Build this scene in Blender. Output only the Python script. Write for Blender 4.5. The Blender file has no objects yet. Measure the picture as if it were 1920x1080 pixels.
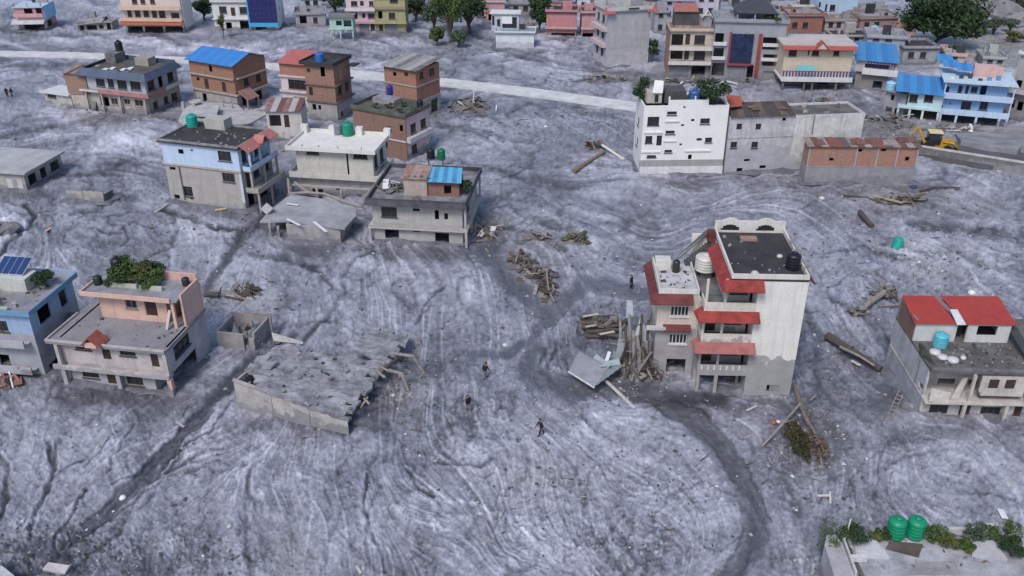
import bpy, math, random
import numpy as np
from mathutils import Vector, Matrix, Euler
random.seed(7); RNG = np.random.default_rng(11)
R = math.radians
sc = bpy.context.scene
col = sc.collection

# ------------------------------------------------------------------ camera, sky, sun, exposure
TILT, FPX, CH = R(28.3), 1700.0, 47.0
ST, CT = math.sin(TILT), math.cos(TILT)
CAM = Vector((0, 0, CH))
cd = bpy.data.cameras.new('camera'); cd.lens = FPX / 1920 * 36; cd.sensor_width = 36; cd.clip_end = 9000; cd.clip_start = 1
cam = bpy.data.objects.new('camera', cd); col.objects.link(cam)
cam.location = CAM; cam.rotation_euler = (R(90) - TILT, 0, 0); sc.camera = cam
w = bpy.data.worlds.new('World'); sc.world = w; w.use_nodes = True
SUN_EL, SUN_AZ = R(52), R(205)          # azimuth clockwise from +Y
sky = w.node_tree.nodes.new('ShaderNodeTexSky'); sky.sky_type = 'NISHITA'; sky.sun_disc = False
sky.sun_elevation = SUN_EL; sky.sun_rotation = SUN_AZ; sky.air_density = 1.0; sky.dust_density = 2.0; sky.ozone_density = 2.5
bgn = w.node_tree.nodes['Background']; bgn.inputs['Strength'].default_value = 0.10
w.node_tree.links.new(sky.outputs[0], bgn.inputs[0])
sl = bpy.data.lights.new('sun', 'SUN'); sl.energy = 1.5; sl.angle = R(18); sl.color = (1, .96, .92)
so = bpy.data.objects.new('sun', sl); col.objects.link(so)
sd = Vector((math.sin(SUN_AZ) * math.cos(SUN_EL), math.cos(SUN_AZ) * math.cos(SUN_EL), math.sin(SUN_EL)))
so.rotation_euler = sd.to_track_quat('Z', 'Y').to_euler(); so.location = (0, 0, 90)
sc.view_settings.view_transform = 'Standard'; sc.view_settings.look = 'None'; sc.view_settings.gamma = 1
sc.view_settings.exposure = 0.68

# ------------------------------------------------------------------ geometry of the site survey
def ray(px, py):
    a = (px - 960) / FPX; b = (540 - py) / FPX
    return Vector((a, CT + b * ST, -ST + b * CT))
def G(px, py, z=0.0):
    d = ray(px, py); return CAM + d * ((z - CH) / d.z)
def zat(base, ytop):
    g = G(*base); k = (540 - ytop) / FPX
    return CH + g.y * (k * CT - ST) / (CT + k * ST)

# ------------------------------------------------------------------ materials
MATS = {}
class NT:
    def __init__(s, name):
        s.m = bpy.data.materials.new(name); s.m.use_nodes = True
        s.t = s.m.node_tree; s.b = s.t.nodes['Principled BSDF']
    def n(s, ty, **kw):
        nd = s.t.nodes.new(ty)
        for k, v in kw.items():
            if k.startswith('_'): setattr(nd, k[1:], v)
            else: s.set(nd, k, v)
        return nd
    def set(s, nd, k, v):
        i = int(k[1:]) if k[0] == 'i' and k[1:].isdigit() else k
        inp = nd.inputs[i]
        if hasattr(v, 'links') or isinstance(v, bpy.types.NodeSocket): s.t.links.new(v, inp)
        else: inp.default_value = v
    def coord(s, kind='Object'): return s.n('ShaderNodeTexCoord').outputs[kind]
    def noise(s, vec, scale, detail=4, rough=.55, sc3=None, dist=0.0):
        if sc3: vec = s.n('ShaderNodeMapping', Vector=vec, Scale=sc3).outputs[0]
        return s.n('ShaderNodeTexNoise', Vector=vec, Scale=scale, Detail=detail, Roughness=rough, Distortion=dist).outputs[0]
    def rng(s, v, a, b, c=0.0, d=1.0): return s.n('ShaderNodeMapRange', i0=v, i1=a, i2=b, i3=c, i4=d).outputs[0]
    def math(s, op, a, b=0.0): return s.n('ShaderNodeMath', _operation=op, i0=a, i1=b).outputs[0]
    def mix(s, f, a, b, mode='MIX'):
        nd = s.t.nodes.new('ShaderNodeMix'); nd.data_type = 'RGBA'; nd.blend_type = mode
        s.set(nd, 'i0', f)
        for i, v in ((6, a), (7, b)):
            if isinstance(v, tuple) and len(v) == 3: v = v + (1,)
            s.set(nd, 'i%d' % i, v)
        return nd.outputs[2]
    def bump(s, h, st, dist=.05):
        s.t.links.new(s.n('ShaderNodeBump', Height=h, Strength=st, Distance=dist).outputs[0], s.b.inputs['Normal'])
    def out(s, c, rough=.8, metal=0.0, spec=.35):
        s.set(s.b, 'Base Color', c + (1,) if isinstance(c, tuple) and len(c) == 3 else c)
        s.set(s.b, 'Roughness', rough); s.set(s.b, 'Metallic', metal); s.set(s.b, 'Specular IOR Level', spec)
        return s.m
MUD = (.215, .21, .225)
def paint(c, mud=None, dirt=.35, rough=.8, mudc=MUD, rag=.8, streak=.5, spec=.3):
    """weathered wall paint; below world height `mud` the flood has left a grey coat with a ragged edge"""
    if mud is None: mud = .8; rag = 1.0
    dirt = dirt * 1.5
    key = ('p', c, mud, dirt, mudc, rag, streak)
    if key in MATS: return MATS[key]
    t = NT('paint'); co = t.coord()
    n1 = t.noise(co, .7, 7, .68); n2 = t.noise(co, 1.0, 6, .68, (2.6, 2.6, .22)); n3 = t.noise(co, 7, 4, .7)
    f1 = t.rng(n1, .38, .66); f2 = t.rng(n2, .50, .74)
    dc = tuple(x * .52 + .02 for x in c)
    a = t.mix(t.math('MULTIPLY', f1, dirt), c, dc)
    a = t.mix(t.math('MULTIPLY', f2, streak * .8), a, tuple(x * .35 + .02 for x in c))
    a = t.mix(t.rng(n3, .35, .75, 0, .32), a, (.1, .095, .09))
    if mud is not None:
        pz = t.n('ShaderNodeSeparateXYZ', i0=t.n('ShaderNodeNewGeometry').outputs['Position']).outputs[2]
        nn = t.noise(co, .55, 5, .65)
        e = t.math('ADD', pz, t.rng(nn, .3, .7, -rag, rag))
        mc = t.mix(t.rng(n1, .3, .7), tuple(x * .72 for x in mudc), tuple(x * 1.2 for x in mudc))
        a = t.mix(t.rng(e, mud - .06, mud + .1, .93, 0), a, mc)
    t.bump(n3, .25, .03)
    MATS[key] = t.out(a, rough, 0, spec); return MATS[key]
def brick(c=(.27, .105, .06), mortar=(.22, .19, .17), mud=None):
    c = (c[0] * 1.1, c[1] * .92, c[2] * .82)
    key = ('b', c, mortar, mud)
    if key in MATS: return MATS[key]
    t = NT('brickwork'); co = t.coord()
    sx = t.n('ShaderNodeSeparateXYZ', i0=co)
    v = t.n('ShaderNodeCombineXYZ', i0=t.math('ADD', sx.outputs[0], sx.outputs[1]), i1=sx.outputs[2]).outputs[0]
    br = t.n('ShaderNodeTexBrick', Vector=v, Color1=c + (1,), Color2=tuple(x * .68 for x in c) + (1,), Mortar=mortar + (1,), Scale=1.0)
    br.inputs['Mortar Size'].default_value = .012; br.inputs['Brick Width'].default_value = .3; br.inputs['Row Height'].default_value = .12
    n1 = t.noise(co, .7, 5, .6); n2 = t.noise(co, 1, 4, .6, (2.2, 2.2, .3))
    a = t.mix(t.rng(n1, .38, .75, 0, .55), br.outputs[0], (.2, .17, .155))
    a = t.mix(t.rng(n2, .55, .8, 0, .6), a, (.06, .045, .04))
    if mud is not None:
        pz = t.n('ShaderNodeSeparateXYZ', i0=t.n('ShaderNodeNewGeometry').outputs['Position']).outputs[2]
        e = t.math('ADD', pz, t.rng(t.noise(co, .6, 5, .65), .3, .7, -.8, .8))
        a = t.mix(t.rng(e, mud - .1, mud + .2, .92, 0), a, t.mix(n1, tuple(x * .7 for x in MUD), tuple(x * 1.2 for x in MUD)))
    t.bump(br.outputs[1], .4, .02)
    MATS[key] = t.out(a, .9, 0, .2); return MATS[key]
def concrete(c=(.2, .2, .205), c2=(.09, .088, .09), s=.6, rough=.85):
    key = ('c', c, c2, s)
    if key in MATS: return MATS[key]
    t = NT('concrete'); co = t.coord()
    n1 = t.noise(co, s, 6, .62); n3 = t.noise(co, 5, 4, .6)
    a = t.mix(t.rng(n1, .36, .68), c, c2)
    a = t.mix(t.rng(n3, .45, .75, 0, .45), a, tuple(x * .5 for x in c2))
    t.bump(n3, .4, .06)
    MATS[key] = t.out(a, rough, 0, .3); return MATS[key]
def sheet(c, c2=None, rough=.45, metal=.0):
    key = ('s', c, c2, rough)
    if key in MATS: return MATS[key]
    t = NT('sheet_metal'); co = t.coord()
    c2 = c2 or tuple(x * .6 + .03 for x in c)
    n1 = t.noise(co, .8, 5, .6); n2 = t.noise(co, 2.5, 4, .6)
    a = t.mix(t.rng(n1, .42, .7, 0, .8), c, c2)
    a = t.mix(t.rng(n2, .58, .75, 0, .5), a, (.17, .16, .165))
    MATS[key] = t.out(a, rough, metal, .4); return MATS[key]
def plain(c, rough=.6, spec=.35, var=.25, s=3.0):
    key = ('q', c, rough, var, s)
    if key in MATS: return MATS[key]
    t = NT('surface'); co = t.coord()
    n1 = t.noise(co, s, 4, .6)
    a = t.mix(t.rng(n1, .35, .7, 0, 1), c, tuple(x * (1 - var) for x in c))
    MATS[key] = t.out(a, rough, 0, spec); return MATS[key]
def foliage(c, c2, s=.8):
    key = ('f', c, c2, s)
    if key in MATS: return MATS[key]
    t = NT('foliage'); n1 = t.noise(t.coord(), s, 3, .6); n2 = t.noise(t.coord(), 9, 2)
    a = t.mix(t.rng(n1, .35, .65), c, c2)
    a = t.mix(t.rng(n2, .4, .7, 0, .5), a, tuple(x * .5 for x in c))
    MATS[key] = t.out(a, .65, 0, .25); return MATS[key]
def glass():
    if 'glass' in MATS: return MATS['glass']
    t = NT('window_glass'); n = t.noise(t.coord(), 1.5, 3)
    MATS['glass'] = t.out(t.mix(n, (.012, .013, .018), (.035, .037, .045)), .22, 0, .5); return MATS['glass']
WOOD = lambda: plain((.145, .112, .09), .85, .2, .5, 4)
DRIFT = lambda: plain((.30, .27, .25), .9, .15, .45, 3)
BARK = lambda: plain((.115, .096, .085), .95, .1, .5, 5)
DOORW = lambda: plain((.06, .04, .033), .7, .25, .4, 3)
WHITEF = lambda: plain((.62, .62, .62), .6, .3, .3)
DARKF = lambda: plain((.085, .078, .072), .7, .3, .4)

# ------------------------------------------------------------------ mesh helpers
class MB:
    def __init__(s): s.v = []; s.f = []
    def add(s, vs, fs):
        k = len(s.v); s.v += [tuple(p) for p in vs]; s.f += [tuple(i + k for i in f) for f in fs]; return s
    def hexa(s, a, b):       # a, b : two quads (4 pts each), a below/behind, b above; a ordered ccw seen from b
        return s.add(list(a) + list(b), [(3, 2, 1, 0), (4, 5, 6, 7), (0, 1, 5, 4), (1, 2, 6, 5), (2, 3, 7, 6), (3, 0, 4, 7)])
    def box(s, x0, y0, z0, x1, y1, z1):
        return s.hexa([(x0, y0, z0), (x1, y0, z0), (x1, y1, z0), (x0, y1, z0)], [(x0, y0, z1), (x1, y0, z1), (x1, y1, z1), (x0, y1, z1)])
    def plate(s, p, th):     # p: 4 points ccw seen from the top side, th: thickness downward along the normal
        p = [Vector(q) for q in p]; n = (p[2] - p[0]).cross(p[3] - p[1]).normalized() * th
        return s.hexa([q - n for q in p], p)
    def poly(s, pts, z0, z1):
        n = len(pts)
        return s.add([(p[0], p[1], z0) for p in pts] + [(p[0], p[1], z1) for p in pts],
                     [tuple(range(n - 1, -1, -1)), tuple(range(n, 2 * n))] + [(i, (i + 1) % n, n + (i + 1) % n, n + i) for i in range(n)])
    def polytilt(s, pts, th):
        n = len(pts); pts = [Vector(p) for p in pts]
        return s.add([p - Vector((0, 0, th)) for p in pts] + pts,
                     [tuple(range(n - 1, -1, -1)), tuple(range(n, 2 * n))] + [(i, (i + 1) % n, n + (i + 1) % n, n + i) for i in range(n)])
    def tube(s, pts, rs, n=7, jit=0.0):
        pts = [Vector(p) for p in pts]; k = len(s.v); m = len(pts)
        for i, p in enumerate(pts):
            d = (pts[min(i + 1, m - 1)] - pts[max(i - 1, 0)]).normalized()
            a = d.orthogonal().normalized() if abs(d.z) > .95 else d.cross(Vector((0, 0, 1))).normalized()
            b = d.cross(a)
            for j in range(n):
                t = 2 * math.pi * j / n; r = rs[i] * (1 + random.uniform(-jit, jit))
                s.v.append(tuple(p + (a * math.cos(t) + b * math.sin(t)) * r))
        for i in range(m - 1):
            for j in range(n):
                a0 = k + i * n + j; a1 = k + i * n + (j + 1) % n
                s.f.append((a0, a0 + n, a1 + n, a1))
        s.f.append(tuple(k + j for j in range(n))); s.f.append(tuple(k + (m - 1) * n + j for j in range(n - 1, -1, -1)))
        return s
    def lathe(s, prof, n=20, c=(0, 0, 0)):
        k = len(s.v)
        for r, z in prof:
            for j in range(n):
                t = 2 * math.pi * j / n; s.v.append((c[0] + r * math.cos(t), c[1] + r * math.sin(t), c[2] + z))
        for i in range(len(prof) - 1):
            for j in range(n):
                a = k + i * n + j; b = k + i * n + (j + 1) % n
                s.f.append((a, b, b + n, a + n))
        s.f.append(tuple(k + j for j in range(n - 1, -1, -1))); q = k + (len(prof) - 1) * n
        s.f.append(tuple(q + j for j in range(n)))
        return s
    def mesh(s, name, m, smooth=False):
        me = bpy.data.meshes.new(name); me.from_pydata(s.v, [], s.f); me.update()
        if m: me.materials.append(m)
        if smooth: me.polygons.foreach_set('use_smooth', [True] * len(me.polygons))
        return me
    def build(s, name, m, parent=None, smooth=False, **tags):
        return link(name, s.mesh(name, m, smooth), parent, **tags)
def link(name, me, parent=None, loc=None, rot=None, **tags):
    o = bpy.data.objects.new(name, me); col.objects.link(o)
    if parent: o.parent = parent
    if loc is not None: o.location = loc
    if rot is not None: o.rotation_euler = rot
    for k, v in tags.items():
        if v: o[k] = v
    return o
def thing(name, label, cat, loc=(0, 0, 0), rot=(0, 0, 0), group=None):
    return link(name, None, None, loc, rot, label=label, category=cat, group=group)

# ------------------------------------------------------------------ the mud plain
NX, NY = 1180, 800
DEP = np.linspace(R(54), R(6.6), NY); GY = CH / np.tan(DEP)
GU = np.linspace(-1.22, 1.22, NX)
GHW = (GY * CT + CH * ST) * 960 / FPX
PX = 960 + GU * 960
PY = 540 + FPX * np.tan(DEP - TILT)
def boxblur(a, r):
    if r < 1: return a
    for ax in (0, 1):
        p = np.pad(a, [(r + 1, r) if i == ax else (0, 0) for i in (0, 1)], mode='edge').cumsum(ax)
        n = a.shape[ax]
        a = (np.take(p, range(2 * r + 1, 2 * r + 1 + n), ax) - np.take(p, range(0, n), ax)) / (2 * r + 1)
    return a
def blur(a, r): return boxblur(boxblur(a, r), r)
# row coordinate proportional to true ground distance per screen-independent step, so that patches keep their real proportions with distance
ROWW = np.concatenate([[0], np.cumsum(math.sin(R(42)) / np.sin(DEP))])[:NY]
def upsample(g, y, nx):
    h, w_ = g.shape
    y = np.clip(y, 0, h - 1.001); x = np.linspace(0, w_ - 1.001, nx)
    yi = y.astype(int); xi = x.astype(int); fy = y - yi; fx = x - xi
    fy = (fy * fy * (3 - 2 * fy))[:, None]; fx = (fx * fx * (3 - 2 * fx))[None]
    a = g[yi][:, xi]; b = g[yi][:, xi + 1]; c = g[yi + 1][:, xi]; d = g[yi + 1][:, xi + 1]
    return (a * (1 - fx) + b * fx) * (1 - fy) + (c * (1 - fx) + d * fx) * fy
def vnoise(cell, octv=4, fall=.5):
    o = np.zeros((NY, NX)); a = 1
    for k in range(octv):
        c = max(cell / 2 ** k, 1.5)
        o += a * upsample(RNG.random((int(ROWW[-1] / c) + 3, int(NX / c) + 3)) - .5, ROWW / c, NX); a *= fall
    return o / o.std()
def norm(a): return (a - a.mean()) / a.std()
# dark rills / gullies and pale ridges, surveyed as polylines: (points, half width px, depth)
DARK = [
 ([(545,630),(470,685),(420,730),(383,762),(347,807),(293,867),(233,927),(173,990),(117,1033),(60,1075),(0,1110)], 11, .8),
 ([(440,745),(400,800),(330,850),(250,945),(205,975)], 2.5, .6), ([(300,850),(262,880),(215,905)], 2.5, .5), ([(345,840),(300,905),(262,960)], 2, .5), ([(230,990),(170,1040),(140,1075)], 3, .6), ([(255,790),(225,830),(205,880)], 2, .4), ([(205,800),(190,850),(160,880)], 2, .35),
 ([(395,770),(352,818),(310,870),(255,925),(190,985),(130,1035)], 3, .6),
 ([(372,760),(335,805),(282,862),(220,922),(160,985)], 3, .6),
 ([(97,827),(93,900),(67,970),(63,1013)], 4, .85), ([(160,917),(140,967),(103,1017)], 3.5, .7),
 ([(0,850),(20,883),(13,940),(2,973),(-20,1000)], 4, .75), ([(420,840),(393,847),(350,867),(300,890)], 3, .6),
 ([(117,827),(103,853),(98,880)], 3, .6), ([(160,862),(117,877),(95,900)], 2.5, .5),
 ([(683,890),(687,940),(690,987),(707,1033),(722,1070)], 3, .75),
 ([(767,880),(780,910),(813,933)], 3, .6), ([(820,863),(857,870),(900,873),(923,863)], 4, .6),
 ([(45,388),(65,398),(52,420),(25,443),(5,475),(-20,500)], 4, .8),
 ([(300,388),(350,405),(378,420),(400,432),(437,437),(465,428)], 4, .8),
 ([(505,395),(480,420),(450,450),(425,480),(405,515),(390,545)], 11, .8),
 ([(335,440),(307,462),(275,480)], 3, .6), ([(225,418),(238,445),(232,456)], 3, .5),
 ([(170,422),(190,427),(225,435)], 2.5, .5),
 ([(470,475),(540,487),(600,510),(638,545),(612,600),(565,640)], 5, .6), ([(700,470),(660,500),(640,560)], 4, .5),
 ([(775,612),(800,575),(835,540)], 3, .45), ([(910,470),(920,490),(938,509),(985,551),(1027,590)], 18, .5),
 ([(1027,590),(1060,560),(1096,534),(1138,532),(1215,540)], 17, .45), ([(1010,610),(993,634),(952,657),(880,664)], 11, .45),
 ([(1005,655),(990,690),(1015,718),(1068,728),(1150,735),(1230,745),(1290,775),(1337,822),(1380,878),(1405,927),(1420,975),(1412,1025),(1388,1062),(1340,1095)], 22, .52),
 ([(1020,650),(1008,690),(1030,712)], 3, .35), ([(1040,655),(1026,688),(1050,705)], 3, .3),
 ([(1245,735),(1310,775),(1360,822),(1402,880),(1426,930),(1440,985)], 2.5, .45), ([(1395,960),(1392,1010),(1360,1060)], 3, .3),
 ([(1225,762),(1300,800),(1345,850),(1378,905)], 3, .3),
 ([(1160,735),(1230,752),(1310,752),(1350,745)], 14, .5),
 ([(0,55),(120,66),(240,70),(360,72)], 5, .35), ([(0,118),(120,122),(260,128)], 6, .45),
 ([(560,92),(640,100),(760,112),(860,135)], 5, .4), ([(880,60),(960,100),(1080,125),(1200,135)], 6, .4),
 ([(1700,420),(1800,430),(1920,450)], 7, .45), ([(1780,470),(1850,500),(1920,512)], 8, .4),
 ([(1560,560),(1620,600),(1680,660)], 7, .35), ([(1500,560),(1540,640),(1530,720)], 8, .3),
 ([(860,300),(960,330),(1080,345),(1180,340)], 6, .35), ([(820,230),(900,245),(1000,262)], 5, .35),
 ([(1040,400),(1110,420),(1180,415)], 6, .35), ([(940,420),(1000,440),(1060,470)], 5, .35),
 ([(140,400),(200,380),(262,368)], 4, .4), ([(0,260),(60,245),(160,230)], 5, .4), ([(130,330),(220,310),(280,290)], 4, .3),
 ([(630,880),(640,960),(600,1060)], 5, .25), ([(470,880),(455,960),(470,1060)], 5, .25),
 ([(1480,900),(1500,960),(1490,1040)], 7, .3), ([(1640,880),(1700,860),(1800,850)], 5, .3),
]
LIGHT = [
 ([(815,934),(880,947),(940,967),(1000,1010),(1045,1060)], 3, .5), ([(893,993),(960,1047),(1000,1085)], 3, .5),
 ([(813,980),(845,1020),(880,1062)], 3, .5), ([(940,957),(985,1000),(1027,1047)], 3, .45), ([(1063,953),(1133,1013),(1170,1060)], 3, .45),
 ([(973,970),(1030,1010),(1090,1037)], 3, .5), ([(1087,797),(1173,873),(1240,927),(1273,985)], 4, .4),
 ([(800,965),(812,1000)], 3, .5), ([(405,770),(378,815),(345,880)], 9, .35), ([(420,800),(395,850),(372,900)], 4, .35),
 ([(480,800),(470,870),(445,930)], 3, .4), ([(510,830),(480,900),(470,950)], 3, .4), ([(450,860),(440,900)], 3, .4),
 ([(560,850),(552,890),(600,905),(640,930)], 3, .35), ([(740,860),(715,900)], 8, .25), ([(860,840),(930,850)], 16, .28), ([(1050,870),(1020,905)], 16, .25),
 ([(1115,780),(1180,790),(1260,830)], 5, .25), ([(1140,850),(1230,870),(1290,900)], 7, .28),
 ([(60,120),(140,150),(230,130)], 9, .35), ([(180,285),(250,265),(290,275)], 18, .35), ([(10,415),(30,430)], 22, .55),
 ([(230,440),(300,420),(360,440)], 10, .25), ([(120,470),(220,480),(300,490)], 10, .25), ([(850,290),(960,270)], 14, .3),
 ([(660,65),(760,80),(860,100),(980,110)], 9, .4), ([(0,80),(180,84),(360,90),(520,100)], 7, .45), ([(960,60),(1060,75)], 20, .3), ([(1030,100),(1045,125)], 5, .5),
 ([(1040,480),(1110,460),(1180,450)], 8, .3), ([(900,540),(860,580),(870,640)], 16, .25), ([(690,500),(760,520),(800,560)], 16, .2),
 ([(1840,480),(1890,530),(1940,580)], 8, .5), ([(1780,360),(1850,350)], 16, .3), ([(1700,500),(1760,540)], 10, .25),
 ([(1560,880),(1640,900),(1690,960)], 10, .2), ([(1860,880),(1900,930)], 10, .25), ([(1010,690),(1000,665)], 4, .3),
 ([(1000,760),(1080,775),(1160,800)], 5, .2), ([(640,800),(600,870)], 10, .15), ([(1420,380),(1300,372)], 14, .2),
 ([(690,150),(760,170),(830,190)], 8, .3), ([(840,225),(960,225),(1100,235)], 9, .3), ([(60,200),(120,225),(170,235)], 10, .3),
]
# wet, dark mud against walls and in hollows: (px, py, rx, ry, amount)
WET = [(1310,755,120,22,.55),(1210,715,70,22,.5),(1500,745,45,45,.35),(1660,740,55,70,.4),(1800,812,150,28,.45),(200,745,200,26,.42),(360,735,70,40,.4),
 (560,800,130,18,.35),(720,770,60,50,.35),(770,700,50,60,.3),(590,470,120,16,.4),(790,480,110,18,.4),(500,400,40,50,.55),(390,398,110,12,.4),
 (905,440,40,40,.45),(1280,338,110,14,.35),(1450,335,90,14,.35),(1610,357,120,12,.35),(70,360,90,12,.35),(230,222,130,12,.4),(420,215,80,12,.35),
 (60,1050,150,50,.6),(230,1068,140,30,.4),(1530,840,70,50,.25),(470,670,60,24,.4),(80,720,100,18,.4),(1570,1030,90,60,.35),(1480,1060,80,40,.3),
 (830,205,90,16,.3),(1180,660,80,60,.4),(1070,650,60,40,.25),(1700,390,140,20,.2),(660,690,120,60,.15),(880,205,70,18,.3),(1600,230,140,30,.35),(1850,230,80,20,.3),(20,180,60,30,.3),
 (60,90,200,10,.2),(300,68,90,8,.35),(480,60,90,8,.3),(700,66,80,8,.35),(1080,72,70,8,.4),(1280,150,120,16,.45),(1200,420,30,60,.2)]
SPECK = [(90,1030,170,60,1.0),(360,1040,150,60,.8),(1080,930,190,90,.45),(1180,1030,200,60,.5),(900,800,160,60,.35),(1750,470,200,110,.6),(1620,900,230,80,.35),(960,220,300,50,.5),(1500,1060,60,40,.7),(60,60,200,30,.25),(1280,900,110,60,.4)]
def polydist(pts, lim):
    """distance (px) from every ground vertex to a polyline, within its neighbourhood only"""
    pts = np.array(pts, float)
    x0, y0 = pts.min(0) - lim; x1, y1 = pts.max(0) + lim
    ci = np.where((PX >= x0) & (PX <= x1))[0]; ri = np.where((PY >= y0) & (PY <= y1))[0]
    if len(ci) < 2 or len(ri) < 2: return None
    cs = slice(ci[0], ci[-1] + 1); rs = slice(ri[0], ri[-1] + 1)
    X, Y = np.meshgrid(PX[cs], PY[rs]); D = np.full(X.shape, 1e9)
    X = X + WOBX[rs, cs]; Y = Y + WOBY[rs, cs]
    for (ax, ay), (bx, by) in zip(pts[:-1], pts[1:]):
        dx, dy = bx - ax, by - ay
        t = np.clip(((X - ax) * dx + (Y - ay) * dy) / (dx * dx + dy * dy + 1e-9), 0, 1)
        D = np.minimum(D, np.hypot(X - ax - t * dx, Y - ay - t * dy))
    return rs, cs, D
WOBX = vnoise(26, 4, .6) * 4; WOBY = vnoise(26, 4, .6) * 3.2
# flow direction: along the surveyed lines, drifting to the general run of the debris flow in between
cx = np.arange(-240, 2170, 30.0); cy = np.arange(-160, 1500, 30.0)
CX, CY = np.meshgrid(cx, cy); VX = np.zeros_like(CX); VY = np.zeros_like(CX); WW = np.zeros_like(CX)
def flow(x, y, dx, dy, rad, wt=1.0):
    global VX, VY, WW
    l = math.hypot(dx, dy) + 1e-6
    g = wt * np.exp(-((CX - x) ** 2 + (CY - y) ** 2) / (rad * rad))
    VX += g * dx / l; VY += g * dy / l; WW += g
for pts, wd, st in DARK + LIGHT:
    for (ax, ay), (bx, by) in zip(pts[:-1], pts[1:]):
        if by < ay and abs(by - ay) > .3 * abs(bx - ax): ax, ay, bx, by = bx, by, ax, ay
        elif bx < ax and abs(by - ay) <= .3 * abs(bx - ax): ax, ay, bx, by = bx, by, ax, ay
        flow((ax + bx) / 2, (ay + by) / 2, bx - ax, by - ay, 60 + wd * 2)
for x, y, dx, dy in [(150,300,1,-.3),(400,480,-.5,1),(560,560,-.2,1),(700,560,1,.4),(840,520,1,.6),(620,720,-.6,1),(500,930,-.2,1),(650,1000,0,1),(800,780,-.2,1),
                     (960,760,.5,1),(1150,950,1,.9),(1300,960,.4,1),(1050,300,1,.15),(1000,200,1,.2),(1150,480,1,-.1),(1600,480,1,.4),(1800,650,.4,1),(1620,830,1,.3),(1750,900,1,.5),(1560,960,-.3,1),
                     (300,110,1,.1),(700,90,1,.15),(1100,100,1,.1),(100,600,-.4,1),(30,950,-.2,1),(260,300,1,-.4),(1650,320,1,.1),(1380,480,1,.1),(960,1050,.6,1),(300,1000,-.8,1)]:
    flow(x, y, dx, dy, 150, .5)
flow(960, 500, 1, .35, 4000, .02)
ang = RNG.normal(size=CX.shape); 
for _ in range(3): ang = (ang + np.roll(ang, 1, 0) + np.roll(ang, -1, 0) + np.roll(ang, 1, 1) + np.roll(ang, -1, 1)) / 5
ang = ang / ang.std() * .22
VX, VY = VX * np.cos(ang) - VY * np.sin(ang), VX * np.sin(ang) + VY * np.cos(ang)
def sample(g, xs, ys, x0, y0, st):
    fx = np.clip((xs - x0) / st, 0, g.shape[1] - 1.001); fy = np.clip((ys - y0) / st, 0, g.shape[0] - 1.001)
    xi = fx.astype(int); yi = fy.astype(int); fx -= xi; fy -= yi
    return (g[yi, xi] * (1 - fx) + g[yi, xi + 1] * fx) * (1 - fy) + (g[yi + 1, xi] * (1 - fx) + g[yi + 1, xi + 1] * fx) * fy
QX, QY = np.meshgrid(PX, PY)
vx = sample(VX, QX, QY, cx[0], cy[0], 30.0); vy = sample(VY, QX, QY, cx[0], cy[0], 30.0)
t_ = vnoise(60, 3) * .20
vx, vy = vx * np.cos(t_) - vy * np.sin(t_), vx * np.sin(t_) + vy * np.cos(t_)
dpx = PX[1] - PX[0]; dpy = np.gradient(PY)[:, None]
ix = vx / dpx; iy = vy / dpy; l = np.hypot(ix, iy) + 1e-9; ix /= l; iy /= l
ix = ix.astype(np.float32); iy = iy.astype(np.float32)
def lic(src, L, step):
    acc = src.copy(); wsum = 1.0
    gx, gy = np.meshgrid(np.arange(NX, dtype=np.float32), np.arange(NY, dtype=np.float32))
    for sgn in (1, -1):
        x = gx.copy(); y = gy.copy()
        for k in range(L):
            xi = np.clip(x, 0, NX - 1).astype(np.int32); yi = np.clip(y, 0, NY - 1).astype(np.int32)
            x += sgn * step * ix[yi, xi]; y += sgn * step * iy[yi, xi]
            xi = np.clip(x + .5, 0, NX - 1).astype(np.int32); yi = np.clip(y + .5, 0, NY - 1).astype(np.int32)
            wt = 1 - k / L; acc += wt * src[yi, xi]; wsum += wt
    return norm(acc / wsum)
wn = RNG.normal(size=(NY, NX)).astype(np.float32)
lf = lic(norm(boxblur(wn, 1)).astype(np.float32), 13, 1.0)
lc = lic(vnoise(4, 1).astype(np.float32), 34, 2.0)
lb = lic(vnoise(18, 1).astype(np.float32), 14, 4.0)
iso = norm(boxblur(RNG.normal(size=(NY, NX)), 1)); cau = vnoise(9, 4, .6); big = vnoise(90, 4); med = vnoise(30, 4); mot = vnoise(16, 5, .72)
# thin pale crests and dark seams where streak noise crosses zero, only in places
def seam(f, wd):   # crisp line of constant width along the zero crossing of f
    gy_, gx_ = np.gradient(f); return np.exp(-(f / (np.hypot(gx_, gy_) + .02) / wd) ** 2)
ld = lic(vnoise(9, 1).astype(np.float32), 34, 3.0)
g1 = np.clip(.25 + .8 * vnoise(55, 3), 0, 1); g2 = np.clip(.1 + .8 * vnoise(70, 3), 0, 1); g3 = np.clip(vnoise(50, 3), 0, 1)
zone = np.exp(-(((QX - 1010) / 330) ** 2 + ((QY - 950) / 150) ** 2) ** 2)
crest = seam(ld, 1.0) * g1 + .8 * seam(lc, .8) * np.clip(.1 + g3 * .8 + .8 * zone, 0, 1)
rill = seam(ld + .9, 1.1) * g2 + .6 * seam(lc + 1.0, .8) * np.clip(vnoise(64, 3) - .1, 0, 1) + seam(vnoise(80, 4, .5) + .2 * lb, 1.3) * np.clip(vnoise(110, 2), 0, 1)
patch = np.clip(.5 + .5 * big, 0, 1.2)
grain = RNG.normal(size=(NY, NX))
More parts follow.
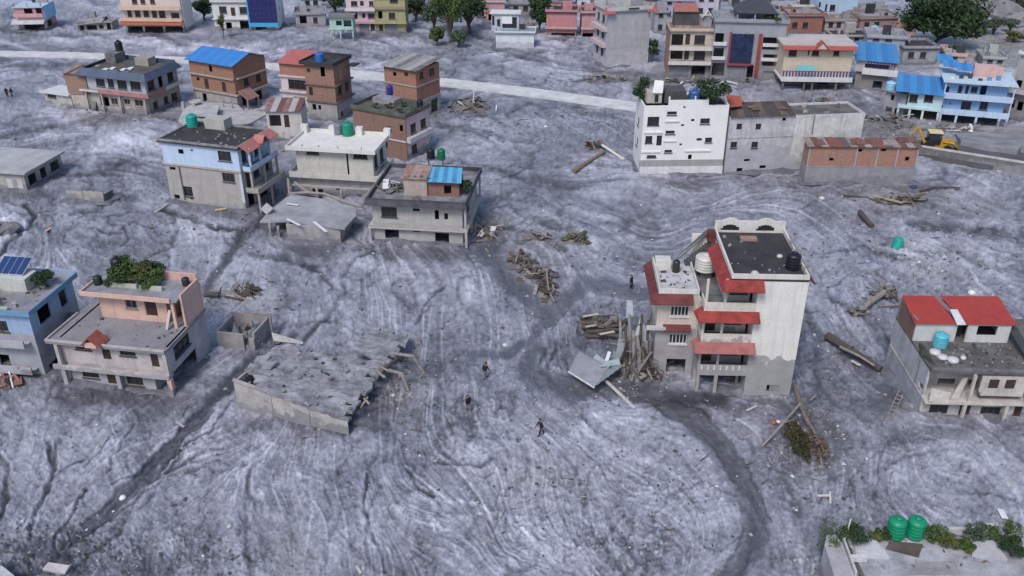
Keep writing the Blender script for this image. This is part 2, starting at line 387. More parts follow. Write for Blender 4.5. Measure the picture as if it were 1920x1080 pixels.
# overlapping mud lobes: crisp-edged patches with a dark seam and a pale lip
lo1 = vnoise(52, 5, .62) + .25 * lb; lo2 = vnoise(20, 4, .65) + .35 * lc; lo3 = vnoise(8, 3, .7) + .3 * lf
edge1 = seam(lo1, 1.1) * np.clip(.2 + vnoise(60, 2), 0, 1); edge2 = seam(lo2, .9) * np.clip(vnoise(50, 2), 0, 1)
fan = vnoise(150, 5, .42) + .10 * lb + .05 * ld; fan2 = vnoise(90, 4, .55) + .15 * ld   # long winding rivulets: contour lines of smooth fields
riv = sum(seam(fan + k_ * .55, 1.25) * np.clip(.1 + .9 * vnoise(70, 2), 0, 1) for k_ in (-1.6, -.4, .9)) + sum(seam(fan2 + k_ * .8, .8) * np.clip(.9 * vnoise(80, 2), 0, 1) for k_ in (-1, 0, 1))
tone = .525 + .012 * lf + .014 * lc + .008 * ld + .20 * (crest - .15) + .042 * np.tanh(3 * lo1) + .026 * np.tanh(2.6 * lo2) + .026 * np.tanh(2 * lo3) + .020 * cau + .045 * big + .036 * iso + .028 * grain - .08 * rill * np.clip(.6 + .6 * mot, 0, 1.4) - .17 * np.clip(riv, 0, 1.1)
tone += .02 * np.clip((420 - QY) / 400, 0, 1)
hgt = .03 * lb + .012 * lc + .025 * mot + .03 * cau + .016 * iso + .06 * (crest - .15) + .04 * med - .04 * rill - .04 * np.clip(riv, 0, 1.2) + .02 * np.tanh(3 * lo1) + .015 * np.tanh(2.6 * lo2) + .012 * lo3
hgt *= (GY / 75)[:, None] ** .25
hgt += .14 * big
for pts, wd, st in DARK:
    q = polydist(pts, wd * 3 + 16)
    if q is None: continue
    rs, cs, D = q
    if wd > 9:   # the broad bands are smooth, wet silt with fine trails along them
        core = np.exp(-(D / wd) ** 3); k = min(.9, st * 1.9) * core
        tone[rs, cs] = tone[rs, cs] * (1 - k) + (.46 - .44 * st + .035 * lc[rs, cs] + .02 * lf[rs, cs] + .03 * np.sin(D * .9)) * k
        tone[rs, cs] += .05 * np.exp(-((D - wd * 1.2) / 3) ** 2)
        hgt[rs, cs] -= .25 * core * st; continue
    core = np.exp(-(D / wd) ** 2) * (.8 + .3 * med[rs, cs].clip(-1, 1))
    tone[rs, cs] = tone[rs, cs] * (1 - .35 * st * core) - .46 * st * core
    rim = np.exp(-((D - wd * 1.7 - 2) / (wd * .4 + 2)) ** 2); tone[rs, cs] += .07 * st * rim
    hgt[rs, cs] += (-.32 * core * min(1, wd / 6) + .10 * rim) * st * (GY[rs] / 75)[:, None] ** .6
for pts, wd, st in LIGHT:
    q = polydist(pts, wd * 3 + 8)
    if q is None: continue
    rs, cs, D = q
    core = np.exp(-(D / wd) ** 2) * np.clip(.75 + .35 * (cau if wd > 6 else lf)[rs, cs], 0, 1.5)
    tone[rs, cs] += .42 * st * core; hgt[rs, cs] += .10 * st * core * (GY[rs] / 75)[:, None] ** .6
wet = np.zeros((NY, NX))
for x, y, rx, ry, am in WET:
    g = np.exp(-(((QX - x + WOBX * 2) / rx) ** 2 + ((QY - y + WOBY * 1.5) / ry) ** 2) ** 1.4)
    wet = np.maximum(wet, am * g * np.clip(1 + .35 * med, .3, 1.4))
tone = tone * (1 - .72 * wet) - .08 * wet
for x, y, rx, ry, am in SPECK:
    g = am * np.exp(-(((QX - x) / rx) ** 2 + ((QY - y) / ry) ** 2) ** 1.5)
    dk = np.clip((cau - 1.0) * 1.6, 0, 1) * g; lt = np.clip((-cau - 1.1) * 1.6, 0, 1) * g
    tone += -.34 * dk + .22 * lt; hgt += (.10 * dk + .06 * lt) * (GY / 75)[:, None] ** .6
    hgt += g * .05 * iso * (GY / 75)[:, None] ** .6
for pts, wd, st in DARK:   # silt bands are wetter
    if wd > 9:
        q = polydist(pts, wd * 2)
        if q: wet[q[0], q[1]] = np.maximum(wet[q[0], q[1]], .5 * np.exp(-(q[2] / wd) ** 4))
earth = np.zeros((NY, NX))   # browner soil and silt
for x, y, rx, ry, am in [(1850,85,130,40,1.0),(1000,470,60,50,.35),(1660,250,120,40,.6),(1700,380,130,35,.45),(1520,830,50,60,.5),(460,560,60,30,.45),(1480,215,150,30,.6),(250,215,120,14,.5),(750,740,50,40,.4),(905,430,40,30,.6),(540,1040,40,60,.4),(1010,890,60,40,.3),(1840,380,70,40,.3),(1760,480,90,50,.25),(1280,140,90,20,.5)]:
    earth = np.maximum(earth, am * np.exp(-(((QX - x + WOBX * 2) / rx) ** 2 + ((QY - y + WOBY * 2) / ry) ** 2)))
# outer rings carry the sheet to the horizon
edge = np.minimum(1, np.minimum(np.arange(NX), np.arange(NX)[::-1]) / 20)[None] * np.minimum(1, np.minimum(np.arange(NY), np.arange(NY)[::-1]) / 20)[:, None]
hgt *= edge
q = polydist([(-80, 98), (0, 100), (150, 104), (350, 113), (500, 124), (650, 138), (850, 157), (1000, 175), (1200, 202)], 60)
k_ = np.clip((q[2] - 14) / 16, 0, 1); hgt[q[0], q[1]] *= k_; hgt[q[0], q[1]] -= .12 * (1 - k_)
GX = GU[None] * GHW[:, None]
ux = np.concatenate([[-9, -2.2], GU, [2.2, 9]]); yy = np.concatenate([[-250, -20], GY, [900, 6000]])
hw = np.concatenate([[GHW[0] * 1.5, GHW[0]], GHW, [600, 3200]])
VXg = ux[None] * hw[:, None]; VYg = np.repeat(yy[:, None], NX + 4, 1)
pad = lambda a, v: np.pad(a, 2, constant_values=v)
co = np.stack([VXg, VYg, pad(hgt, 0.0)], -1).reshape(-1, 3)
nx, ny = NX + 4, NY + 4
ii = (np.arange(ny - 1)[:, None] * nx + np.arange(nx - 1)[None]).ravel()
quads = np.stack([ii, ii + 1, ii + nx + 1, ii + nx], 1)
me = bpy.data.meshes.new('ground'); me.vertices.add(len(co)); me.vertices.foreach_set('co', co.ravel())
me.loops.add(quads.size); me.loops.foreach_set('vertex_index', quads.ravel())
me.polygons.add(len(quads)); me.polygons.foreach_set('loop_start', np.arange(0, quads.size, 4))
me.polygons.foreach_set('use_smooth', np.ones(len(quads), bool))
me.update(calc_edges=True)
for nm, a, v in (('silt', tone, .5), ('wet', wet, 0.), ('soil', earth, 0.)):
    at = me.attributes.new(nm, 'FLOAT', 'POINT'); at.data.foreach_set('value', pad(a, v).astype(np.float32).ravel())
def gz(x, y):
    d = math.atan2(CH, max(y, 1)); r = (d - DEP[0]) / (DEP[-1] - DEP[0]) * (NY - 1)
    if not 0 <= r <= NY - 1: return 0.0
    h_ = (y * CT + CH * ST) * 960 / FPX; c = (x / h_ + 1.22) / 2.44 * (NX - 1)
    if not 0 <= c <= NX - 1: return 0.0
    return float(hgt[int(r), int(c)])
def GP(px, py, dz=0.0):
    g = G(px, py); g.z = gz(g.x, g.y) + dz; return g
t = NT('flood_mud'); co_ = t.n('ShaderNodeNewGeometry').outputs['Position']
tn = t.n('ShaderNodeAttribute', _attribute_name='silt').outputs['Fac']; wt = t.n('ShaderNodeAttribute', _attribute_name='wet').outputs['Fac']
ea = t.n('ShaderNodeAttribute', _attribute_name='soil').outputs['Fac']
n1 = t.noise(co_, 1.6, 7, .68); n2 = t.noise(co_, 7, 5, .65); n3 = t.noise(co_, .12, 4, .6)
v = t.math('ADD', tn, t.rng(n1, .25, .75, -.085, .085)); v = t.math('ADD', v, t.rng(n2, .25, .75, -.07, .07))
rp = t.n('ShaderNodeValToRGB', Fac=v); cr = rp.color_ramp  # grey mud ramp, with the blue sheen of the sky put into its colours
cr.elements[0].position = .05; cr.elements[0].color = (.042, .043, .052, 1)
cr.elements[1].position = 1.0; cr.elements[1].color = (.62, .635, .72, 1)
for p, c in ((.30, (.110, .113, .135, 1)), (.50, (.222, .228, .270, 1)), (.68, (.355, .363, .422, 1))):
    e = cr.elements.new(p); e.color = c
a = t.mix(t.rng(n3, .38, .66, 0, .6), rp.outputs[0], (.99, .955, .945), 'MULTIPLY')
a = t.mix(t.math('MULTIPLY', ea, .75), a, t.mix(v, (.05, .042, .033), (.33, .30, .25)))
t.bump(n2, .5, .08)
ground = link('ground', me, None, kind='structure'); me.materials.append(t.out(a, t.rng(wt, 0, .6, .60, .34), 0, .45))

# ------------------------------------------------------------------ building kit
WINC = {}
def window_mesh(w_, h_, style, fm):
    key = (round(w_, 1), round(h_, 1), style, fm.name)
    if key in WINC: return WINC[key]
    m = MB(); b = .06
    m.box(0, 0, 0, w_, .07, b).box(0, 0, h_ - b, w_, .07, h_).box(0, 0, b, b, .07, h_ - b).box(w_ - b, 0, b, w_, .07, h_ - b)
    nm = 0 if w_ < .7 else (1 if w_ < 1.7 else 2)
    if style == 'g': nm = 4
    for i in range(nm):
        x = w_ * (i + 1) / (nm + 1); m.box(x - .035, .003, b, x + .035, .065, h_ - b)
    if h_ > 1.1 and style == 'w':
        z = h_ * .72
        xs = [b] + [w_ * (i + 1) / (nm + 1) for i in range(nm)] + [w_ - b]
        for i in range(nm + 1): m.box(xs[i] + (.035 if i else 0), .006, z - .025, xs[i + 1] - (.035 if i < nm else 0), .06, z + .025)
    f = m.mesh('window', fm)
    p = MB().box(.02, .075, .02, w_ - .02, .1, h_ - .02).mesh('pane', glass())
    sl_ = MB().box(-.08, -.2, -.1, w_ + .08, .05, -.004).mesh('sill', fm)
    WINC[key] = (f, p, sl_); return WINC[key]
def door_mesh(w_, h_, fm):
    key = ('d', round(w_, 1), round(h_, 1), fm.name)
    if key in WINC: return WINC[key]
    m = MB(); b = .07
    m.box(0, 0, 0, b, .08, h_).box(w_ - b, 0, 0, w_, .08, h_).box(b, 0, h_ - b, w_ - b, .08, h_)
    f = m.mesh('door', fm)
    q = MB(); q.box(b, .03, 0, w_ - b, .06, h_ - b)
    for k in (.08, .38, .68): q.box(b + .12, .018, h_ * k + .08, w_ - b - .12, .03, h_ * (k + .26))
    q.box(w_ - b - .12, -.03, h_ * .45, w_ - b - .08, .018, h_ * .48)
    WINC[key] = (f, q.mesh('leaf', DOORW()), None); return WINC[key]
def shutter_mesh(w_, h_, fm):
    key = ('s', round(w_, 1), round(h_, 1), fm.name)
    if key in WINC: return WINC[key]
    m = MB(); b = .06; m.box(0, 0, 0, b, .1, h_).box(w_ - b, 0, 0, w_, .1, h_).box(b, 0, h_ - .2, w_ - b, .1, h_)
    q = MB(); k = max(4, int((h_ - .2) / .22)); dz = (h_ - .2) / k
    for i in range(k): q.hexa([(b, .05, i * dz), (w_ - b, .05, i * dz), (w_ - b, .08, i * dz), (b, .08, i * dz)], [(b, .02, (i + .85) * dz), (w_ - b, .02, (i + .85) * dz), (w_ - b, .08, (i + 1) * dz), (b, .08, (i + 1) * dz)])
    WINC[key] = (m.mesh('shutter_frame', fm), q.mesh('shutter', sheet((.24, .25, .27))), None); return WINC[key]
V2 = lambda a, b: Vector((a, b))
HOUSES = []
class House:
    def __init__(s, name, label, fl, fr, W=None, cat='house', roll=(0, 0), group=None, fm=None, z=0.0):
        a = G(*fl); b = G(*fr); d = b - a
        s.yaw = math.atan2(d.y, d.x); s.W = W or d.length; s.o = V2(a.x, a.y)
        s.e = V2(math.cos(s.yaw), math.sin(s.yaw)); s.n = V2(-s.e.y, s.e.x); s.fl = fl; s.fr = fr
        s.root = thing(name, label, cat, (a.x, a.y, z), (R(roll[0]), R(roll[1]), s.yaw), group)
        s.fm = fm or DARKF(); s.z = z
    def loc(s, px, py, z=0.0):
        p = G(px, py, z); q = V2(p.x, p.y) - s.o; return q.dot(s.e), q.dot(s.n)
    def h(s, y, side='r'): return zat(s.fr if side == 'r' else s.fl, y)
    def wp(s, x, y): return s.o + s.e * x + s.n * y
    def hit(s, p0, p1, px, py):
        a = s.wp(*p0); b = s.wp(*p1); u = (b - a).normalized(); out = V2(u.y, -u.x)
        d = ray(px, py); den = d.x * out.x + d.y * out.y
        k = ((a.x) * out.x + (a.y) * out.y) / den
        p = CAM + d * k; return (p.x - a.x) * u.x + (p.y - a.y) * u.y, p.z
    def wall(s, p0, p1, z0, z1, m, ops=(), t=.2, name='wall', fm=None):
        if z0 < 0:
            b_ = s.__dict__.setdefault('bb', [9e9, 9e9, -9e9, -9e9])
            for q_ in (p0, p1): b_[0] = min(b_[0], q_[0]); b_[1] = min(b_[1], q_[1]); b_[2] = max(b_[2], q_[0]); b_[3] = max(b_[3], q_[1])
            if s not in HOUSES: HOUSES.append(s)
        P0 = V2(*p0); P1 = V2(*p1); Lw = (P1 - P0).length; u = (P1 - P0) / Lw; out = V2(u.y, -u.x)
        rects = []
        for o in ops:
            if o[0][0] == '#': ty = o[0][1:]; u0, a0, u1, a1 = o[1:5]
            else:
                ty = o[0]; x0, y0, x1, y1 = o[1:5]; xm = (x0 + x1) / 2; ym = (y0 + y1) / 2
                u0 = s.hit(p0, p1, x0, ym)[0]; u1 = s.hit(p0, p1, x1, ym)[0]
                a1 = s.hit(p0, p1, xm, y0)[1]; a0 = s.hit(p0, p1, xm, y1)[1]
            u0, u1 = sorted((u0, u1)); u0 = max(u0, .12); u1 = min(u1, Lw - .12); a0 = max(a0, z0 + .02); a1 = min(a1, z1 - .12)
            if u1 - u0 > .15 and a1 - a0 > .15: rects.append((ty, round(u0, 3), round(a0, 3), round(u1, 3), round(a1, 3)))
        us = sorted({0.0, Lw} | {r[1] for r in rects} | {r[3] for r in rects}); zs = sorted({z0, z1} | {r[2] for r in rects} | {r[4] for r in rects})
        nu, nz = len(us) - 1, len(zs) - 1
        sol = [[not any(r[1] - 1e-6 <= (us[i] + us[i + 1]) / 2 <= r[3] and r[2] <= (zs[j] + zs[j + 1]) / 2 <= r[4] for r in rects) for j in range(nz)] for i in range(nu)]
        mb = MB(); idx = {}
        def vtx(i, j, k):
            if (i, j, k) not in idx:
                p = P0 + u * us[i] - out * (t if k else 0); idx[(i, j, k)] = len(mb.v); mb.v.append((p.x, p.y, zs[j]))
            return idx[(i, j, k)]
        ok = lambda i, j: 0 <= i < nu and 0 <= j < nz and sol[i][j]
        for i in range(nu):
            for j in range(nz):
                if not sol[i][j]: continue
                a, b, c, d = (i, j), (i + 1, j), (i + 1, j + 1), (i, j + 1)
                F_ = lambda *q: mb.f.append(tuple(vtx(*x) for x in q))
                F_(a + (0,), b + (0,), c + (0,), d + (0,)); F_(d + (1,), c + (1,), b + (1,), a + (1,))
                if not ok(i, j - 1): F_(b + (0,), a + (0,), a + (1,), b + (1,))
                if not ok(i, j + 1): F_(d + (0,), c + (0,), c + (1,), d + (1,))
                if not ok(i - 1, j): F_(a + (0,), d + (0,), d + (1,), a + (1,))
                if not ok(i + 1, j): F_(c + (0,), b + (0,), b + (1,), c + (1,))
        mb.build(name, m, s.root)
        rot = math.atan2(u.y, u.x); fm = fm or s.fm
        for ty, u0, a0, u1, a1 in rects:
            if ty == 'o': continue
            w_, h_ = round(u1 - u0, 1), round(a1 - a0, 1)
            w_, h_ = max(w_, .3), max(h_, .3)
            p = P0 + u * ((u0 + u1) / 2 - w_ / 2) - out * .07
            if ty == 'd': ms = door_mesh(w_, h_, fm); nm = 'door'; pn = 'leaf'
            elif ty == 's': ms = shutter_mesh(w_, h_, fm); nm = 'shutter_frame'; pn = 'shutter'
            else: ms = window_mesh(w_, h_, ty, fm); nm = 'window'; pn = 'pane'
            f = link(nm, ms[0], s.root, (p.x, p.y, (a0 + a1) / 2 - h_ / 2), (0, 0, rot))
            link(pn, ms[1], f)
            if ms[2] and w_ > .8: link('sill', ms[2], f)
    def shell(s, x0, y0, x1, y1, z0, z1, m, front=(), right=(), left=(), back=(), t=.2, fmx=None):
        s.wall((x0, y0), (x1, y0), z0, z1, m, front, t, fm=fmx)
        e = .003
        s.wall((x1, y0 + t + e), (x1, y1 - t - e), z0, z1, m, right, t); s.wall((x1, y1), (x0, y1), z0, z1, m, back, t); s.wall((x0, y1 - t - e), (x0, y0 + t + e), z0, z1, m, left, t)
    def box(s, name, m, x0, y0, z0, x1, y1, z1, **tg): return MB().box(x0, y0, z0, x1, y1, z1).build(name, m, s.root, **tg)
    def slab(s, x0, y0, x1, y1, z, th, m, name='floor_slab'): return s.box(name, m, x0, y0, z - th, x1, y1, z)
    def parapet(s, x0, y0, x1, y1, z, h, m, t=.14, sides='frbl'):
        e = .004
        if 'f' in sides: s.box('parapet', m, x0, y0, z + e, x1, y0 + t, z + h)
        if 'b' in sides: s.box('parapet', m, x0, y1 - t, z + e, x1, y1, z + h)
        if 'l' in sides: s.box('parapet', m, x0, y0 + t + e, z + e, x0 + t, y1 - t - e, z + h - .01)
        if 'r' in sides: s.box('parapet', m, x1 - t, y0 + t + e, z + e, x1, y1 - t - e, z + h - .01)
    def column(s, x, y, z0, z1, m, r=.15): return s.box('column', m, x - r, y - r, z0, x + r, y + r, z1)
    def plate(s, name, m, pts, th=.08): return MB().plate(pts, th).build(name, m, s.root)
    def sheets(s, m, a, b, c, d, n, name='roof_sheet', over=.04):
        """n corrugated sheets between edge a-b (eave) and d-c (ridge), side by side"""
        a, b, c, d = map(Vector, (a, b, c, d)); ms = m if isinstance(m, (list, tuple)) else [m]
        for i in range(n):
            t0, t1 = i / n, (i + 1) / n
            p = [a.lerp(b, t0), a.lerp(b, t1), d.lerp(c, t1), d.lerp(c, t0)]
            corrugated(p, max(3, int((p[1] - p[0]).length / .28)), .035, random.uniform(0, .02)).build(name, ms[i % len(ms)], s.root)
def corrugated(p, k, amp=.035, lift=0.0):
    a, b, c, d = [Vector(q) for q in p]; n = (b - a).cross(d - a).normalized(); mb = MB(); N = 2 * k + 1
    for i in range(N):
        t0 = i / (N - 1); o = n * ((amp if i % 2 else 0) + lift)
        e0 = a.lerp(b, t0) + o; e1 = d.lerp(c, t0) + o
        mb.v += [tuple(e0), tuple(e1), tuple(e0 - n * .015), tuple(e1 - n * .015)]
    for i in range(N - 1):
        q = i * 4
        mb.f += [(q, q + 4, q + 5, q + 1), (q + 2, q + 3, q + 7, q + 6), (q, q + 2, q + 6, q + 4), (q + 1, q + 5, q + 7, q + 3)]
    mb.f += [(0, 1, 3, 2), (4 * N - 4, 4 * N - 2, 4 * N - 1, 4 * N - 3)]
    return mb
TANKC = {}
def tank(label, loc, r=.6, h=1.5, c=(.01, .22, .14), tilt=(0, 0), name='water_tank'):
    key = (r, h, c)
    if key not in TANKC:
        pr = [(r * .97, 0), (r, .06)]
        for k in range(4):
            z = h * (.1 + .18 * k); pr += [(r, z), (r * .955, z + h * .03), (r * .955, z + h * .06), (r, z + h * .09)]
        pr += [(r, h * .8), (r * .93, h * .87), (r * .7, h * .94), (r * .34, h * .97), (r * .32, h * .975)]
        m = plain(c, .42, .4, .22, 2)
        TANKC[key] = (MB().lathe(pr, 24).mesh('tank_body', m, True), MB().lathe([(r * .36, h * .975), (r * .38, h), (r * .36, h * 1.04), (r * .15, h * 1.06)], 16).mesh('lid', m, True), MB().tube([(r * .9, 0, .12), (r * 1.25, 0, .12), (r * 1.3, 0, -.1)], [.04] * 3, 6).mesh('outlet_pipe', plain((.3, .3, .3))))
    q = TANKC[key]; o = thing(name, label, 'water tank', loc, (R(tilt[0]), R(tilt[1]), random.uniform(0, 6)))
    for nm, me_ in zip(('tank_body', 'lid', 'outlet_pipe'), q): link(nm, me_, o)
    return o
def wpos(h, x, y, z): p = h.wp(x, y); return (p.x, p.y, z)

# ------------------------------------------------------------------ vegetation
def leaves(mb, c, rad, n, size):
    c = Vector(c)
    for _ in range(n):
        d = Vector((random.gauss(0, 1), random.gauss(0, 1), random.gauss(0, 1))).normalized() * (random.random() ** .45)
        p = c + Vector((d.x * rad[0], d.y * rad[1], d.z * rad[2]))
        nn = (d + Vector((random.gauss(0, .6), random.gauss(0, .6), random.gauss(0, .6) + .4))).normalized()
        a = nn.orthogonal().normalized(); a.rotate(Matrix.Rotation(random.uniform(0, 6.28), 3, nn)); b = nn.cross(a)
        s1 = size * random.uniform(.6, 1.4); s2 = s1 * random.uniform(.45, .8)
        q = [p + a * s1, p + b * s2 * .9 + a * .1 * s1, p - a * s1 * .9, p - b * s2]
        k = len(mb.v); mb.v += [tuple(x) for x in q]; mb.f.append((k, k + 1, k + 2, k + 3))
GREEN = lambda: foliage((.045, .085, .022), (.085, .125, .03)); DARKG = lambda: foliage((.022, .048, .022), (.045, .075, .025)); OLIVE = lambda: foliage((.075, .095, .03), (.12, .11, .045)); TEALG = lambda: foliage((.05, .08, .05), (.09, .115, .075))
def plant(name, label, cat, base, w_, h_, m, n=900, size=.16, lobes=7, stem=.25, dy=None, group=None, trunk_r=None, low=.35):
    """tree or shrub: trunk with limbs to the lobes of an uneven crown of single leaves"""
    root = thing(name, label, cat, base, group=group); dy = dy or w_
    tk = MB(); cr_ = MB(); tr = trunk_r or max(.03, w_ * .045)
    fork = h_ * stem
    tk.tube([(0, 0, -.15), (random.uniform(-.05, .05) * w_, 0, fork * .5), (random.uniform(-.06, .06) * w_, random.uniform(-.05, .05) * w_, fork), (0, 0, h_ * .8)], [tr * 1.25, tr, tr * .85, tr * .25], 8, .1)
    for i in range(lobes):
        a = 2.4 * i + random.uniform(-.5, .5); rr = random.uniform(.25, .36) if i else .05
        zc = h_ * (low + (1 - low) * random.uniform(.15, .82)) if i else h_ * .82
        c = Vector((math.cos(a) * w_ * rr, math.sin(a) * dy * rr, zc))
        s_ = random.uniform(.15, .27)
        tk.tube([(0, 0, fork * .9), (c.x * .5, c.y * .5, fork + (c.z - fork) * .6), tuple(c)], [tr * .6, tr * .4, tr * .12], 5)
        leaves(cr_, c, (w_ * s_, dy * s_, h_ * s_ * .85), n // lobes, size)
    tk.build('trunk', BARK(), root); cr_.build('crown', m, root)
    return root

# ------------------------------------------------------------------ wood and wreckage
def logpiece(label, pts, r0, r1, m=None, name='log', cat='log', group=None, branches=0, bend=.12):
    """pts: (px, py, height of the axis)"""
    P = []
    for (px, py, z) in pts:
        g = G(px, py, z); P.append(g)
    if len(P) == 2:
        L = (P[1] - P[0]).length; md = [P[0].lerp(P[1], k) + Vector((random.uniform(-1, 1), random.uniform(-1, 1), 0)) * bend * r0 * 3 for k in (.33, .66)]
        P = [P[0]] + md + [P[1]]
    o = P[0].copy(); rs = [r0 + (r1 - r0) * i / (len(P) - 1) for i in range(len(P))]
    mb = MB().tube([p - o for p in P], rs, 8, .13)
    ob = mb.build(name, m or DRIFT(), None, label=label, category=cat, group=group); ob.location = o
    for k in range(branches):
        t0 = random.uniform(.3, .95); p = P[0].lerp(P[-1], t0) - o; d = Vector((random.gauss(0, 1), random.gauss(0, 1), abs(random.gauss(0, .5)))).normalized() * random.uniform(.6, 1.6)
        MB().tube([p, p + d * .5 + Vector((0, 0, .1)), p + d], [r1 * .6, r1 * .4, r1 * .15], 5).build('branch', m or DRIFT(), ob)
    return ob
def board(label, a, b, w_, th, m, name='plank', cat='plank', group=None, tiltw=0.0):
    A = Vector(a); B = Vector(b); d = (B - A).normalized(); s_ = d.cross(Vector((0, 0, 1))).normalized() * w_ / 2 + Vector((0, 0, tiltw))
    mb = MB().plate([Vector((0, 0, 0)) + s_, B - A + s_, B - A - s_, Vector((0, 0, 0)) - s_], th)
    o = mb.build(name, m, None, label=label, category=cat, group=group); o.location = A; return o

# ================================================================== near houses
CONC = lambda: concrete(); MROOF = lambda: concrete((.30, .30, .325), (.17, .17, .185), .5); DROOF = lambda: concrete((.055, .053, .055), (.028, .027, .03), .5)
GREYP = lambda: paint((.27, .265, .275), None, .4)
def awning(h, name, m, x0, x1, y, z, out, drop, th=.1): h.plate(name, m, [(x0, y - out, z - drop), (x1, y - out, z - drop), (x1, y, z), (x0, y, z)], th)

# ---- tall white house with red eaves
def red_eaves_house():
    h = House('tall_house', 'four-storey white house with red sloping eaves and dark flat roof', (1302, 737), (1480, 741))
    W = h.W; L1, L2, L3, LR = 2.25, 5.45, 8.55, 11.45
    D = 9.5
    wp_ = paint((.74, .71, .66), 3.9, .15, mudc=(.27, .265, .27), rag=.9); cream = paint((.66, .60, .52), 5.6, .25, mudc=(.30, .285, .285)); red = plain((.30, .046, .040), .6, .3, .5, 1.2); pkr = plain((.36, .13, .125), .7, .3, .4, 1.2); dred = plain((.16, .042, .042), .7, .3, .5, 1.0)
    xb = 4.35
    # right half: blank white wall; left half: recessed balconies
    h.wall((xb, 0), (W, 0), -1, LR, wp_, [('o', 1437, 722, 1461, 735)])
    h.wall((W, .203), (W, D - .203), -1, LR, wp_, [('#w', 2.2, 3.3, 3.6, 4.6), ('#w', 2.2, 6.4, 3.6, 7.8), ('#w', 2.2, 9.4, 3.6, 10.7)])
    h.wall((W, D), (0, D), -1, LR, wp_, [('#w', 1.5, 6.4, 3, 7.7), ('#w', 5, 6.4, 6.5, 7.7)])
    h.wall((xb, 1.7), (xb, .203), -1, LR, wp_)
    h.wall((0, 1.7), (xb - .203, 1.7), -1, L3 - .01, cream, [('#d', .6, L1 + .05, 1.5, L1 + 2.1), ('#w', 2.2, L1 + .9, 3.7, L1 + 2.1), ('#d', .6, L2 + .05, 1.5, L2 + 2.1), ('#w', 2.2, L2 + .9, 3.7, L2 + 2.1), ('#o', .5, -.9, 3.9, 1.9)])
    h.wall((2.0, 1.7), (xb - .203, 1.7), L3 + .01, LR, cream, [('#w', .4, L3 + .8, 1.9, L3 + 2.1)])
    h.wall((0, D - .203), (0, 1.703), -1, L3, wp_); h.wall((2.0, D - .203), (2.0, 1.703), L3 + .02, LR, wp_, [('#d', 3.4, L3 + .03, 4.3, L3 + 2.1)])
    for z in (L1, L2, L3): h.slab(.05, .21, W - .21, D - .21, z, .22, CONC())
    h.slab(2.0, .004, W, D, LR + .22, .21, DROOF(), 'roof_slab')
    for z, x0 in ((L1, 0.0), (L2, 0.0), (L3, 0.0)):
        h.box('balcony_beam', cream, x0, -.02, z - .28, xb - .01, .19, z + .05)
        h.box('balcony_parapet', cream, x0, 0, z + .055, xb - .01, .12, z + .78)
        for x in np.arange(x0 + .3, xb - .2, .55): h.box('baluster', WHITEF(), x, -.05, z + .3, x + .14, -.002, z + .75)
        h.box('side_parapet', cream, x0, .125, z + .055, x0 + .12, 1.69, z + .78)
        for x in (x0 + .14, 1.75): h.column(x, .24, z + .06, z + 2.9, cream, .1)
    for x in (.15, 1.75): h.column(x, .12, -1, L1 - .29, cream, .14)
    h.box('shutter_recess', plain((.25, .23, .22)), 4.5 + 2.1, .06, -.6, W - .5, .12, 1.3)
    for z in (L2, L3):   # eaves over the balconies
        awning(h, 'red_eave', red if z == L3 else pkr, -.55, xb + .35, -.03, z - .02, .95, .62)
        h.plate('red_eave', red if z == L3 else pkr, [(-.75, .9, z - .62), (-.55, -.98, z - .63), (-.02, -.03, z - .02), (-.02, .9, z - .02)], .1)
    awning(h, 'red_eave', red, 1.35, xb + .35, -.03, LR + .1, 1.0, .62)
    h.plate('red_eave', red, [(1.1, D - 2.2, LR - .5), (1.1, -1.03, LR - .53), (1.98, -.03, LR + .12), (1.98, D - 2.2, LR + .12)], .1)
    h.plate('red_eave', dred, [(W + .8, .6, LR - .5), (W + .8, D + .4, LR - .5), (W + .02, D - .2, LR + .15), (W + .02, .6, LR + .15)], .1)
    rp = paint((.70, .67, .63), None, .3); zt = LR + .22
    h.parapet(2.0, .004, W, D, zt, .42, rp, .16, 'frl')
    # rear parapet with two arches
    m = MB(); t0 = D - .2; nb = 26
    xs = [2.0 + (W - 2.0) * i / nb for i in range(nb + 1)]
    for a, b in zip(xs[:-1], xs[1:]):
        xm = (a + b) / 2; u = (xm - 2.0) / (W - 2.0); top = 1.15 + .28 * max(0, math.sin(u * 2 * math.pi * 2 - 1.2))
        cut = 0
        for c in (.22, .72):
            q = (u - c) / .13
            if abs(q) < 1: cut = .25 + .55 * math.sqrt(1 - q * q)
        if cut:
            m.box(a, t0, zt + .004, b, D - .01, zt + .2); m.box(a, t0, zt + cut, b, D - .01, zt + top)
        else: m.box(a, t0, zt + .004, b, D - .01, zt + top)
    m.build('arched_parapet', rp, h.root)
    for c in (.22, .72): xc = 2.0 + (W - 2.0) * c; h.box('arch_dark_backing', plain((.02, .022, .02)), xc - .82, D - .15, zt + .203, xc + .82, D - .09, zt + .78)  # plain dark panels added behind the arches so the openings look dark
    # left wing, lower, with a white terrace
    wx0, wx1, wy0, wy1 = -3.55, -.003, 2.7, D - .4
    wm = paint((.64, .56, .50), 5.2, .3, mudc=(.29, .275, .285), rag=.4)
    h.shell(wx0, wy0, wx1, wy1, -1, L3 - .02, wm, [('g', 1258, 575, 1291, 593), ('g', 1254, 627, 1288, 645), ('o', 1249, 673, 1285, 699)], fmx=WHITEF(), left=[('#w', 1.5, 3.1, 2.8, 4.4), ('#w', 1.5, 6.2, 2.8, 7.5)])
    h.slab(wx0 - .02, wy0 - .05, wx1 + .0, wy1, L3 + .16, .17, concrete((.50, .50, .52), (.34, .34, .36), .4), 'terrace_slab')
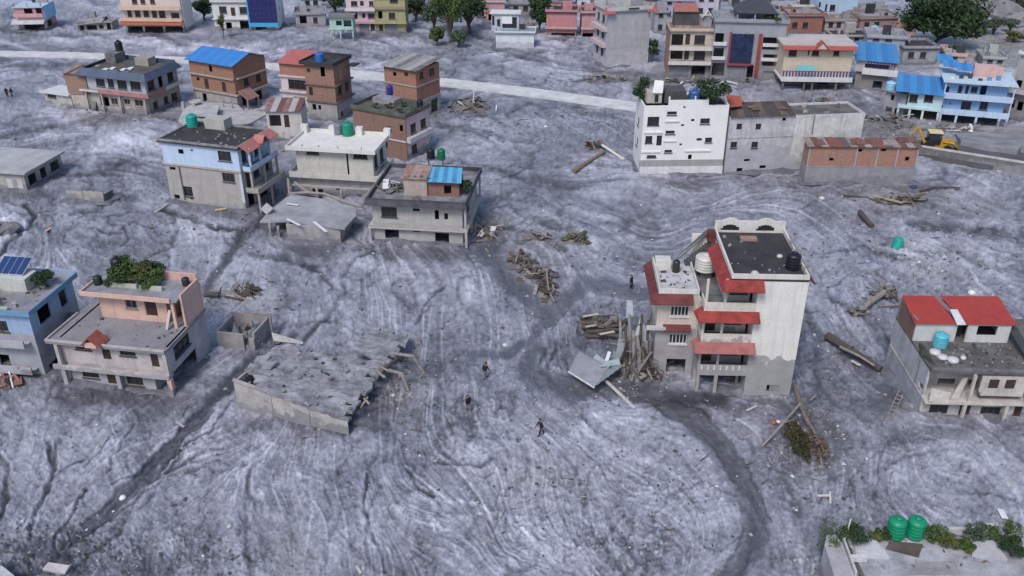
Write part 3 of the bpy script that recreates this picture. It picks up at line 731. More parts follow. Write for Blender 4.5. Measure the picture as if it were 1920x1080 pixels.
    h.parapet(wx0, wy0 - .03, wx1 - .01, wy1, L3 + .16, .45, rp, .12, 'flr')
    h.plate('red_eave', dred, [(wx0 - .75, wy1 + .3, L3 - .5), (wx0 - .75, wy0 - .8, L3 - .5), (wx0 - .03, wy0 - .06, L3 + .12), (wx0 - .03, wy1 + .3, L3 + .12)], .1)
    awning(h, 'red_eave', dred, wx0 - .75, wx1 - .55, wy0 - .06, L3 + .12, .85, .62)
    awning(h, 'red_eave', dred, wx0 + .6, wx1 - .5, wy0 - .02, L2 + .1, .6, .35)
    h.box('ledge', paint((.55, .52, .52), None, .3), wx0 - .9, wy0 - .55, L2 - .25, wx0 + .8, wy0 - .004, L2 - .05)
    # stair from wing terrace to roof
    m = MB()
    for i in range(12): m.box(-.6 + i * .22, D - 1.4, L3 + .17, -.6 + (i + 1) * .22 - .004, D - .5, L3 + .4 + i * .22)
    m.build('stair', concrete((.10, .105, .10), (.05, .05, .05)), h.root)
    h.plate('stair_canopy', sheet((.06, .065, .06)), [(-1.5, D - 1.5, L3 + 1.1), (-1.2, D - 1.6, L3 + 1.1), (1.5, D - .5, L3 + 3.3), (1.2, D - .2, L3 + 3.3)], .12); h.box('dark_red_cap', dred, 1.3, D - 1.3, L3 + 2.6, 1.96, D - .3, L3 + 3.5); h.box('wing_tower', rp, -3.4, D - 2.2, L3 + .165, -2.0, D - 1.0, L3 + 1.0)
    h.box('grey_kerb', CONC(), .3, 2.6, L3 + .004, 1.9, 2.9, L3 + .2); h.box('rooftop_cistern', CONC(), .5, 5.9, L3 + .004, 1.5, 6.9, L3 + .7)
    h.box('roof_opening', plain((.30, .2, .17)), 4.1, 7.4, zt + .004, 5.6, 8.2, zt + .2); 
    tank('squat white water tank between the red eaves of the tall white house', wpos(h, .95, 6.4, L3 + .72), .95, 1.5, (.55, .53, .50))
    tank('black water tank on the dark roof of the tall white house', wpos(h, W - .95, 2.1, zt), .6, 1.5, (.012, .012, .02))
    tank('dark upright tank beside the stair of the tall white house', wpos(h, -1.6, D - 2.6, L3 + .17), .35, 1.2, (.03, .035, .03))
    for i, (x, y, r) in enumerate(((4.1, .9, .35), (6.9, 4.2, .28))):
        mb = MB()
        mb.lathe([(r * .9, 0), (r, .15), (r * .6, .26), (r * .2, .3)], 9); o = mb.build('sack', plain((.5, .48, .47)), None, True, label=('pale sack near the front edge of the dark roof', 'pale sack near the right edge of the dark roof')[i], category='sack'); o.location = wpos(h, x, y, zt)
    for i in range(7):
        y = 1.2 + i * .85; a = Vector(wpos(h, W - .25, y, zt + .45)); b = Vector(wpos(h, W + .35 - .6 * (i % 2), y + .9, zt + .62 + .1 * (i % 3)))
        board(('first', 'second', 'third', 'fourth', 'fifth', 'sixth', 'rearmost')[i] + ' timber from the front on the right parapet of the tall white house', a, b, .14, .06, DRIFT(), group='timbers on the right parapet of the tall white house')
    return h
F5 = red_eaves_house(); F5.bb = [0, 1.0, F5.W, 9.5]

# ---- house with two red roof sheets, right edge
def red_roof_house():
    h = House('ruined_house', 'grey mud-stained house with red sheet roof and torn-open balcony, right edge', (1721, 781), (1918, 786), W=12.5)
    W = h.W; D = h.loc(1667, 678)[1]; z1, zt = 2.05, 4.75
    wl = paint((.50, .50, .54), 1.4, .5, mudc=(.33, .33, .37), rag=1.8); fr = paint((.56, .52, .48), .5, .5, rag=.5)
    ys = 2.0
    h.wall((0, 0), (W, 0), -1, z1 - .2, fr, [('w', 1742, 759, 1777, 778), ('d', 1797, 760, 1818, 786), ('w', 1838, 763, 1876, 780), ('d', 1900, 760, 1915, 786)])
    h.wall((0, ys), (W, ys), z1, zt - .25, fr, [('o', 1757, 710, 1790, 727), ('o', 1813, 712, 1832, 735), ('w', 1855, 713, 1872, 727), ('w', 1878, 713, 1892, 727)])
    h.wall((0, D - .203), (0, .203), -1, zt, wl, [('#o', D - 1.6, 2.3, D - .6, 2.9)])
    h.wall((W, .203), (W, D - .203), -1, zt, wl); h.wall((W, D), (0, D), -1, zt, wl)
    h.slab(-.05, -.75, W, D - .21, z1, .19, fr, 'balcony_slab'); h.slab(.0, -.35, W, D - .01, zt + .2, .22, concrete((.15, .145, .14), (.075, .07, .068), .7), 'roof_terrace')
    # remains of the balcony front
    h.plate('broken_panel', fr, [(.2, -.8, z1 + .1), (1.9, -.7, z1 - .12), (2.0, -.5, z1 + .85), (.4, -.3, z1 + 1.15)], .12)
    h.plate('broken_panel', fr, [(2.2, -.3, z1 + .1), (2.9, -.2, z1 + .05), (3.5, .3, z1 + 1.9), (3.1, .3, z1 + 1.9)], .12)
    h.box('bay_front', fr, 4.35, -.28, z1 + .85, 8.2, -.1, zt - .28); h.box('bay_apron', fr, 4.5, -.4, z1 + .55, 8.0, -.08, z1 + .84)
    for x in (5.0, 6.35): h.box('window_grille', DOORW(), x, -.31, z1 + 1.3, x + .8, -.283, z1 + 2.15)
    for x in (3.6, 8.4, 11.5): h.column(x, -.5, z1 + .01, zt - .03, fr, .12)
    for x in (3.4, 6.9, 9.4, 12.2): h.column(x, -.55, -1, z1 - .2, fr, .13)
    h.box('terrace_kerb', CONC(), -.0, -.36, zt + .205, W, -.16, zt + .42); h.plate('mossy_ledge', concrete((.07, .075, .06), (.03, .035, .03), 1), [(-.1, 2.0, zt + .5), (.55, .4, zt + .25), (.75, 3.4, zt + .25), (.4, 3.8, zt + .45)], .2)
    # roof-top rooms under red sheets
    y0 = h.loc(1717, 609, zt + 2.1)[1] + .45; hz = zt + 2.0; wh = paint((.62, .62, .62), None, .3)
    h.wall((.05, y0), (3.6, y0), zt + .2, hz, wh); h.wall((4.5, y0), (8.2, y0), zt + .2, hz, wh, [('o', 1832, 611, 1870, 630)])
    h.wall((.05, D - .02), (.05, y0 + .203), zt + .21, hz + .2, brick((.20, .11, .085)));
    h.wall((8.2, y0 + .203), (8.2, D - .3), zt + .21, hz, wh); h.wall((8.2, D - .1), (.05, D - .1), zt + .21, hz + .15, wh)
    h.box('dark_passage', plain((.03, .03, .035)), 3.62, y0 + .9, zt + .21, 4.48, y0 + 1.0, hz)
    rd = sheet((.36, .045, .032), (.28, .038, .03), .5)
    L_ = lambda px, py, z: (lambda q: (q[0], q[1], z))(h.loc(px, py, z))
    zf, zb_ = hz + .05, hz + .42
    h.sheets(rd, L_(1716, 608, zf), L_(1796, 609, zf), L_(1752, 555, zb_), L_(1691, 554, zb_), 5)
    h.sheets(rd, L_(1813, 609, zf), L_(1908, 611, zf), L_(1872, 556, zb_), L_(1762, 555, zb_), 6)
    h.sheets(sheet((.20, .17, .17), (.12, .1, .1)), L_(1798, 606, zf - .1), L_(1811, 606, zf - .1), L_(1761, 558, zb_ - .1), L_(1753, 558, zb_ - .1), 1)
    h.plate('white_sheet', plain((.66, .66, .68)), [L_(1795, 609, zf + .1), L_(1812, 609, zf + .1), L_(1795, 580, zf + .3), L_(1781, 580, zf + .3)], .03)
    h.sheets(sheet((.05, .05, .045)), (8.3, .6, zt + .6), (9.1, .6, zt + .6), (9.1, y0 + 2.0, zt + 1.6), (8.3, y0 + 2.0, zt + 1.6), 1)
    tank('light blue water tank before the white wall under the red roof', wpos(h, 2.1, y0 - .75, zt + .2), .62, 1.3, (.10, .42, .52))
    for i, (x, y, r, hh) in enumerate(((1.25, y0 - 2.0, .5, .3), (1.6, y0 - 2.8, .45, .3), (2.3, 1.2, .5, .35), (3.3, 1.6, .25, .3))):
        o = MB().lathe([(r * .9, 0), (r, hh * .4), (r * .85, hh * .9), (r * .3, hh)], 10).build('sack', plain((.58, .56, .56)), None, True, label=('rear white sack on the terrace below the light blue tank', 'middle white sack on the terrace below the light blue tank', 'white ring-like sack near the terrace edge of the red-roofed house', 'small white pot near the terrace edge of the red-roofed house')[i], category=('sack', 'sack', 'sack', 'pot')[i]); o.location = wpos(h, x, y, zt + .2)
    plant('shrub', 'green shrub at the terrace corner of the red-roofed house, right edge', 'shrub', wpos(h, 9.6, .2, zt + .2), 1.8, 1.2, GREEN(), 420, .13)
    return h
F6 = red_roof_house()

# ---- pink house, left foreground
def pink_house():
    h = House('pink_house', 'three-storey pink house with roof garden and mud-covered front terrace', (128, 716), (330, 737), roll=(0, 0))
    W = h.W; D = h.loc(409, 657)[1]; z1 = 1.95; z2 = zat((330, 737), 655); z3 = z2 + 2.75
    g = paint((.52, .47, .46), 2.0, .35, mudc=(.33, .315, .33), rag=.5); pk = paint((.68, .44, .37), None, .25); side = paint((.60, .44, .40), 4.4, .3, mudc=(.36, .35, .375), rag=.25)
    fx = W - 1.9; ry = .12
    h.wall((.5, ry), (fx, ry), -1, z1 - .2, g, [('w', 154, 690, 184, 708), ('d', 201, 694, 221, 720), ('w', 237, 700, 267, 722)])
    h.wall((fx, ry + .203), (fx, D - 2), -1, z1 - .2, g)
    h.wall((.1, ry), (W - .1, ry), z1, z2 - .25, g, [('w', 141, 641, 169, 655), ('d', 192, 651, 207, 674), ('w', 224, 651, 253, 667), ('d', 283, 660, 297, 688)])
    h.wall((W - .1, ry + .203), (W - .1, D - .203), z1, z2, side, [('#w', .8, z1 + .9, 3.6, z1 + 2.15)])
    h.wall((W - .1, D - 2.6), (W - .1, D - .203), -1, z1 - .004, side); h.wall((W - .1, D), (.1, D), -1, z2, g); h.wall((.1, D - .203), (.1, ry + .203), -1, z2, g, [('#o', 1, .3, 2, 1.5), ('#o', 3, 2.6, 4.5, 3.8)])
    h.slab(-.6, -.6, W + .0, ry + .2, z1, .19, g, 'balcony_slab'); h.box('balcony_kerb', g, -.6, -.6, z1 + .004, W + .0, -.48, z1 + .28)
    h.slab(-.1, ry + .21, W - .32, D - .21, z1, .19, g)
    h.slab(-.75, -.55, W + .05, D - .02, z2, .24, concrete((.26, .255, .275), (.185, .18, .195), .45), 'terrace_slab')
    h.box('terrace_kerb', g, -.75, -.58, z2 + .004, W + .05, -.42, z2 + .2); h.box('terrace_kerb', g, -.75, -.415, z2 + .004, -.6, D * .6, z2 + .2)
    for x in (W - .12, W * .52, .2): h.column(x, -.3, -1, z1 - .195, pk if x > W - 1 else g, .2)
    for x in (W - .12, .1): h.column(x, -.32, z1 + .003, z2 - .245, g, .16)
    # little red gable on the terrace edge
    gx, _ = h.loc(182, 640, z2); red = plain((.34, .10, .08), .7, .3, .4, 2)
    for s_ in (-1, 1): h.plate('gable_roof', red, [(gx - .0, -1.0, z2 + 1.05), (gx + s_ * 1.0, -1.0, z2 + .1), (gx + s_ * 1.0, .6, z2 + .1), (gx, .6, z2 + 1.05)][::s_], .1)
    h.box('gable_front', pk, gx - .55, -.85, z2 - .1, gx + .55, -.7, z2 + .45)
    # top storey, set back
    x0, y0 = h.loc(193, 594, z2); y0 = max(y0, D - 5.6); xr = W - 2.0
    h.wall((x0, y0), (xr, y0), z2 + .005, z3, pk, [('w', 235, 562, 256, 578), ('d', 272, 565, 294, 592)], fm=plain((.3, .27, .26)))
    h.wall((xr, y0 + .2), (xr, D - .5), z2 + .005, z3, pk); h.wall((W - .1, y0 - .4), (W - .1, D - .203), z2 + .005, z3 + .55, pk, [('#o', 3.6, z3 - .35, 4.2, z3 + .2)])
    h.wall((W - .1, D), (x0, D), z2 + .005, z3, pk); h.wall((x0, D - .203), (x0, y0 + .203), z2 + .005, z3, pk)
    h.slab(x0 - .9, y0 - .95, W - .31, D - .2, z3 + .2, .19, MROOF(), 'roof_slab')
    h.box('pink_fascia', pk, x0 - .95, y0 - 1.1, z3 + .0, W - .9, y0 - .955, z3 + .42); h.box('pink_fascia', pk, x0 - 1.05, y0 - .95, z3 + .02, x0 - .905, D - 1, z3 + .4)
    h.box('pink_parapet', pk, x0 + 1.5, D - .19, z3 + .205, W - .3, D - .02, z3 + .95)
    h.column(W - .9, y0 - .7, z2 + .005, z3, pk, .13); h.plate('fallen_beam', g, [(W - 1.7, y0 - 1.3, z2 + .1), (W - 1.45, y0 - 1.35, z2 + .1), (W - 1.3, y0 - .5, z2 + 1.7), (W - 1.55, y0 - .5, z2 + 1.7)], .15)
    m = paint((.50, .52, .42), None, .3)
    for (a, b, c, d) in ((.1, -.3, 2.7, -.05), (3.0, -.35, 5.2, -.1), (-.1, -.05, .1, 1.4)): h.box('planter', m, x0 + 1 + a, y0 + .9 + b, z3 + .205, x0 + 1 + c, y0 + .9 + d, z3 + .6)
    i = 0
    for x, y, w_, hh, mt, la in ((1.2, 2.6, 2.2, 1.9, GREEN(), 'tall green bush at the rear left of the pink house roof garden'), (2.9, 2.3, 2.4, 1.5, OLIVE(), 'olive-brown bush in the middle of the pink house roof garden'), (4.6, 1.7, 2.1, 1.5, GREEN(), 'green bush at the right of the pink house roof garden'), (1.6, 1.5, 1.9, 1.2, DARKG(), 'dark low bush behind the pale planter on the pink house'), (3.6, 3.4, 2.0, 1.4, DARKG(), 'dark bush at the back of the pink house roof garden')):
        plant('roof_bush', la, 'bush', wpos(h, x0 + x, y0 + y, z3 + .2), w_ * 1.45, hh * 1.0, mt, 1700, .11, 12, .06, low=.08)
    tank('black water tank behind the roof garden of the pink house', wpos(h, x0 + .9, D - .6, z3 + .2), .55, 2.1, (.012, .012, .018))
    tank('small dark tank left of the roof garden of the pink house', wpos(h, x0 - .3, D - 2.2, z3 + .2), .4, .9, (.02, .03, .03))
    tank('dark barrel near the right parapet of the pink house roof', wpos(h, W - .9, D - 1.0, z3 + .2), .35, .8, (.02, .022, .03))
    return h
F2 = pink_house()

# ---- blue house at the left edge
def blue_house():
    h = House('blue_house', 'pale blue house with solar panel and roof plants, left edge', (-70, 693), (86, 705))
    W = h.W; D = 7.0; z1, z2, zt = .9, 3.7, 6.75
    b = paint((.33, .46, .66), 4.6, .25, mudc=(.34, .34, .37), rag=.4); trim = plain((.16, .30, .46), .6, .3, .3)
    h.wall((0, 0), (W, 0), -1, zt, b, [('w', 0, 607, 6, 625), ('o', 0, 665, 20, 693), ('#w', 1.2, z1 + 1, 2.6, z1 + 2.1), ('#w', 4.8, z2 + .9, 6, z2 + 2.0), ('#w', 1.2, z2 + .9, 2.6, z2 + 2)])
    h.wall((W, .203), (W, D - .203), -1, zt, b, [('#o', 1.0, z2 + 1.0, 2.9, zt - .45), ('#o', 4.4, z2 + .9, 5.6, zt - .4), ('#o', .9, z2 - .9, 1.7, z2 - .3), ('#o', 2.2, z1 + .6, 4.6, z2 - .9), ('#o', .6, -.5, 2.6, .7)])
    h.wall((W, D), (0, D), -1, zt, b); h.wall((0, D - .203), (0, .203), -1, zt, b)
    for z in (z1, z2): h.slab(.21, .21, W - .21, D - .21, z, .2, CONC()); h.box('storey_ledge', paint((.40, .40, .43), None, .3), .0, -1.0, z - .2, W - .5, -.004, z + .0); h.box('balcony_parapet', paint((.42, .42, .46), None, .3), .0, -1.0, z + .004, W - .5, -.86, z + .55)
    h.plate('stair_flight', CONC(), [(W + .05, 2.3, z2 - 1.7), (W + .9, 2.3, z2 - 1.7), (W + .9, 5.2, z2 + .2), (W + .05, 5.2, z2 + .2)], .2)
    h.slab(-.4, -.5, W + .45, D + .2, zt + .2, .19, MROOF(), 'roof_slab')
    h.box('blue_cornice', trim, -.45, -.62, zt - .05, W + .58, -.505, zt + .45); h.box('blue_cornice', trim, W + .455, -.5, zt - .05, W + .58, D + .2, zt + .43); h.box('blue_cornice', b, -.4, D + .08, zt + .204, W + .45, D + .2, zt + .6)
    xs, ys = h.loc(37, 545, zt + .2); wb = paint((.60, .60, .56), None, .25)
    h.box('stair_head', wb, xs - 3.2, ys - .2, zt + .205, xs + .9, ys + 1.7, zt + 1.5)
    h.box('planter', paint((.48, .50, .42), None, .3), xs - 3.0, -.35, zt + .205, xs + 1.3, -.1, zt + .55)
    sp = House.__new__(House)
    r = thing('solar_panel', 'tilted dark blue solar panel with white frame on the blue house', 'solar panel', wpos(h, xs - .6, ys + 1.4, zt + 1.5), (0, 0, h.yaw))
    MB().plate([(-1.9, -1.0, .1), (1.0, -1.0, .1), (1.0, 1.0, 1.0), (-1.9, 1.0, 1.0)], .07).build('frame', plain((.5, .52, .55), .4), r)
    for i in range(4): MB().plate([(-1.84 + i * .71, -.94, .15), (-1.18 + i * .71, -.94, .15), (-1.18 + i * .71, .94, .995), (-1.84 + i * .71, .94, .995)], .02).build('cell_panel', plain((.02, .05, .16), .25, .5, .3, 8), r)
    for x in (-1.6, .7): MB().tube([(x, .8, 0), (x, .8, .9)], [.04, .04], 6).build('support', plain((.3, .3, .3)), r)
    plant('roof_bush', 'green bush beside the stair head on the blue house', 'bush', wpos(h, xs + 2.0, ys + 1.0, zt + .2), 2.4, 1.7, DARKG(), 800, .13, 8, .15)
    plant('roof_bush', 'low green bush behind the front planter of the blue house', 'bush', wpos(h, xs - 1.0, .5, zt + .2), 2.2, 1.1, GREEN(), 600, .12, 7, .15)
    plant('roof_bush', 'yellow-green bush at the very left edge on the blue house', 'bush', wpos(h, xs - 2.4, 1.6, zt + .2), 1.9, 1.4, OLIVE(), 500, .12, 6, .15)
    return h
F1 = blue_house()

# ---- broken small room right of the pink house
def ruined_room():
    h = House('ruined_hut', 'roofless grey hut full of rubble beside the pink house', (410, 655), (480, 664), cat='ruin')
    W = h.W; D = h.loc(518, 632)[1]; g = paint((.34, .32, .325), .8, .5)
    h.wall((0, 0), (W * .72, 0), -1, 2.0, g); h.wall((W * .86, 0), (W, 0), -1, 1.7, g, name='broken_wall'); h.wall((W, .203), (W, D - .203), -1, 2.2, g, [('#o', .5, .3, 1.4, 1.3)]); h.wall((W, D), (0, D), -1, 2.4, g, [('#o', .8, .7, 1.8, 1.7)]); h.wall((0, D - .203), (0, .203), -1, 2.1, g)
    h.box('mud_fill', MROOF(), .21, .21, -.5, W - .21, D - .21, .7)
    for i in range(7):
        x, y = random.uniform(.6, W - .8), random.uniform(.6, D - .6); a = random.uniform(0, 3.1); c, s_ = math.cos(a) * .7, math.sin(a) * .7
        h.plate('broken_slab', CONC(), [(x - c, y - s_, .75), (x + s_ * .7, y - c * .7, .8), (x + c, y + s_, 1.6 + random.uniform(0, .7)), (x - s_ * .7, y + c * .7, 1.5)], .12)
    h.column(W + .35, D - .3, -.5, 2.7, DRIFT(), .08); h.plate('fallen_beam', DRIFT(), [(W - 2.6, D - .1, 2.5), (W + .4, D - .25, 2.75), (W + .4, D - .05, 2.75), (W - 2.6, D + .1, 2.5)], .12)
ruined_room()

# ---- collapsed flat-roofed building
def slab_wreck():
    o = G(435, 745); root = thing('collapsed_building', 'collapsed building with mud-covered tilted flat roof in the foreground', 'ruin', (o.x, o.y, 0))
    P = lambda px, py, z: G(px, py, z) - Vector((o.x, o.y, 0))
    A, B, C_, D_, E_, F_, G_ = P(437, 712, 2.9), P(652, 787, 1.45), P(727, 680, 1.7), P(775, 628, 1.55), P(697, 611, 1.5), P(655, 655, 1.6), P(516, 643, 2.6)
    mr = concrete((.33, .33, .36), (.12, .118, .13), .9); g = paint((.46, .43, .41), .9, .5, rag=1.1)
    def grid(name, a, b, c, d, n, m_, hole=None):
        mb = MB(); H_ = {}
        for i in range(n + 1):
            for j in range(m_ + 1):
                p = a.lerp(b, i / n).lerp(d.lerp(c, i / n), j / m_); p = p + Vector((random.uniform(-.12, .12), random.uniform(-.12, .12), .16 * math.sin(i * 1.1 + j * .7) * math.sin(j * .9) + random.uniform(-.09, .09))); H_[i, j] = len(mb.v); mb.v += [tuple(p), tuple(p - Vector((0, 0, .26)))]
        for i in range(n):
            for j in range(m_):
                if hole and hole(i, j): continue
                q = [H_[i, j], H_[i + 1, j], H_[i + 1, j + 1], H_[i, j + 1]]
                mb.f += [tuple(q), tuple(x + 1 for x in q[::-1])]
                for k, (di, dj) in enumerate(((0, -1), (1, 0), (0, 1), (-1, 0))):
                    ni, nj = i + di, j + dj
                    if not (0 <= ni < n and 0 <= nj < m_) or (hole and hole(ni, nj)):
                        a0, a1 = q[k], q[(k + 1) % 4]; mb.f.append((a0, a0 + 1, a1 + 1, a1))
        mb.build(name, mr, root)
    AB = A.lerp(B, .02)
    grid('roof_slab', A, B, C_, G_.lerp(C_, .02), 22, 16, lambda i, j: (i < 4 and j < 4 and i + j < 5) or (i == 21 and j in (1, 5, 6, 11)) or (i, j) in ((20, 3), (20, 11), (12, 9), (13, 9), (7, 13), (6, 15), (7, 15), (8, 15)))
    grid('rear_roof_slab', F_.lerp(C_, .05) + Vector((0, .05, .06)), C_ + Vector((.05, .02, .04)), D_, E_, 9, 8, lambda i, j: (i == 8 and j % 3 == 1) or (j == 7 and i in (2, 5)))
    # front wall with ragged foot, panels side by side
    n = 3
    for i in range(n):
        p, q = A.lerp(B, i / n), A.lerp(B, (i + 1) / n - .004); dn = Vector((0, .22, 0)); cut = Vector((0, 0, -.3)); ft = Vector((0, 0, 0)); zb = random.uniform(-.4, -.1)
        p1, q1 = p + cut, q + cut; p0, q0 = Vector((p.x, p.y + .02, zb)), Vector((q.x, q.y + .02, zb))
        MB().hexa([p0, q0, q0 + dn, p0 + dn], [p1, q1, q1 + dn, p1 + dn]).build('wall_panel', g, root)
    p, q = A, G_; dn = Vector((.22, .1, 0)); p1, q1 = p + Vector((0, 0, -.3)), q + Vector((0, 0, -.3)); MB().hexa([Vector((p.x, p.y + .3, -.4)), Vector((p.x, p.y + .3, -.4)) + dn, Vector((q.x, q.y, -.4)) + dn, Vector((q.x, q.y, -.4))], [p1 + Vector((0, .3, 0)), p1 + Vector((0, .3, 0)) + dn, q1 + dn, q1]).build('side_wall', g, root)
    MB().plate([A + Vector((-.05, 0, .02)), A.lerp(B, .2) + Vector((0, 0, .06)), A.lerp(B, .2) + Vector((0, .2, .06)), A + Vector((-.05, .25, .02))], .2).build('roof_edge', g, root)
    for a, b, c, d in (((1.6, .9, 2.2), (3.7, .4, 2.9), (4.1, 1.4, 3.0), (2.2, 2.0, 2.35)), ((1.8, 1.9, 2.6), (3.1, 1.6, 2.9), (3.3, 2.3, 3.0), (2.0, 2.5, 2.8))):
        MB().plate([Vector(x) for x in (a, b, c, d)], .16).build('broken_slab', MROOF(), root)
    MB().plate([G_ + Vector((-.2, .2, .1)), G_ + Vector((2.6, -.2, .0)), G_ + Vector((2.6, 0, .15)), G_ + Vector((-.4, .6, .8))], .15).build('tilted_parapet', g, root)
    for i in range(60):   # loose lumps on the slab
        u, v_ = random.random(), random.random(); p = A.lerp(B, u).lerp(G_.lerp(C_, u), v_) + Vector((0, 0, .02)); r = random.uniform(.06, .22)
        m = MB().lathe([(r, 0), (r * 1.05, r * .3), (r * .5, r * .7)], 6); ob = m.build('rubble', random.choice((CONC(), MROOF(), CONC(), MROOF(), BARK(), DROOF())), root); ob.location = p
slab_wreck()
for la, pts, r0, r1 in (('long pale bent pole sticking out right of the collapsed roof', [(738, 663, 2.0), (775, 668, 1.9), (795, 700, .1)], .17, .14), ('pale pole leaning from the collapsed roof edge to the mud', [(728, 694, 2.0), (753, 700, 1.7), (766, 732, .1)], .17, .13),
    ('short pole at the far right corner of the collapsed roof', [(778, 625, 1.4), (792, 650, .1)], .12, .1), ('short white stick at the lower right edge of the collapsed roof', [(683, 747, 1.8), (692, 757, 1.7), (697, 766, .9)], .1, .09),
    ('white forked stick lying at the collapsed roof edge', [(676, 765, .8), (690, 744, 1.7)], .1, .08), ('brown branch between the two poles of the collapsed roof', [(722, 690, 1.9), (745, 672, 1.8), (752, 678, 1.0)], .2, .08), ('pale plank on the right part of the collapsed roof', [(705, 692, 1.9), (722, 708, 1.8)], .12, .12), ('second pale plank on the right part of the collapsed roof', [(712, 686, 2.0), (730, 697, 1.9)], .1, .1)):
    logpiece(la, pts, r0, r1, DRIFT() if 'brown' not in la else BARK(), 'pole', 'pole')

# ================================================================== middle distance
def brick_long():      # low brick building with patched tin roof
    h = House('brick_shed', 'long low brick building with rusty patched tin roof and grey plastered base', (1507, 342), (1710, 344), cat='building')
    W = h.W; D = 2.6; zt = 5.3; zb = 2.35
    pl = paint((.30, .295, .315), None, .35); bk = brick((.38, .20, .15), (.33, .27, .25))
    h.shell(0, 0, W, D, -1, zb, pl); h.shell(.03, .03, W - .03, D - .03, zb + .004, zt, bk, [('o', 1555, 296, 1563, 302), ('o', 1607, 279, 1617, 285), ('o', 1652, 279, 1662, 284), ('o', 1697, 294, 1705, 302)])
    for x in (W * .44, W * .63, W * .81, W - .1, .1): h.box('concrete_pilaster', paint((.40, .37, .35), None, .3), x - .1, -.03, zb + .1, x + .1, .028, zt)
    h.box('tie_beam', pl, -.02, -.04, zb - .1, W, .0, zb + .1)
    ms = [sheet((.17, .085, .06), (.10, .06, .05), .7), sheet((.30, .27, .26), (.16, .1, .08), .7), sheet((.12, .055, .04), (.2, .1, .07), .7), sheet((.22, .16, .14), (.3, .28, .28), .6), sheet((.20, .075, .055), None, .7), sheet((.10, .085, .085), None, .7)]
    random.shuffle(ms)
    h.sheets(ms, (-.3, -.35, zt + .02), (W + .3, -.35, zt + .02), (W + .3, D + .3, zt + .3), (-.3, D + .3, zt + .3), 16)
    for i in range(9):
        x = random.uniform(0, W - 1); y = random.uniform(0, 1.4); z = zt + .12 + y * .1
        h.plate('loose_sheet', random.choice(ms), [(x, y, z), (x + random.uniform(.6, 1.5), y - .1, z), (x + random.uniform(.9, 1.4), y + 1.6, z + .28), (x + .2, y + 1.5, z + .28)], .02)
brick_long()

def white_block():
    h = House('white_building', 'tall white flat-roofed building with many small dark windows beside the grey hall', (1199, 326), (1353, 324), cat='building', fm=plain((.05, .05, .055)))
    W = h.W; D = 6.5; zt = zat((1353, 324), 197); wm = paint((.80, .79, .77), -9, .12, streak=.15); zm = zat((1353, 324), 187)
    u = lambda px: h.hit((0, 0), (W, 0), px, 260)[0]
    ops = [('w', 1214, 219, 1236, 235), ('w', 1210, 255, 1223, 268), ('w', 1231, 254, 1241, 273), ('w', 1251, 209, 1269, 215), ('w', 1248, 245, 1265, 251), ('w', 1246, 281, 1260, 286), ('w', 1313, 222, 1331, 232), ('w', 1306, 259, 1316, 264), ('w', 1322, 258, 1335, 267),
           ('o', 1281, 199, 1286, 203), ('o', 1296, 223, 1302, 228), ('o', 1277, 233, 1283, 237), ('o', 1274, 269, 1279, 273), ('o', 1290, 290, 1297, 299), ('w', 1213, 291, 1230, 295)]
    h.shell(0, 0, W, D, -1, zt, wm, ops, right=[('#o', .2, 5.0, 1.2, 7.2), ('#o', .3, 8, 1.0, 9.5)], left=[('#w', 2, 3, 3.2, 4.2), ('#w', 2, 6, 3.2, 7.2)])
    h.slab(.2, .2, W - .2, D - .2, zt - .35, .2, DROOF(), 'roof_slab')
    a, b = u(1248), u(1322)
    h.box('raised_parapet', wm, a, .0, zt + .004, b, .2, zm); h.box('parapet_post', wm, u(1296), .0, zm + .002, u(1298), .2, zm + .5); h.box('parapet_post', wm, a, 0, zm + .002, a + .2, .2, zm + .5); h.box('parapet_post', wm, b - .2, 0, zm + .002, b, .2, zm + .45)
    z1 = h.hit((0, 0), (W, 0), 1230, 300)[1]; z0 = h.hit((0, 0), (W, 0), 1230, 312)[1]
    h.box('grey_plinth', paint((.34, .34, .34), None, .2), u(1201), -.12, z0 + .004, W - .05, -.004, z1); h.box('white_apron', paint((.70, .69, .68), -.3, .3, rag=.3), -.02, -.3, -1, W, -.004, z0)
    for px0, px1, y in ((1206, 1241, 248), (1204, 1240, 284), (1244, 1270, 227), (1244, 1268, 264), (1286, 1334, 283)):
        z = h.hit((0, 0), (W, 0), 1230, y)[1]; h.box('ledge', wm, u(px0), -.18, z - .1, u(px1), -.004, z + .08)
    st = paint((.50, .46, .43), None, .4)
    h.box('roof_room', st, .5, 1.2, zt + .004, 2.6, 3.4, zt + 1.7); h.plate('roof_room_wall', wm, [(1.2, 1.0, zt + 1.5), (2.6, .9, zt + 1.5), (2.7, 1.3, zt + 3.1), (1.5, 1.5, zt + 3.2)], .12); h.box('roof_room', concrete((.09, .085, .08), (.05, .05, .05)), 3.0, 1.2, zt + .004, 6.0, 4.4, zt + 1.6)
    h.box('doorway', plain((.02, .02, .02)), 1.6, 1.14, zt + .2, 2.1, 1.196, zt + 1.2)
    tank('blue water tank on the roof of the tall white building', wpos(h, 7.2, 1.5, zt - .34), .85, 2.2, (.04, .10, .26))
    plant('roof_tree', 'dark green leafy tree on the right roof corner of the white building', 'tree', wpos(h, 9.4, 1.4, zt - .34), 5.0, 3.6, DARKG(), 2600, .17, 14, .1, low=.1)
    plant('roof_bush', 'dark bush at the left roof edge of the tall white building', 'bush', wpos(h, .1, 3.6, zt - .34), 2.8, 3.6, DARKG(), 1100, .17, 9, .1, low=.1)
    return h
WB = white_block()

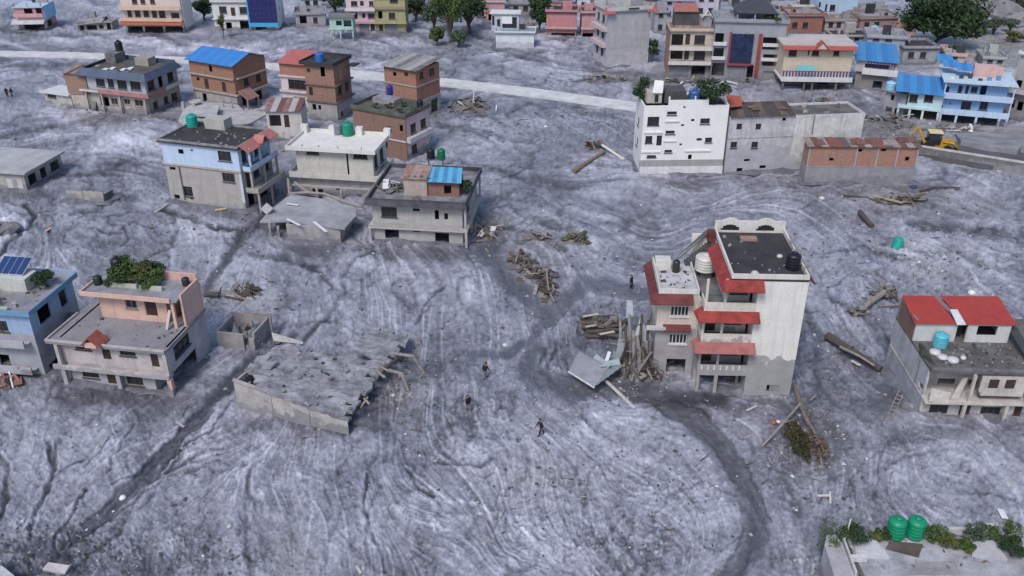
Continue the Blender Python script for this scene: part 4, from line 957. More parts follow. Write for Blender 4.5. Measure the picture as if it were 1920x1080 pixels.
def grey_hall():
    h = House('grey_hall', 'long grey mud-stained hall with pale blank wall right of the white building', (1357, 323), (1602, 312), cat='building', fm=plain((.05, .05, .05)))
    W = h.W; D = 5.5; u = lambda px, y=270: h.hit((0, 0), (W, 0), px, y)[0]
    xm = u(1484); zl = h.hit((0, 0), (W, 0), 1420, 219)[1]; zr = h.hit((xm, 0), (W, 0), 1540, 214)[1]
    gm = paint((.56, .55, .57), 3.6, .6, mudc=(.36, .36, .39), rag=2.2, streak=.9); wm = paint((.66, .66, .65), 1.5, .45, mudc=(.38, .38, .40), rag=1.2, streak=.8)
    h.shell(0, 0, xm - .01, D, -1, zl, gm, [('w', 1381, 232, 1391, 243), ('w', 1417, 232, 1427, 243), ('w', 1370, 266, 1382, 277), ('w', 1409, 266, 1421, 277), ('o', 1467, 221, 1474, 227), ('o', 1395, 298, 1406, 303), ('o', 1381, 315, 1392, 322), ('o', 1424, 310, 1436, 316)])
    h.shell(xm, -.25, W, D, -1, zr, wm, [('o', 1487, 234, 1491, 243)])
    h.slab(.2, .2, xm - .25, D - .2, zl - .02, .2, concrete((.10, .09, .085), (.05, .047, .05), .6), 'roof_slab'); h.slab(xm + .21, 0, W - .21, D - .21, zr - .3, .2, concrete((.16, .15, .15), (.07, .066, .07), .6), 'roof_slab')
    for i in range(16):
        x = random.uniform(.5, W - 1.5); y = random.uniform(.6, 4); z = (zl + .35 + y * .3) if x < xm - 1 else zr - .28
        h.plate('roof_scrap', random.choice((WOOD(), DRIFT(), CONC(), BARK(), sheet((.14, .08, .06), None, .8))), [(x, y, z), (x + random.uniform(.4, 1.3), y + random.uniform(-.4, .2), z + .1), (x + random.uniform(.5, 1.2), y + random.uniform(.3, .9), z + random.uniform(.2, .5)), (x + .1, y + .6, z + .2)], .05)
    h.box('storey_joint', gm, 0, -.07, 5.0, xm - .02, -.003, 5.18); h.box('wall_joint', CONC(), u(1523, 230), -.3, 5.3, u(1523, 230) + .16, -.253, zr)
    tn = sheet((.065, .052, .048), (.035, .03, .03), .8)
    h.sheets([tn, sheet((.09, .07, .06), (.16, .1, .07), .8), tn], (.0, -.3, zl + .1), (xm - .05, -.3, zl + .1), (xm - .3, 3.4, zl + 1.1), (.8, 3.4, zl + 1.1), 9)
    rd = sheet((.34, .075, .05), (.25, .08, .06), .6)
    h.sheets(rd, (.2, 1.0, zl + 1.15), (2.1, 1.3, zl + 1.2), (2.6, 3.8, zl + 1.9), (.5, 4.2, zl + 2.0), 2)
    return h
grey_hall()

def rubble_house(label, px, py, w_, d_, hh, mat, name='rubble_heap', n=14, cat='rubble', mats=None):
    """a heap of broken slabs, posts and sheets: each piece a part"""
    g = GP(px, py); r = thing(name, label, cat, g)
    mats = (mats or [CONC(), WOOD(), DRIFT(), mat]) + [plain((.22, .205, .2), .9, .1, .4)]
    m = MB(); nn = 10
    for i in range(nn + 1):
        for j in range(nn + 1):
            x, y = (i / nn - .5), (j / nn - .5); k = max(0, 1 - 4 * (x * x + y * y)); m.v.append((x * w_ * 1.1, y * d_ * 1.1, -.15 + k * hh * .55 * random.uniform(.6, 1.3)))
    for i in range(nn):
        for j in range(nn): a = i * (nn + 1) + j; m.f.append((a, a + nn + 1, a + nn + 2, a + 1))
    m.build('mound', concrete((.19, .18, .18), (.10, .093, .09), .8), r)
    for i in range(int(n * 1.7)):
        x, y = random.gauss(0, .25) * w_, random.gauss(0, .22) * d_; z = hh * .45 * max(0, 1 - 4 * ((x / w_) ** 2 + (y / d_) ** 2)); a = random.uniform(0, 6.28); L = random.uniform(.25, 1.0) * (1.5 if random.random() < .15 else 1); b = random.choice((.1, .12, .2, .4, .7))
        c, s_ = math.cos(a), math.sin(a); t_1 = random.uniform(-.2, .7)
        MB().plate([(x - c * L - s_ * b / 2, y - s_ * L + c * b / 2, z), (x - c * L + s_ * b / 2, y - s_ * L - c * b / 2, z + .05), (x + c * L + s_ * b / 2, y + s_ * L - c * b / 2, z + .2 + t_1), (x + c * L - s_ * b / 2, y + s_ * L + c * b / 2, z + .15 + t_1)][::-1], random.choice((.06, .12))).build(random.choice(('broken_board', 'broken_slab')), random.choice(mats), r)
    return r
rubble_house('brown rubble and broken boards behind the roof of the grey hall', 1440, 208, 13, 4.5, 1.4, brick((.3, .12, .08)), n=26)
rubble_house('red-brown brick rubble heap under the cream house', 1545, 196, 7, 3.5, 1.5, plain((.30, .07, .05)), n=18, mats=[plain((.30, .08, .06)), WOOD(), CONC()])
rubble_house('scattered brown debris in front of the pale blue houses', 1640, 232, 14, 6, .9, WHITEF(), n=30)
rubble_house('brown rubble at the right wall foot of the blue sheet-roofed house', 905, 432, 5, 5, .7, WHITEF(), n=20)
rubble_house('dark debris pile below the low brick building', 1690, 380, 7.5, 2.6, .8, WOOD(), n=24, mats=[BARK(), DRIFT(), WOOD()])
rubble_house('upper left end of the brown driftwood drift, mud centre', 978, 492, 2.8, 3.4, .6, WOOD(), n=16, mats=[BARK(), DRIFT(), WOOD()])
rubble_house('lower right tip of the brown driftwood drift, mud centre', 1026, 545, 2.0, 3.6, .6, WOOD(), n=14, mats=[BARK(), DRIFT(), WOOD()])
rubble_house('brown driftwood mound crossing the mud right of the sheet-roofed house', 1003, 517, 3.2, 3.8, .8, WOOD(), n=22, mats=[BARK(), DRIFT(), WOOD()])

def pier_wall():       # road retaining wall, right
    a, b = G(1722, 296), G(1960, 335); d = (b - a).normalized(); L = (b - a).length
    r = thing('flood_wall', 'concrete roadside flood wall running off to the right', 'wall', a, (0, 0, math.atan2(d.y, d.x)))
    m = paint((.17, .17, .165), None, .6); k = 8
    for i in range(k): MB().box(i * L / k, 0, -1, (i + 1) * L / k - .02, .45, 1.65 + .02 * (i % 2)).build('wall_panel', m, r)
    MB().box(-.02, -.06, 1.68, L, .5, 1.86).build('coping', paint((.52, .51, .51), None, .35), r)
    ro = [G(1712, 287, .7), G(1960, 325, .7), G(1990, 300, .7), G(1820, 268, .7), G(1716, 262, .7)]
    m2 = MB().poly([(p.x, p.y) for p in ro], -.5, .7); o = m2.build('road', concrete((.115, .113, .125), (.075, .073, .082), .5), None, kind='structure')
    ba = [G(1800, 272, .7), G(1850, 283, .7), G(1906, 290, .7), G(1914, 282, .7), G(1990, 290, .7), G(1990, 240), G(1850, 236), G(1790, 250)]
    mb = MB(); n = len(ba); mb.v = [(p.x, p.y, -.4) for p in ba] + [(p.x, p.y, 1.45 if i < 5 else .05) for i, p in enumerate(ba)]
    mb.f = [tuple(range(n - 1, -1, -1)), tuple(range(n, 2 * n))] + [(i, (i + 1) % n, n + (i + 1) % n, n + i) for i in range(n)]
    mb.build('mud_bank', concrete((.29, .29, .31), (.17, .168, .178), .35), None, kind='structure')
pier_wall()
def concrete_road():
    up = [(-80, 92), (0, 95), (150, 98), (350, 107), (500, 117), (650, 130), (850, 148), (1000, 165), (1197, 192)]; dn = [(-80, 100), (0, 103), (150, 107), (350, 117), (500, 128), (650, 143), (850, 162), (1000, 180), (1197, 207)]
    mb = MB(); z = .16
    for (a, b) in zip(up, dn):
        A, B = G(*a, z), G(*b, z); mb.v += [(A.x, A.y, z), (B.x, B.y, z), (A.x, A.y, -.6), (B.x, B.y, -.6)]
    for i in range(len(up) - 1):
        k = i * 4; mb.f += [(k, k + 1, k + 5, k + 4), (k + 1, k + 3, k + 7, k + 5), (k + 2, k, k + 4, k + 6)]
    mb.f += [(0, 2, 3, 1), (k + 4, k + 5, k + 7, k + 6)]
    mb.build('road', concrete((.62, .615, .61), (.44, .435, .435), .45), None, kind='structure')
concrete_road()

# ---- the cluster left of centre
def blue_white_house():
    h = House('blue_white_house', 'pale blue and beige three-storey house with dark roof and pink side gable', (322, 377), (462, 395))
    W = h.W; zt = zat((462, 395), 281); D = h.loc(517, 248, zt)[1]; z1, z2 = 2.5, zat((462, 395), 322)
    be = paint((.42, .395, .37), .4, .3, mudc=(.3, .3, .32)); bl = paint((.50, .62, .80), None, .2); rd = plain((.42, .16, .14), .6, .3, .3)
    h.wall((0, 0), (W, 0), -1, z2 - .12, be, [('w', 417, 325, 440, 341), ('w', 345, 350, 361, 368), ('o', 327, 365, 337, 373), ('o', 318, 313, 329, 319), ('#o', 3, .6, 3.4, 1)])
    h.wall((-.0, .0), (W, .0), z2 + .12, zt, bl, [('w', 409, 284, 433, 302), ('o', 334, 280, 344, 289), ('o', 357, 280, 362, 284)])
    h.box('storey_ledge', paint((.52, .46, .43), None, .4), -.15, -.18, z2 - .115, W + .1, .2, z2 + .115)
    rops = [('#o', .6, z1 - 2.4, 2.2, z1 - .3), ('#o', 3, z1 - 2.4, 5.5, z1 - .3), ('#d', .8, z1 + .1, 1.7, z2 - .4), ('#w', 2.6, z1 + .9, 4, z2 - .5), ('#w', 5, z1 + .9, 6.5, z2 - .5)]
    h.wall((W, .203), (W, D - .203), -1, z2 - .0, be, rops)
    h.wall((W, .203), (W, D - .203), z2 + .12, zt, bl, [('#w', .5, z2 + .8, 1.6, zt - .35), ('#o', 2.3, z2 + .2, 3.0, zt - .4), ('#w', 3.5, z2 + .8, 5.2, zt - .35)])
    h.wall((W, D), (0, D), -1, zt, be); h.wall((0, D - .203), (0, .203), -1, zt, be, [('#o', 2, 3, 3.5, 4.6)])
    h.slab(-.3, -.35, W + .25, D + .1, zt + .22, .21, DROOF(), 'roof_slab'); h.parapet(-.3, -.35, W + .25, D + .1, zt + .22, .22, concrete((.30, .29, .29), (.12, .12, .12), .8), .3)
    for z, o in ((z2, 1.3), (z1, 2.0)):
        h.slab(W + .21, .4, W + o, D - .3, z, .17, be, 'balcony_slab'); h.box('balcony_parapet', bl if z == z2 else be, W + o - .12, .4, z + .004, W + o, D - .3, z + .6); h.box('balcony_parapet', bl if z == z2 else be, W + .21, .28, z + .004, W + o, .395, z + .6)
        for y in (.6, D * .5, D - .6): h.column(W + o - .2, y, -1 if z == z1 else z1 + .004, z - .175, be, .12)
    for y in (.8, 3.2, 5.6): h.column(W + 1.1, y, z2 + .61, zt, bl, .12)
    h.plate('pink_eave', rd, [(W + 1.55, .1, zt - .3), (W + 1.55, D * .5, zt - .3), (W + .27, D * .5, zt + .5), (W + .27, .1, zt + .5)], .12); h.plate('pink_eave', rd, [(W + 1.6, D * .55, zt - .2), (W + 1.6, D, zt - .2), (W + .27, D, zt + .5), (W + .27, D * .55, zt + .5)], .12)
    for s_ in (-1, 1): h.plate('pink_gable', rd, [(W + 1.75, D * .52, zt + .75), (W + 1.75, D * .52 + s_ * .8, zt - .1), (W + .3, D * .52 + s_ * .8, zt - .1), (W + .3, D * .52, zt + .75)][::-s_], .1)
    h.box('corner_post', paint((.55, .6, .68), None, .2), W - .3, -.06, -1, W + .06, -.003, z2 - .2)
    h.box('drain_pipe', plain((.12, .12, .13)), 2.1, -.12, .5, 2.25, -.004, z2 - .2)
    tank('teal water tank on the left corner of the dark flat roof', wpos(h, .9, D - 1.6, zt + .23), .75, 1.7, (.01, .30, .27))
    sh = MROOF()
    h.box('stair_head', paint((.47, .46, .43), None, .4), 3.0, D - 1.9, zt + .225, 6.0, D + .0, zt + 1.6)
    return h
BW = blue_white_house()
def collapsed_roof():
    o = G(400, 215); r = thing('collapsed_roof', 'pale mud-caked collapsed roof behind the blue and beige house', 'ruin', o); P = lambda px, py, z: G(px, py, z) - o
    g1 = concrete((.46, .455, .45), (.30, .295, .29), .5); g2 = paint((.50, .49, .46), None, .5)
    MB().polytilt([P(334, 226, 3.6), P(372, 246, 4.4), P(432, 240, 4.4), P(470, 222, 3.6), P(446, 196, 3.0), P(372, 190, 3.6), P(345, 204, 3.4)], .3).build('main_slab', g1, r)
    MB().polytilt([P(352, 214, 4.4), P(405, 218, 5.0), P(412, 198, 4.6), P(368, 192, 4.2)], .25).build('upper_slab', g1, r)
    MB().polytilt([P(425, 236, 4.6), P(470, 230, 4.2), P(505, 212, 3.2), P(470, 206, 3.6)], .22).build('side_slab', g2, r)
    MB().lathe([(.9, 0), (1.0, .25), (.8, .3), (.75, .12), (.1, .1)], 18, tuple(P(367, 192, 4.6))).build('round_basin', g2, r)
    for a, b in (((350, 236), (352, 226)), ((440, 240), (441, 228)), ((400, 243), (401, 232))): q = P(a[0], a[1], 0); MB().box(q.x - .2, q.y - .2, -1, q.x + .2, q.y + .2, 4.0).build('column', g2, r)
    MB().box(P(380, 240, 0).x, P(380, 240, 0).y, -1, P(425, 240, 0).x, P(380, 240, 0).y + .3, 4.0).build('wall', g2, r)
collapsed_roof()
rubble_house('grey collapsed roof slabs heaped behind the blue and beige house', 395, 232, 8.5, 7.5, 3.6, MROOF(), n=20, mats=[MROOF(), paint((.5, .48, .44), None, .4), CONC()])

def white_roof_house():
    h = House('white_roof_house', 'beige house with white flat roof and wraparound balcony', (563, 360), (704, 369))
    W = h.W; zt = zat((704, 369), 283); D = 6.3; z2 = zat((704, 369), 334); z1 = 1.1
    be = paint((.44, .42, .40), None, .35); wh = paint((.72, .71, .66), None, .15); li = paint((.60, .58, .53), None, .3)
    h.wall((0, 0), (W, 0), -1, z2 - .2, be, [('w', 579, 316, 601, 328), ('w', 624, 314, 637, 320), ('o', 586, 354, 606, 362), ('o', 630, 350, 641, 357)])
    h.wall((0, 0), (W, 0), z2 + .004, zt - .2, li, [('w', 574, 270, 597, 289), ('w', 616, 271, 632, 277), ('w', 662, 277, 688, 297), ('#o', 7.0, z2 + .2, 7.25, zt - .4)])
    h.wall((W, .203), (W, D - .203), -1, zt - .2, li, [('#w', .5, z2 + .9, 1.8, zt - .5), ('#w', 3, z2 + .9, 4.6, zt - .5), ('#w', 3, 1.6, 4.6, 3.0)])
    h.wall((W, D), (0, D), -1, zt - .2, be); h.wall((0, D - .203), (0, .203), -1, zt - .2, be, [('#w', 2, z2 + .8, 3.4, zt - .5)])
    h.slab(-.9, -.9, W + 1.0, D, z2, .19, li, 'balcony_slab'); h.parapet(-.9, -.9, W + 1.0, D, z2, .62, li, .12, 'frl')
    h.slab(-1.0, -.95, W + .7, D + .3, zt + .0, .19, wh, 'roof_slab'); h.parapet(-1.0, -.95, W + .7, D + .3, zt, .38, wh, .14)
    for i, x in enumerate((.3, 2.6, 5.2, 8.4)): h.box('upstand', wh, x, -.6, zt + .005, x + .9, -.2, zt + .55)
    for x, y in ((-.8, D - .4), (W + .4, D - .3), (3.2, D - .2), (7, D - .2)): h.box('corner_tower', wh, x - .45, y - .4, zt + .005, x + .45, y + .4, zt + 1.1)
    for x in (-.6, 3.0, 6.4, W + .7): h.column(x, -1.4, -1, 1.5, be, .15)
    h.box('lean_to_beam', be, -.9, -1.5, 1.5, W + 1, -1.3, 1.7)
    tank('green water tank on the white flat roof', wpos(h, 5.5, D - .7, zt + .005), .78, 1.9, (.005, .23, .15))
    tank('grey water tank left of the green one on the white roof', wpos(h, 4.1, D - .5, zt + .005), .6, 1.6, (.17, .19, .24))
    tank('small black tank behind the rear right corner of the white roof', wpos(h, W + .2, D + 1.1, zt + .005), .4, .9, (.015, .015, .02))
    return h
white_roof_house()
for la, pts in (('bent timber beam spanning between the white-roofed house and the shed', [(540, 364, 1.9), (575, 361, 2.0), (610, 364, 2.2), (650, 380, 2.0), (678, 388, 2.6)]), ('diagonal timber brace under the white-roofed house', [(553, 342, 2.0), (566, 352, 1.6), (578, 361, 1.5)]), ('upright timber post at the left of the white-roofed house', [(543, 362, 1.7), (540, 335, 2.3)]), ('slanting timber leaning on the sheet-roofed house', [(682, 374, 3.2), (700, 350, 3.4), (722, 320, 4.2)])):
    logpiece(la, pts, .2, .17, plain((.33, .30, .28), .9, .1, .4), 'timber', 'timber', bend=0)

def sheet_roof_house():
    h = House('sheet_roof_house', 'grey two-storey house with blue sheet-roofed hut on its mud-strewn roof', (702, 449), (868, 458))
    W = h.W; zt = zat((868, 458), 384); z1 = zat((868, 458), 430); D = h.loc(902, 322, zt)[1]
    be = paint((.46, .44, .42), 2.3, .35, mudc=(.36, .345, .335), rag=.3); dk = concrete((.085, .088, .10), (.04, .042, .05), .7)
    h.wall((0, 0), (W, 0), -1, z1 - .2, be, [('o', 722, 431, 748, 448), ('o', 774, 430, 787, 435), ('o', 816, 437, 842, 456)])
    h.wall((0, 0), (W, 0), z1 + .004, zt - .2, be, [('w', 715, 388, 744, 407), ('o', 815, 394, 823, 412), ('o', 833, 400, 840, 412), ('o', 774, 391, 787, 396)])
    h.wall((W, .203), (W, D - .203), -1, zt - .2, be, [('#o', .6, z1 + .3, 1.9, zt - .5), ('#w', 3, z1 + .9, 4.5, zt - .5), ('#o', 5, -.5, 6.5, 1.2)]); h.wall((W, D), (0, D), -1, zt - .2, be); h.wall((0, D - .203), (0, .203), -1, zt - .2, be, [('#o', 4, z1 + .3, 5.5, zt - .6)])
    h.slab(-.5, -.6, W + .7, D - .0, z1, .19, paint((.52, .49, .46), None, .3), 'balcony_slab'); h.box('balcony_kerb', be, -.5, -.6, z1 + .004, W + .7, -.48, z1 + .2)
    h.slab(-.55, -.65, W + .65, D + .3, zt, .19, concrete((.27, .27, .295), (.09, .088, .095), .7), 'roof_slab')
    h.parapet(-.55, -.65, W + .65, D + .3, zt, .5, dk, .22)
    for i in range(14):
        x = random.uniform(.4, W - 1); y = random.choice((random.uniform(.2, 1.2), random.uniform(6, D - 1))); L = random.uniform(.2, .7); an = random.uniform(0, 3); c, s_ = math.cos(an) * L, math.sin(an) * L
        h.plate('roof_scrap', random.choice((CONC(), WOOD(), DRIFT(), DROOF())), [(x - c, y - s_, zt + .05), (x + s_ * .5, y - c * .5, zt + .08), (x + c, y + s_, zt + .2), (x - s_ * .5, y + c * .5, zt + .15)], .05)
    h.plate('dark_eave', dk, [(-.7, -1.05, zt - .15), (W + .8, -1.05, zt - .15), (W + .6, -.66, zt + .35), (-.5, -.66, zt + .35)], .08)
    for x, y in ((W + .5, -.4), (W + .5, 3.4), (-.3, -.45)): h.column(x, y, -1, z1 - .195, be, .14)
    for y in (-.4, 3.4, D - .4): h.column(W + .45, y, z1 + .004, zt - .195, be, .12)
    # hut on the roof
    pk = paint((.50, .40, .36), None, .4); bk = brick((.27, .13, .10)); zt2 = zt + 2.0
    x0, y0 = h.loc(758, 366, zt); x1 = h.loc(800, 370, zt)[0]; x2 = h.loc(860, 372, zt)[0]; y0 = max(.7, y0)
    h.shell(x0, y0, x1, y0 + 3.2, zt + .005, zt2 + .2, pk); h.shell(x1 + .01, y0 + .3, x2, y0 + 3.2, zt + .005, zt2 - .2, bk, [('#o', 2, zt + .3, 2.9, zt + 1.4)])
    rust = sheet((.24, .12, .085), (.36, .30, .27), .7)
    h.sheets([rust, sheet((.34, .25, .21), (.2, .12, .09), .7), rust], (x0 - .3, y0 - .3, zt2 + .22), (x1 + .1, y0 - .3, zt2 + .22), (x1 + .1, y0 + 3.5, zt2 + .6), (x0 - .3, y0 + 3.5, zt2 + .6), 3)
    for i in range(4): h.box('roof_stone', CONC(), x0 + .4 + i * .8, y0 + .1, zt2 + .3, x0 + .7 + i * .8, y0 + .4, zt2 + .5)
    bs = [sheet((.10, .36, .56), (.13, .42, .62), .4), sheet((.05, .20, .36), (.10, .34, .52), .4)]
    h.sheets(bs, (x1 + .15, y0 - .3, zt2 - .05), (x2 + .4, y0 - .3, zt2 - .05), (x2 - .1, y0 + 3.4, zt2 + .5), (x1 - .1, y0 + 3.4, zt2 + .5), 7)
    plant('roof_bush', 'dark vine tangle right of the blue sheet roof', 'bush', wpos(h, min(x2 + 1.1, W - .2), y0 + 1.2, zt), 2.2, 1.8, DARKG(), 600, .14, 7, .15)
    rubble_house('grey rubble spread on the left part of the sheet-roofed house', 0, 0, 3.2, 5, .5, WHITEF(), n=12).location = wpos(h, 1.9, 4.2, zt)
    st = thing('tank_stand', 'thin steel tank stand at the back of the sheet-roofed house', 'stand', wpos(h, W * .52, D - .1, zt))
    for x, y in ((-.9, -.4), (.9, -.4), (-.9, .4), (.9, .4)): MB().tube([(x, y, 0), (x, y, 1.5)], [.05, .05], 5).build('leg', plain((.1, .1, .1)), st)
    MB().box(-1.2, -.6, 1.5, 1.2, .6, 1.6).build('platform', plain((.12, .12, .13)), st)
    p = wpos(h, W * .52, D - .1, zt + 1.6)
    tank('black water tank on the steel stand behind the rusty hut roof', (p[0] - .6, p[1], p[2]), .52, 1.35, (.015, .015, .022)); tank('green water tank on the steel stand beside the black one', (p[0] + .75, p[1] - .2, p[2]), .52, 1.35, (.005, .15, .07))
    return h
sheet_roof_house()

def mud_shed():
    h = House('buried_shed', 'half-buried grey shed with mud-covered roof slab before the beige house', (540, 450), (640, 458), cat='shed')
    W = h.W; g = paint((.40, .38, .385), None, .5); mr = concrete((.33, .33, .355), (.22, .22, .235), .5); zt = 2.35
    L_ = lambda px, py, z: (lambda q: (q[0], q[1], z))(h.loc(px, py, z))
    h.wall((0, 0), (W, 0), -1, zt - .25, g, [('#o', W - 1.7, -.9, W - 1.3, .1)]); h.wall((W, .203), (W, 4), -1, zt - .3, g); h.wall((0, 5), (0, .203), -1, zt - .25, g)
    MB().polytilt([L_(487, 415, 2.0), L_(540, 413, zt), L_(646, 428, zt), L_(668, 404, zt + .1), L_(664, 388, zt + .3), L_(600, 372, zt + .5), L_(545, 364, zt + .4), L_(505, 395, 2.1)], .25).build('roof_slab', mr, h.root)
    for a, b in (((-2.3, .4), 1.9), ((-2.6, 3.0), 2.0), ((-1.2, .3), 1.6)): h.column(a[0], a[1], -1, b, g, .13)
    h.plate('fallen_panel', g, [L_(488, 392, 2.3), L_(500, 402, 2.2), L_(512, 390, 2.9), L_(500, 380, 3.0)], .15)
    h.box('grey_rubble', CONC(), -2.2, .8, -.4, -.4, 3.5, .5)
    for i, (a, b, w_) in enumerate((((538, 410), (563, 422), .3), ((588, 415), (612, 434), .34), ((538, 381), (560, 384), .3), ((550, 372), (572, 374), .25))):
        A = G(*a, zt + .3); B = G(*b, zt + (.3 if i else .15)); board(('left white slanting board on the buried shed roof', 'right white slanting board on the buried shed roof', 'white board flat on the rear of the buried shed roof', 'rearmost pale board on the buried shed roof')[i], A, B, w_, .08, plain((.68, .68, .72) if i < 3 else (.45, .43, .42)), 'board', 'board')
mud_shed()

def left_buried():
    h = House('buried_house', 'half-buried pale house with mud-covered roof at the left edge', (-60, 350), (52, 358))
    W = h.W; D = h.loc(118, 318)[1]; g = paint((.42, .40, .375), None, .4); zt = 2.5
    h.wall((0, 0), (W, 0), -1, zt, g, [('#w', 2, .6, 3.4, 1.8)]); h.wall((W, .203), (W, D - .203), -1, zt, g, [('#o', .5, .4, 2.2, 1.9), ('#o', 3.1, .4, 4.4, 1.9), ('#o', 5.4, .5, 7.4, 1.9)]); h.wall((W, D), (0, D), -1, zt, g); h.wall((0, D - .203), (0, .203), -1, zt, g)
    h.slab(-.3, -.5, W + .6, D + .4, zt + .25, .24, concrete((.42, .42, .43), (.29, .29, .305), .4), 'roof_slab')
    h.sheets([sheet((.5, .5, .5)), sheet((.3, .3, .31))], (W - 2.8, -.02, .3), (W - .5, -.02, .3), (W - .5, -.02 + .01, 1.6), (W - 2.8, -.01, 1.6), 3, 'leaning_sheet')
    h.plate('broken_edge', CONC(), [(1, -.7, zt + .1), (3.5, -.7, zt + .05), (3.3, .4, zt + .45), (1.2, .5, zt + .5)], .12)
left_buried()
o = House('low_wall', 'low beige wall stump standing alone in the mud, left', (128, 374), (196, 380), cat='wall'); o.wall((0, 0), (o.W * .45, 0), -.5, 1.25, paint((.42, .39, .36), None, .4)); o.wall((o.W * .46, 0), (o.W, 0), -.5, 1.4, paint((.42, .39, .36), None, .4)); o.wall((o.W, .203), (o.W, 2.2), -.5, 1.0, CONC())

# ---- houses along the concrete road, left
def slate_house():
    h = House('slate_house', 'tilted house with slate-blue roof parapet and red balcony band', (168, 206), (282, 217), roll=(0, 1.2))
    W = h.W; zt = zat((282, 217), 160); z1 = zat((282, 217), 176); zt = zat((282, 217), 144); D = 9.0
    be = paint((.44, .40, .37), None, .45); bl = paint((.42, .46, .54), None, .3); sl_ = plain((.075, .10, .155), .6, .35, .35, 1); rd = paint((.46, .20, .19), None, .5)
    h.wall((0, 0), (W, 0), -1, z1 - .3, be, [('w', 208, 183, 220, 195), ('w', 232, 184, 243, 194), ('w', 252, 185, 267, 197), ('o', 188, 181, 204, 198)], fm=plain((.3, .28, .26)))
    h.wall((0, 0), (W, 0), z1 + .05, zt, bl, [('w', 179, 147, 195, 161), ('w', 201, 147, 212, 163), ('w', 219, 149, 236, 165), ('w', 243, 150, 262, 166)])
    h.wall((W, .203), (W, D - .203), -1, z1 - .3, be, [('#w', 1, 1.0, 2.2, 2.2), ('#w', 4, 1.0, 5.2, 2.2), ('#o', 6.2, .2, 8, 2.2)]); h.wall((W, .203), (W, D - .203), z1 + .05, zt, bl, [('#w', .4, z1 + .5, 2.2, zt - .3), ('#o', 3.4, z1 + .2, 4.6, zt - .3), ('#w', 6, z1 + .5, 7.6, zt - .3)])
    h.wall((W, D), (0, D), -1, zt, be); h.wall((0, D - .203), (0, .203), -1, zt, be)
    h.slab(-.5, -.8, W + .8, D, z1, .28, be, 'balcony_slab'); h.box('red_band', rd, 3.2, -.9, z1 - .25, W + .9, -.805, z1 + .45); h.box('red_band', rd, W + .81, -.8, z1 - .24, W + .9, D * .45, z1 + .45); h.box('white_band', paint((.6, .6, .62)), W + .81, D * .46, z1 - .2, W + .9, D, z1 + .4); h.box('white_band', paint((.55, .57, .62)), -.5, -.9, z1 - .2, 3.15, -.805, z1 + .1)
    h.slab(0, 0, W, D, zt + .2, .2, concrete((.12, .115, .11), (.06, .058, .055), .6), 'roof_slab')
    for a, b, c, d in (((-.9, -1.0), (W + .9, -1.0), (W + .1, .0), (0, 0)), ((W + .9, -1.0), (W + .9, D + .5), (W + .1, D - .3), (W + .1, .0)), ((-.9, D + .5), (-.9, -1.0), (0, 0), (0, D - .3))):
        h.plate('slate_parapet', sl_, [(a[0], a[1], zt - .35), (b[0], b[1], zt - .35), (c[0], c[1], zt + .75), (d[0], d[1], zt + .75)], .1)
    h.box('rear_parapet', sl_, 0, D - .15, zt + .205, W, D - .0, zt + .9)
    h.box('roof_room', paint((.40, .36, .33), None, .5), 6.2, D - 3.0, zt + .205, 8.8, D - .8, zt + 1.5); h.box('roof_room', CONC(), .6, D - 3.4, zt + .205, 2.6, D - .6, zt + 1.8)
    for i in range(7): h.plate('roof_debris', random.choice((WHITEF(), CONC(), WOOD())), [(3 + i * .7, 1 + i % 3, zt + .3), (4 + i * .7, .8 + i % 3, zt + .3), (4.1 + i * .7, 1.8 + i % 3, zt + .5), (3.2 + i * .7, 2 + i % 3, zt + .45)], .05)
    tank('black water tank on the back left corner of the slate-blue roof', wpos(h, 2.0, D - .9, zt + 1.6), .65, 1.9, (.012, .012, .02))
    for x in (.4, 3.5, 7, W - .2): h.column(x, -.5, -1, z1 - .285, be, .14)
    # leaning brick stair tower and low annex on the left
    t2 = House('brick_stair_tower', 'narrow leaning brick tower with rusty roof left of the slate-blue house', (140, 203), (176, 207), roll=(0, -3), cat='tower'); w2 = t2.W; hz = zat((176, 207), 140)
    t2.shell(0, 0, w2, 3.4, -1, 2.6, paint((.47, .42, .38), None, .4), [('o', 160, 212, 168, 218)]); t2.shell(-.2, -.2, w2 + .1, 3.2, 2.61, hz, brick((.30, .19, .14), (.3, .24, .2)), right=[('#o', .6, 3.4, 1.6, 4.8)])
    t2.sheets([sheet((.30, .23, .21), (.15, .08, .06), .7), sheet((.13, .065, .05), None, .7)], (-.5, -.6, hz + .02), (w2 + .4, -.6, hz + .02), (w2 + .5, 3.8, hz + .5), (-.4, 3.8, hz + .5), 5)
    t2.plate('stair_flight', CONC(), [(w2 + .2, -.8, .2), (w2 + 1.1, -.8, .2), (w2 + .7, 1.6, 3.4), (w2 - .1, 1.6, 3.4)], .25)
    t3 = House('white_annex', 'small low annex with white roof left of the brick stair tower', (88, 196), (138, 203), cat='annex'); w3 = t3.W
    t3.shell(0, 0, w3, 3.6, -1, 2.2, paint((.50, .46, .43), None, .4), [('w', 89, 172, 104, 183)]); t3.slab(-.5, -.5, w3, 4, 2.42, .21, paint((.62, .62, .64), None, .2), 'roof_slab')
slate_house()

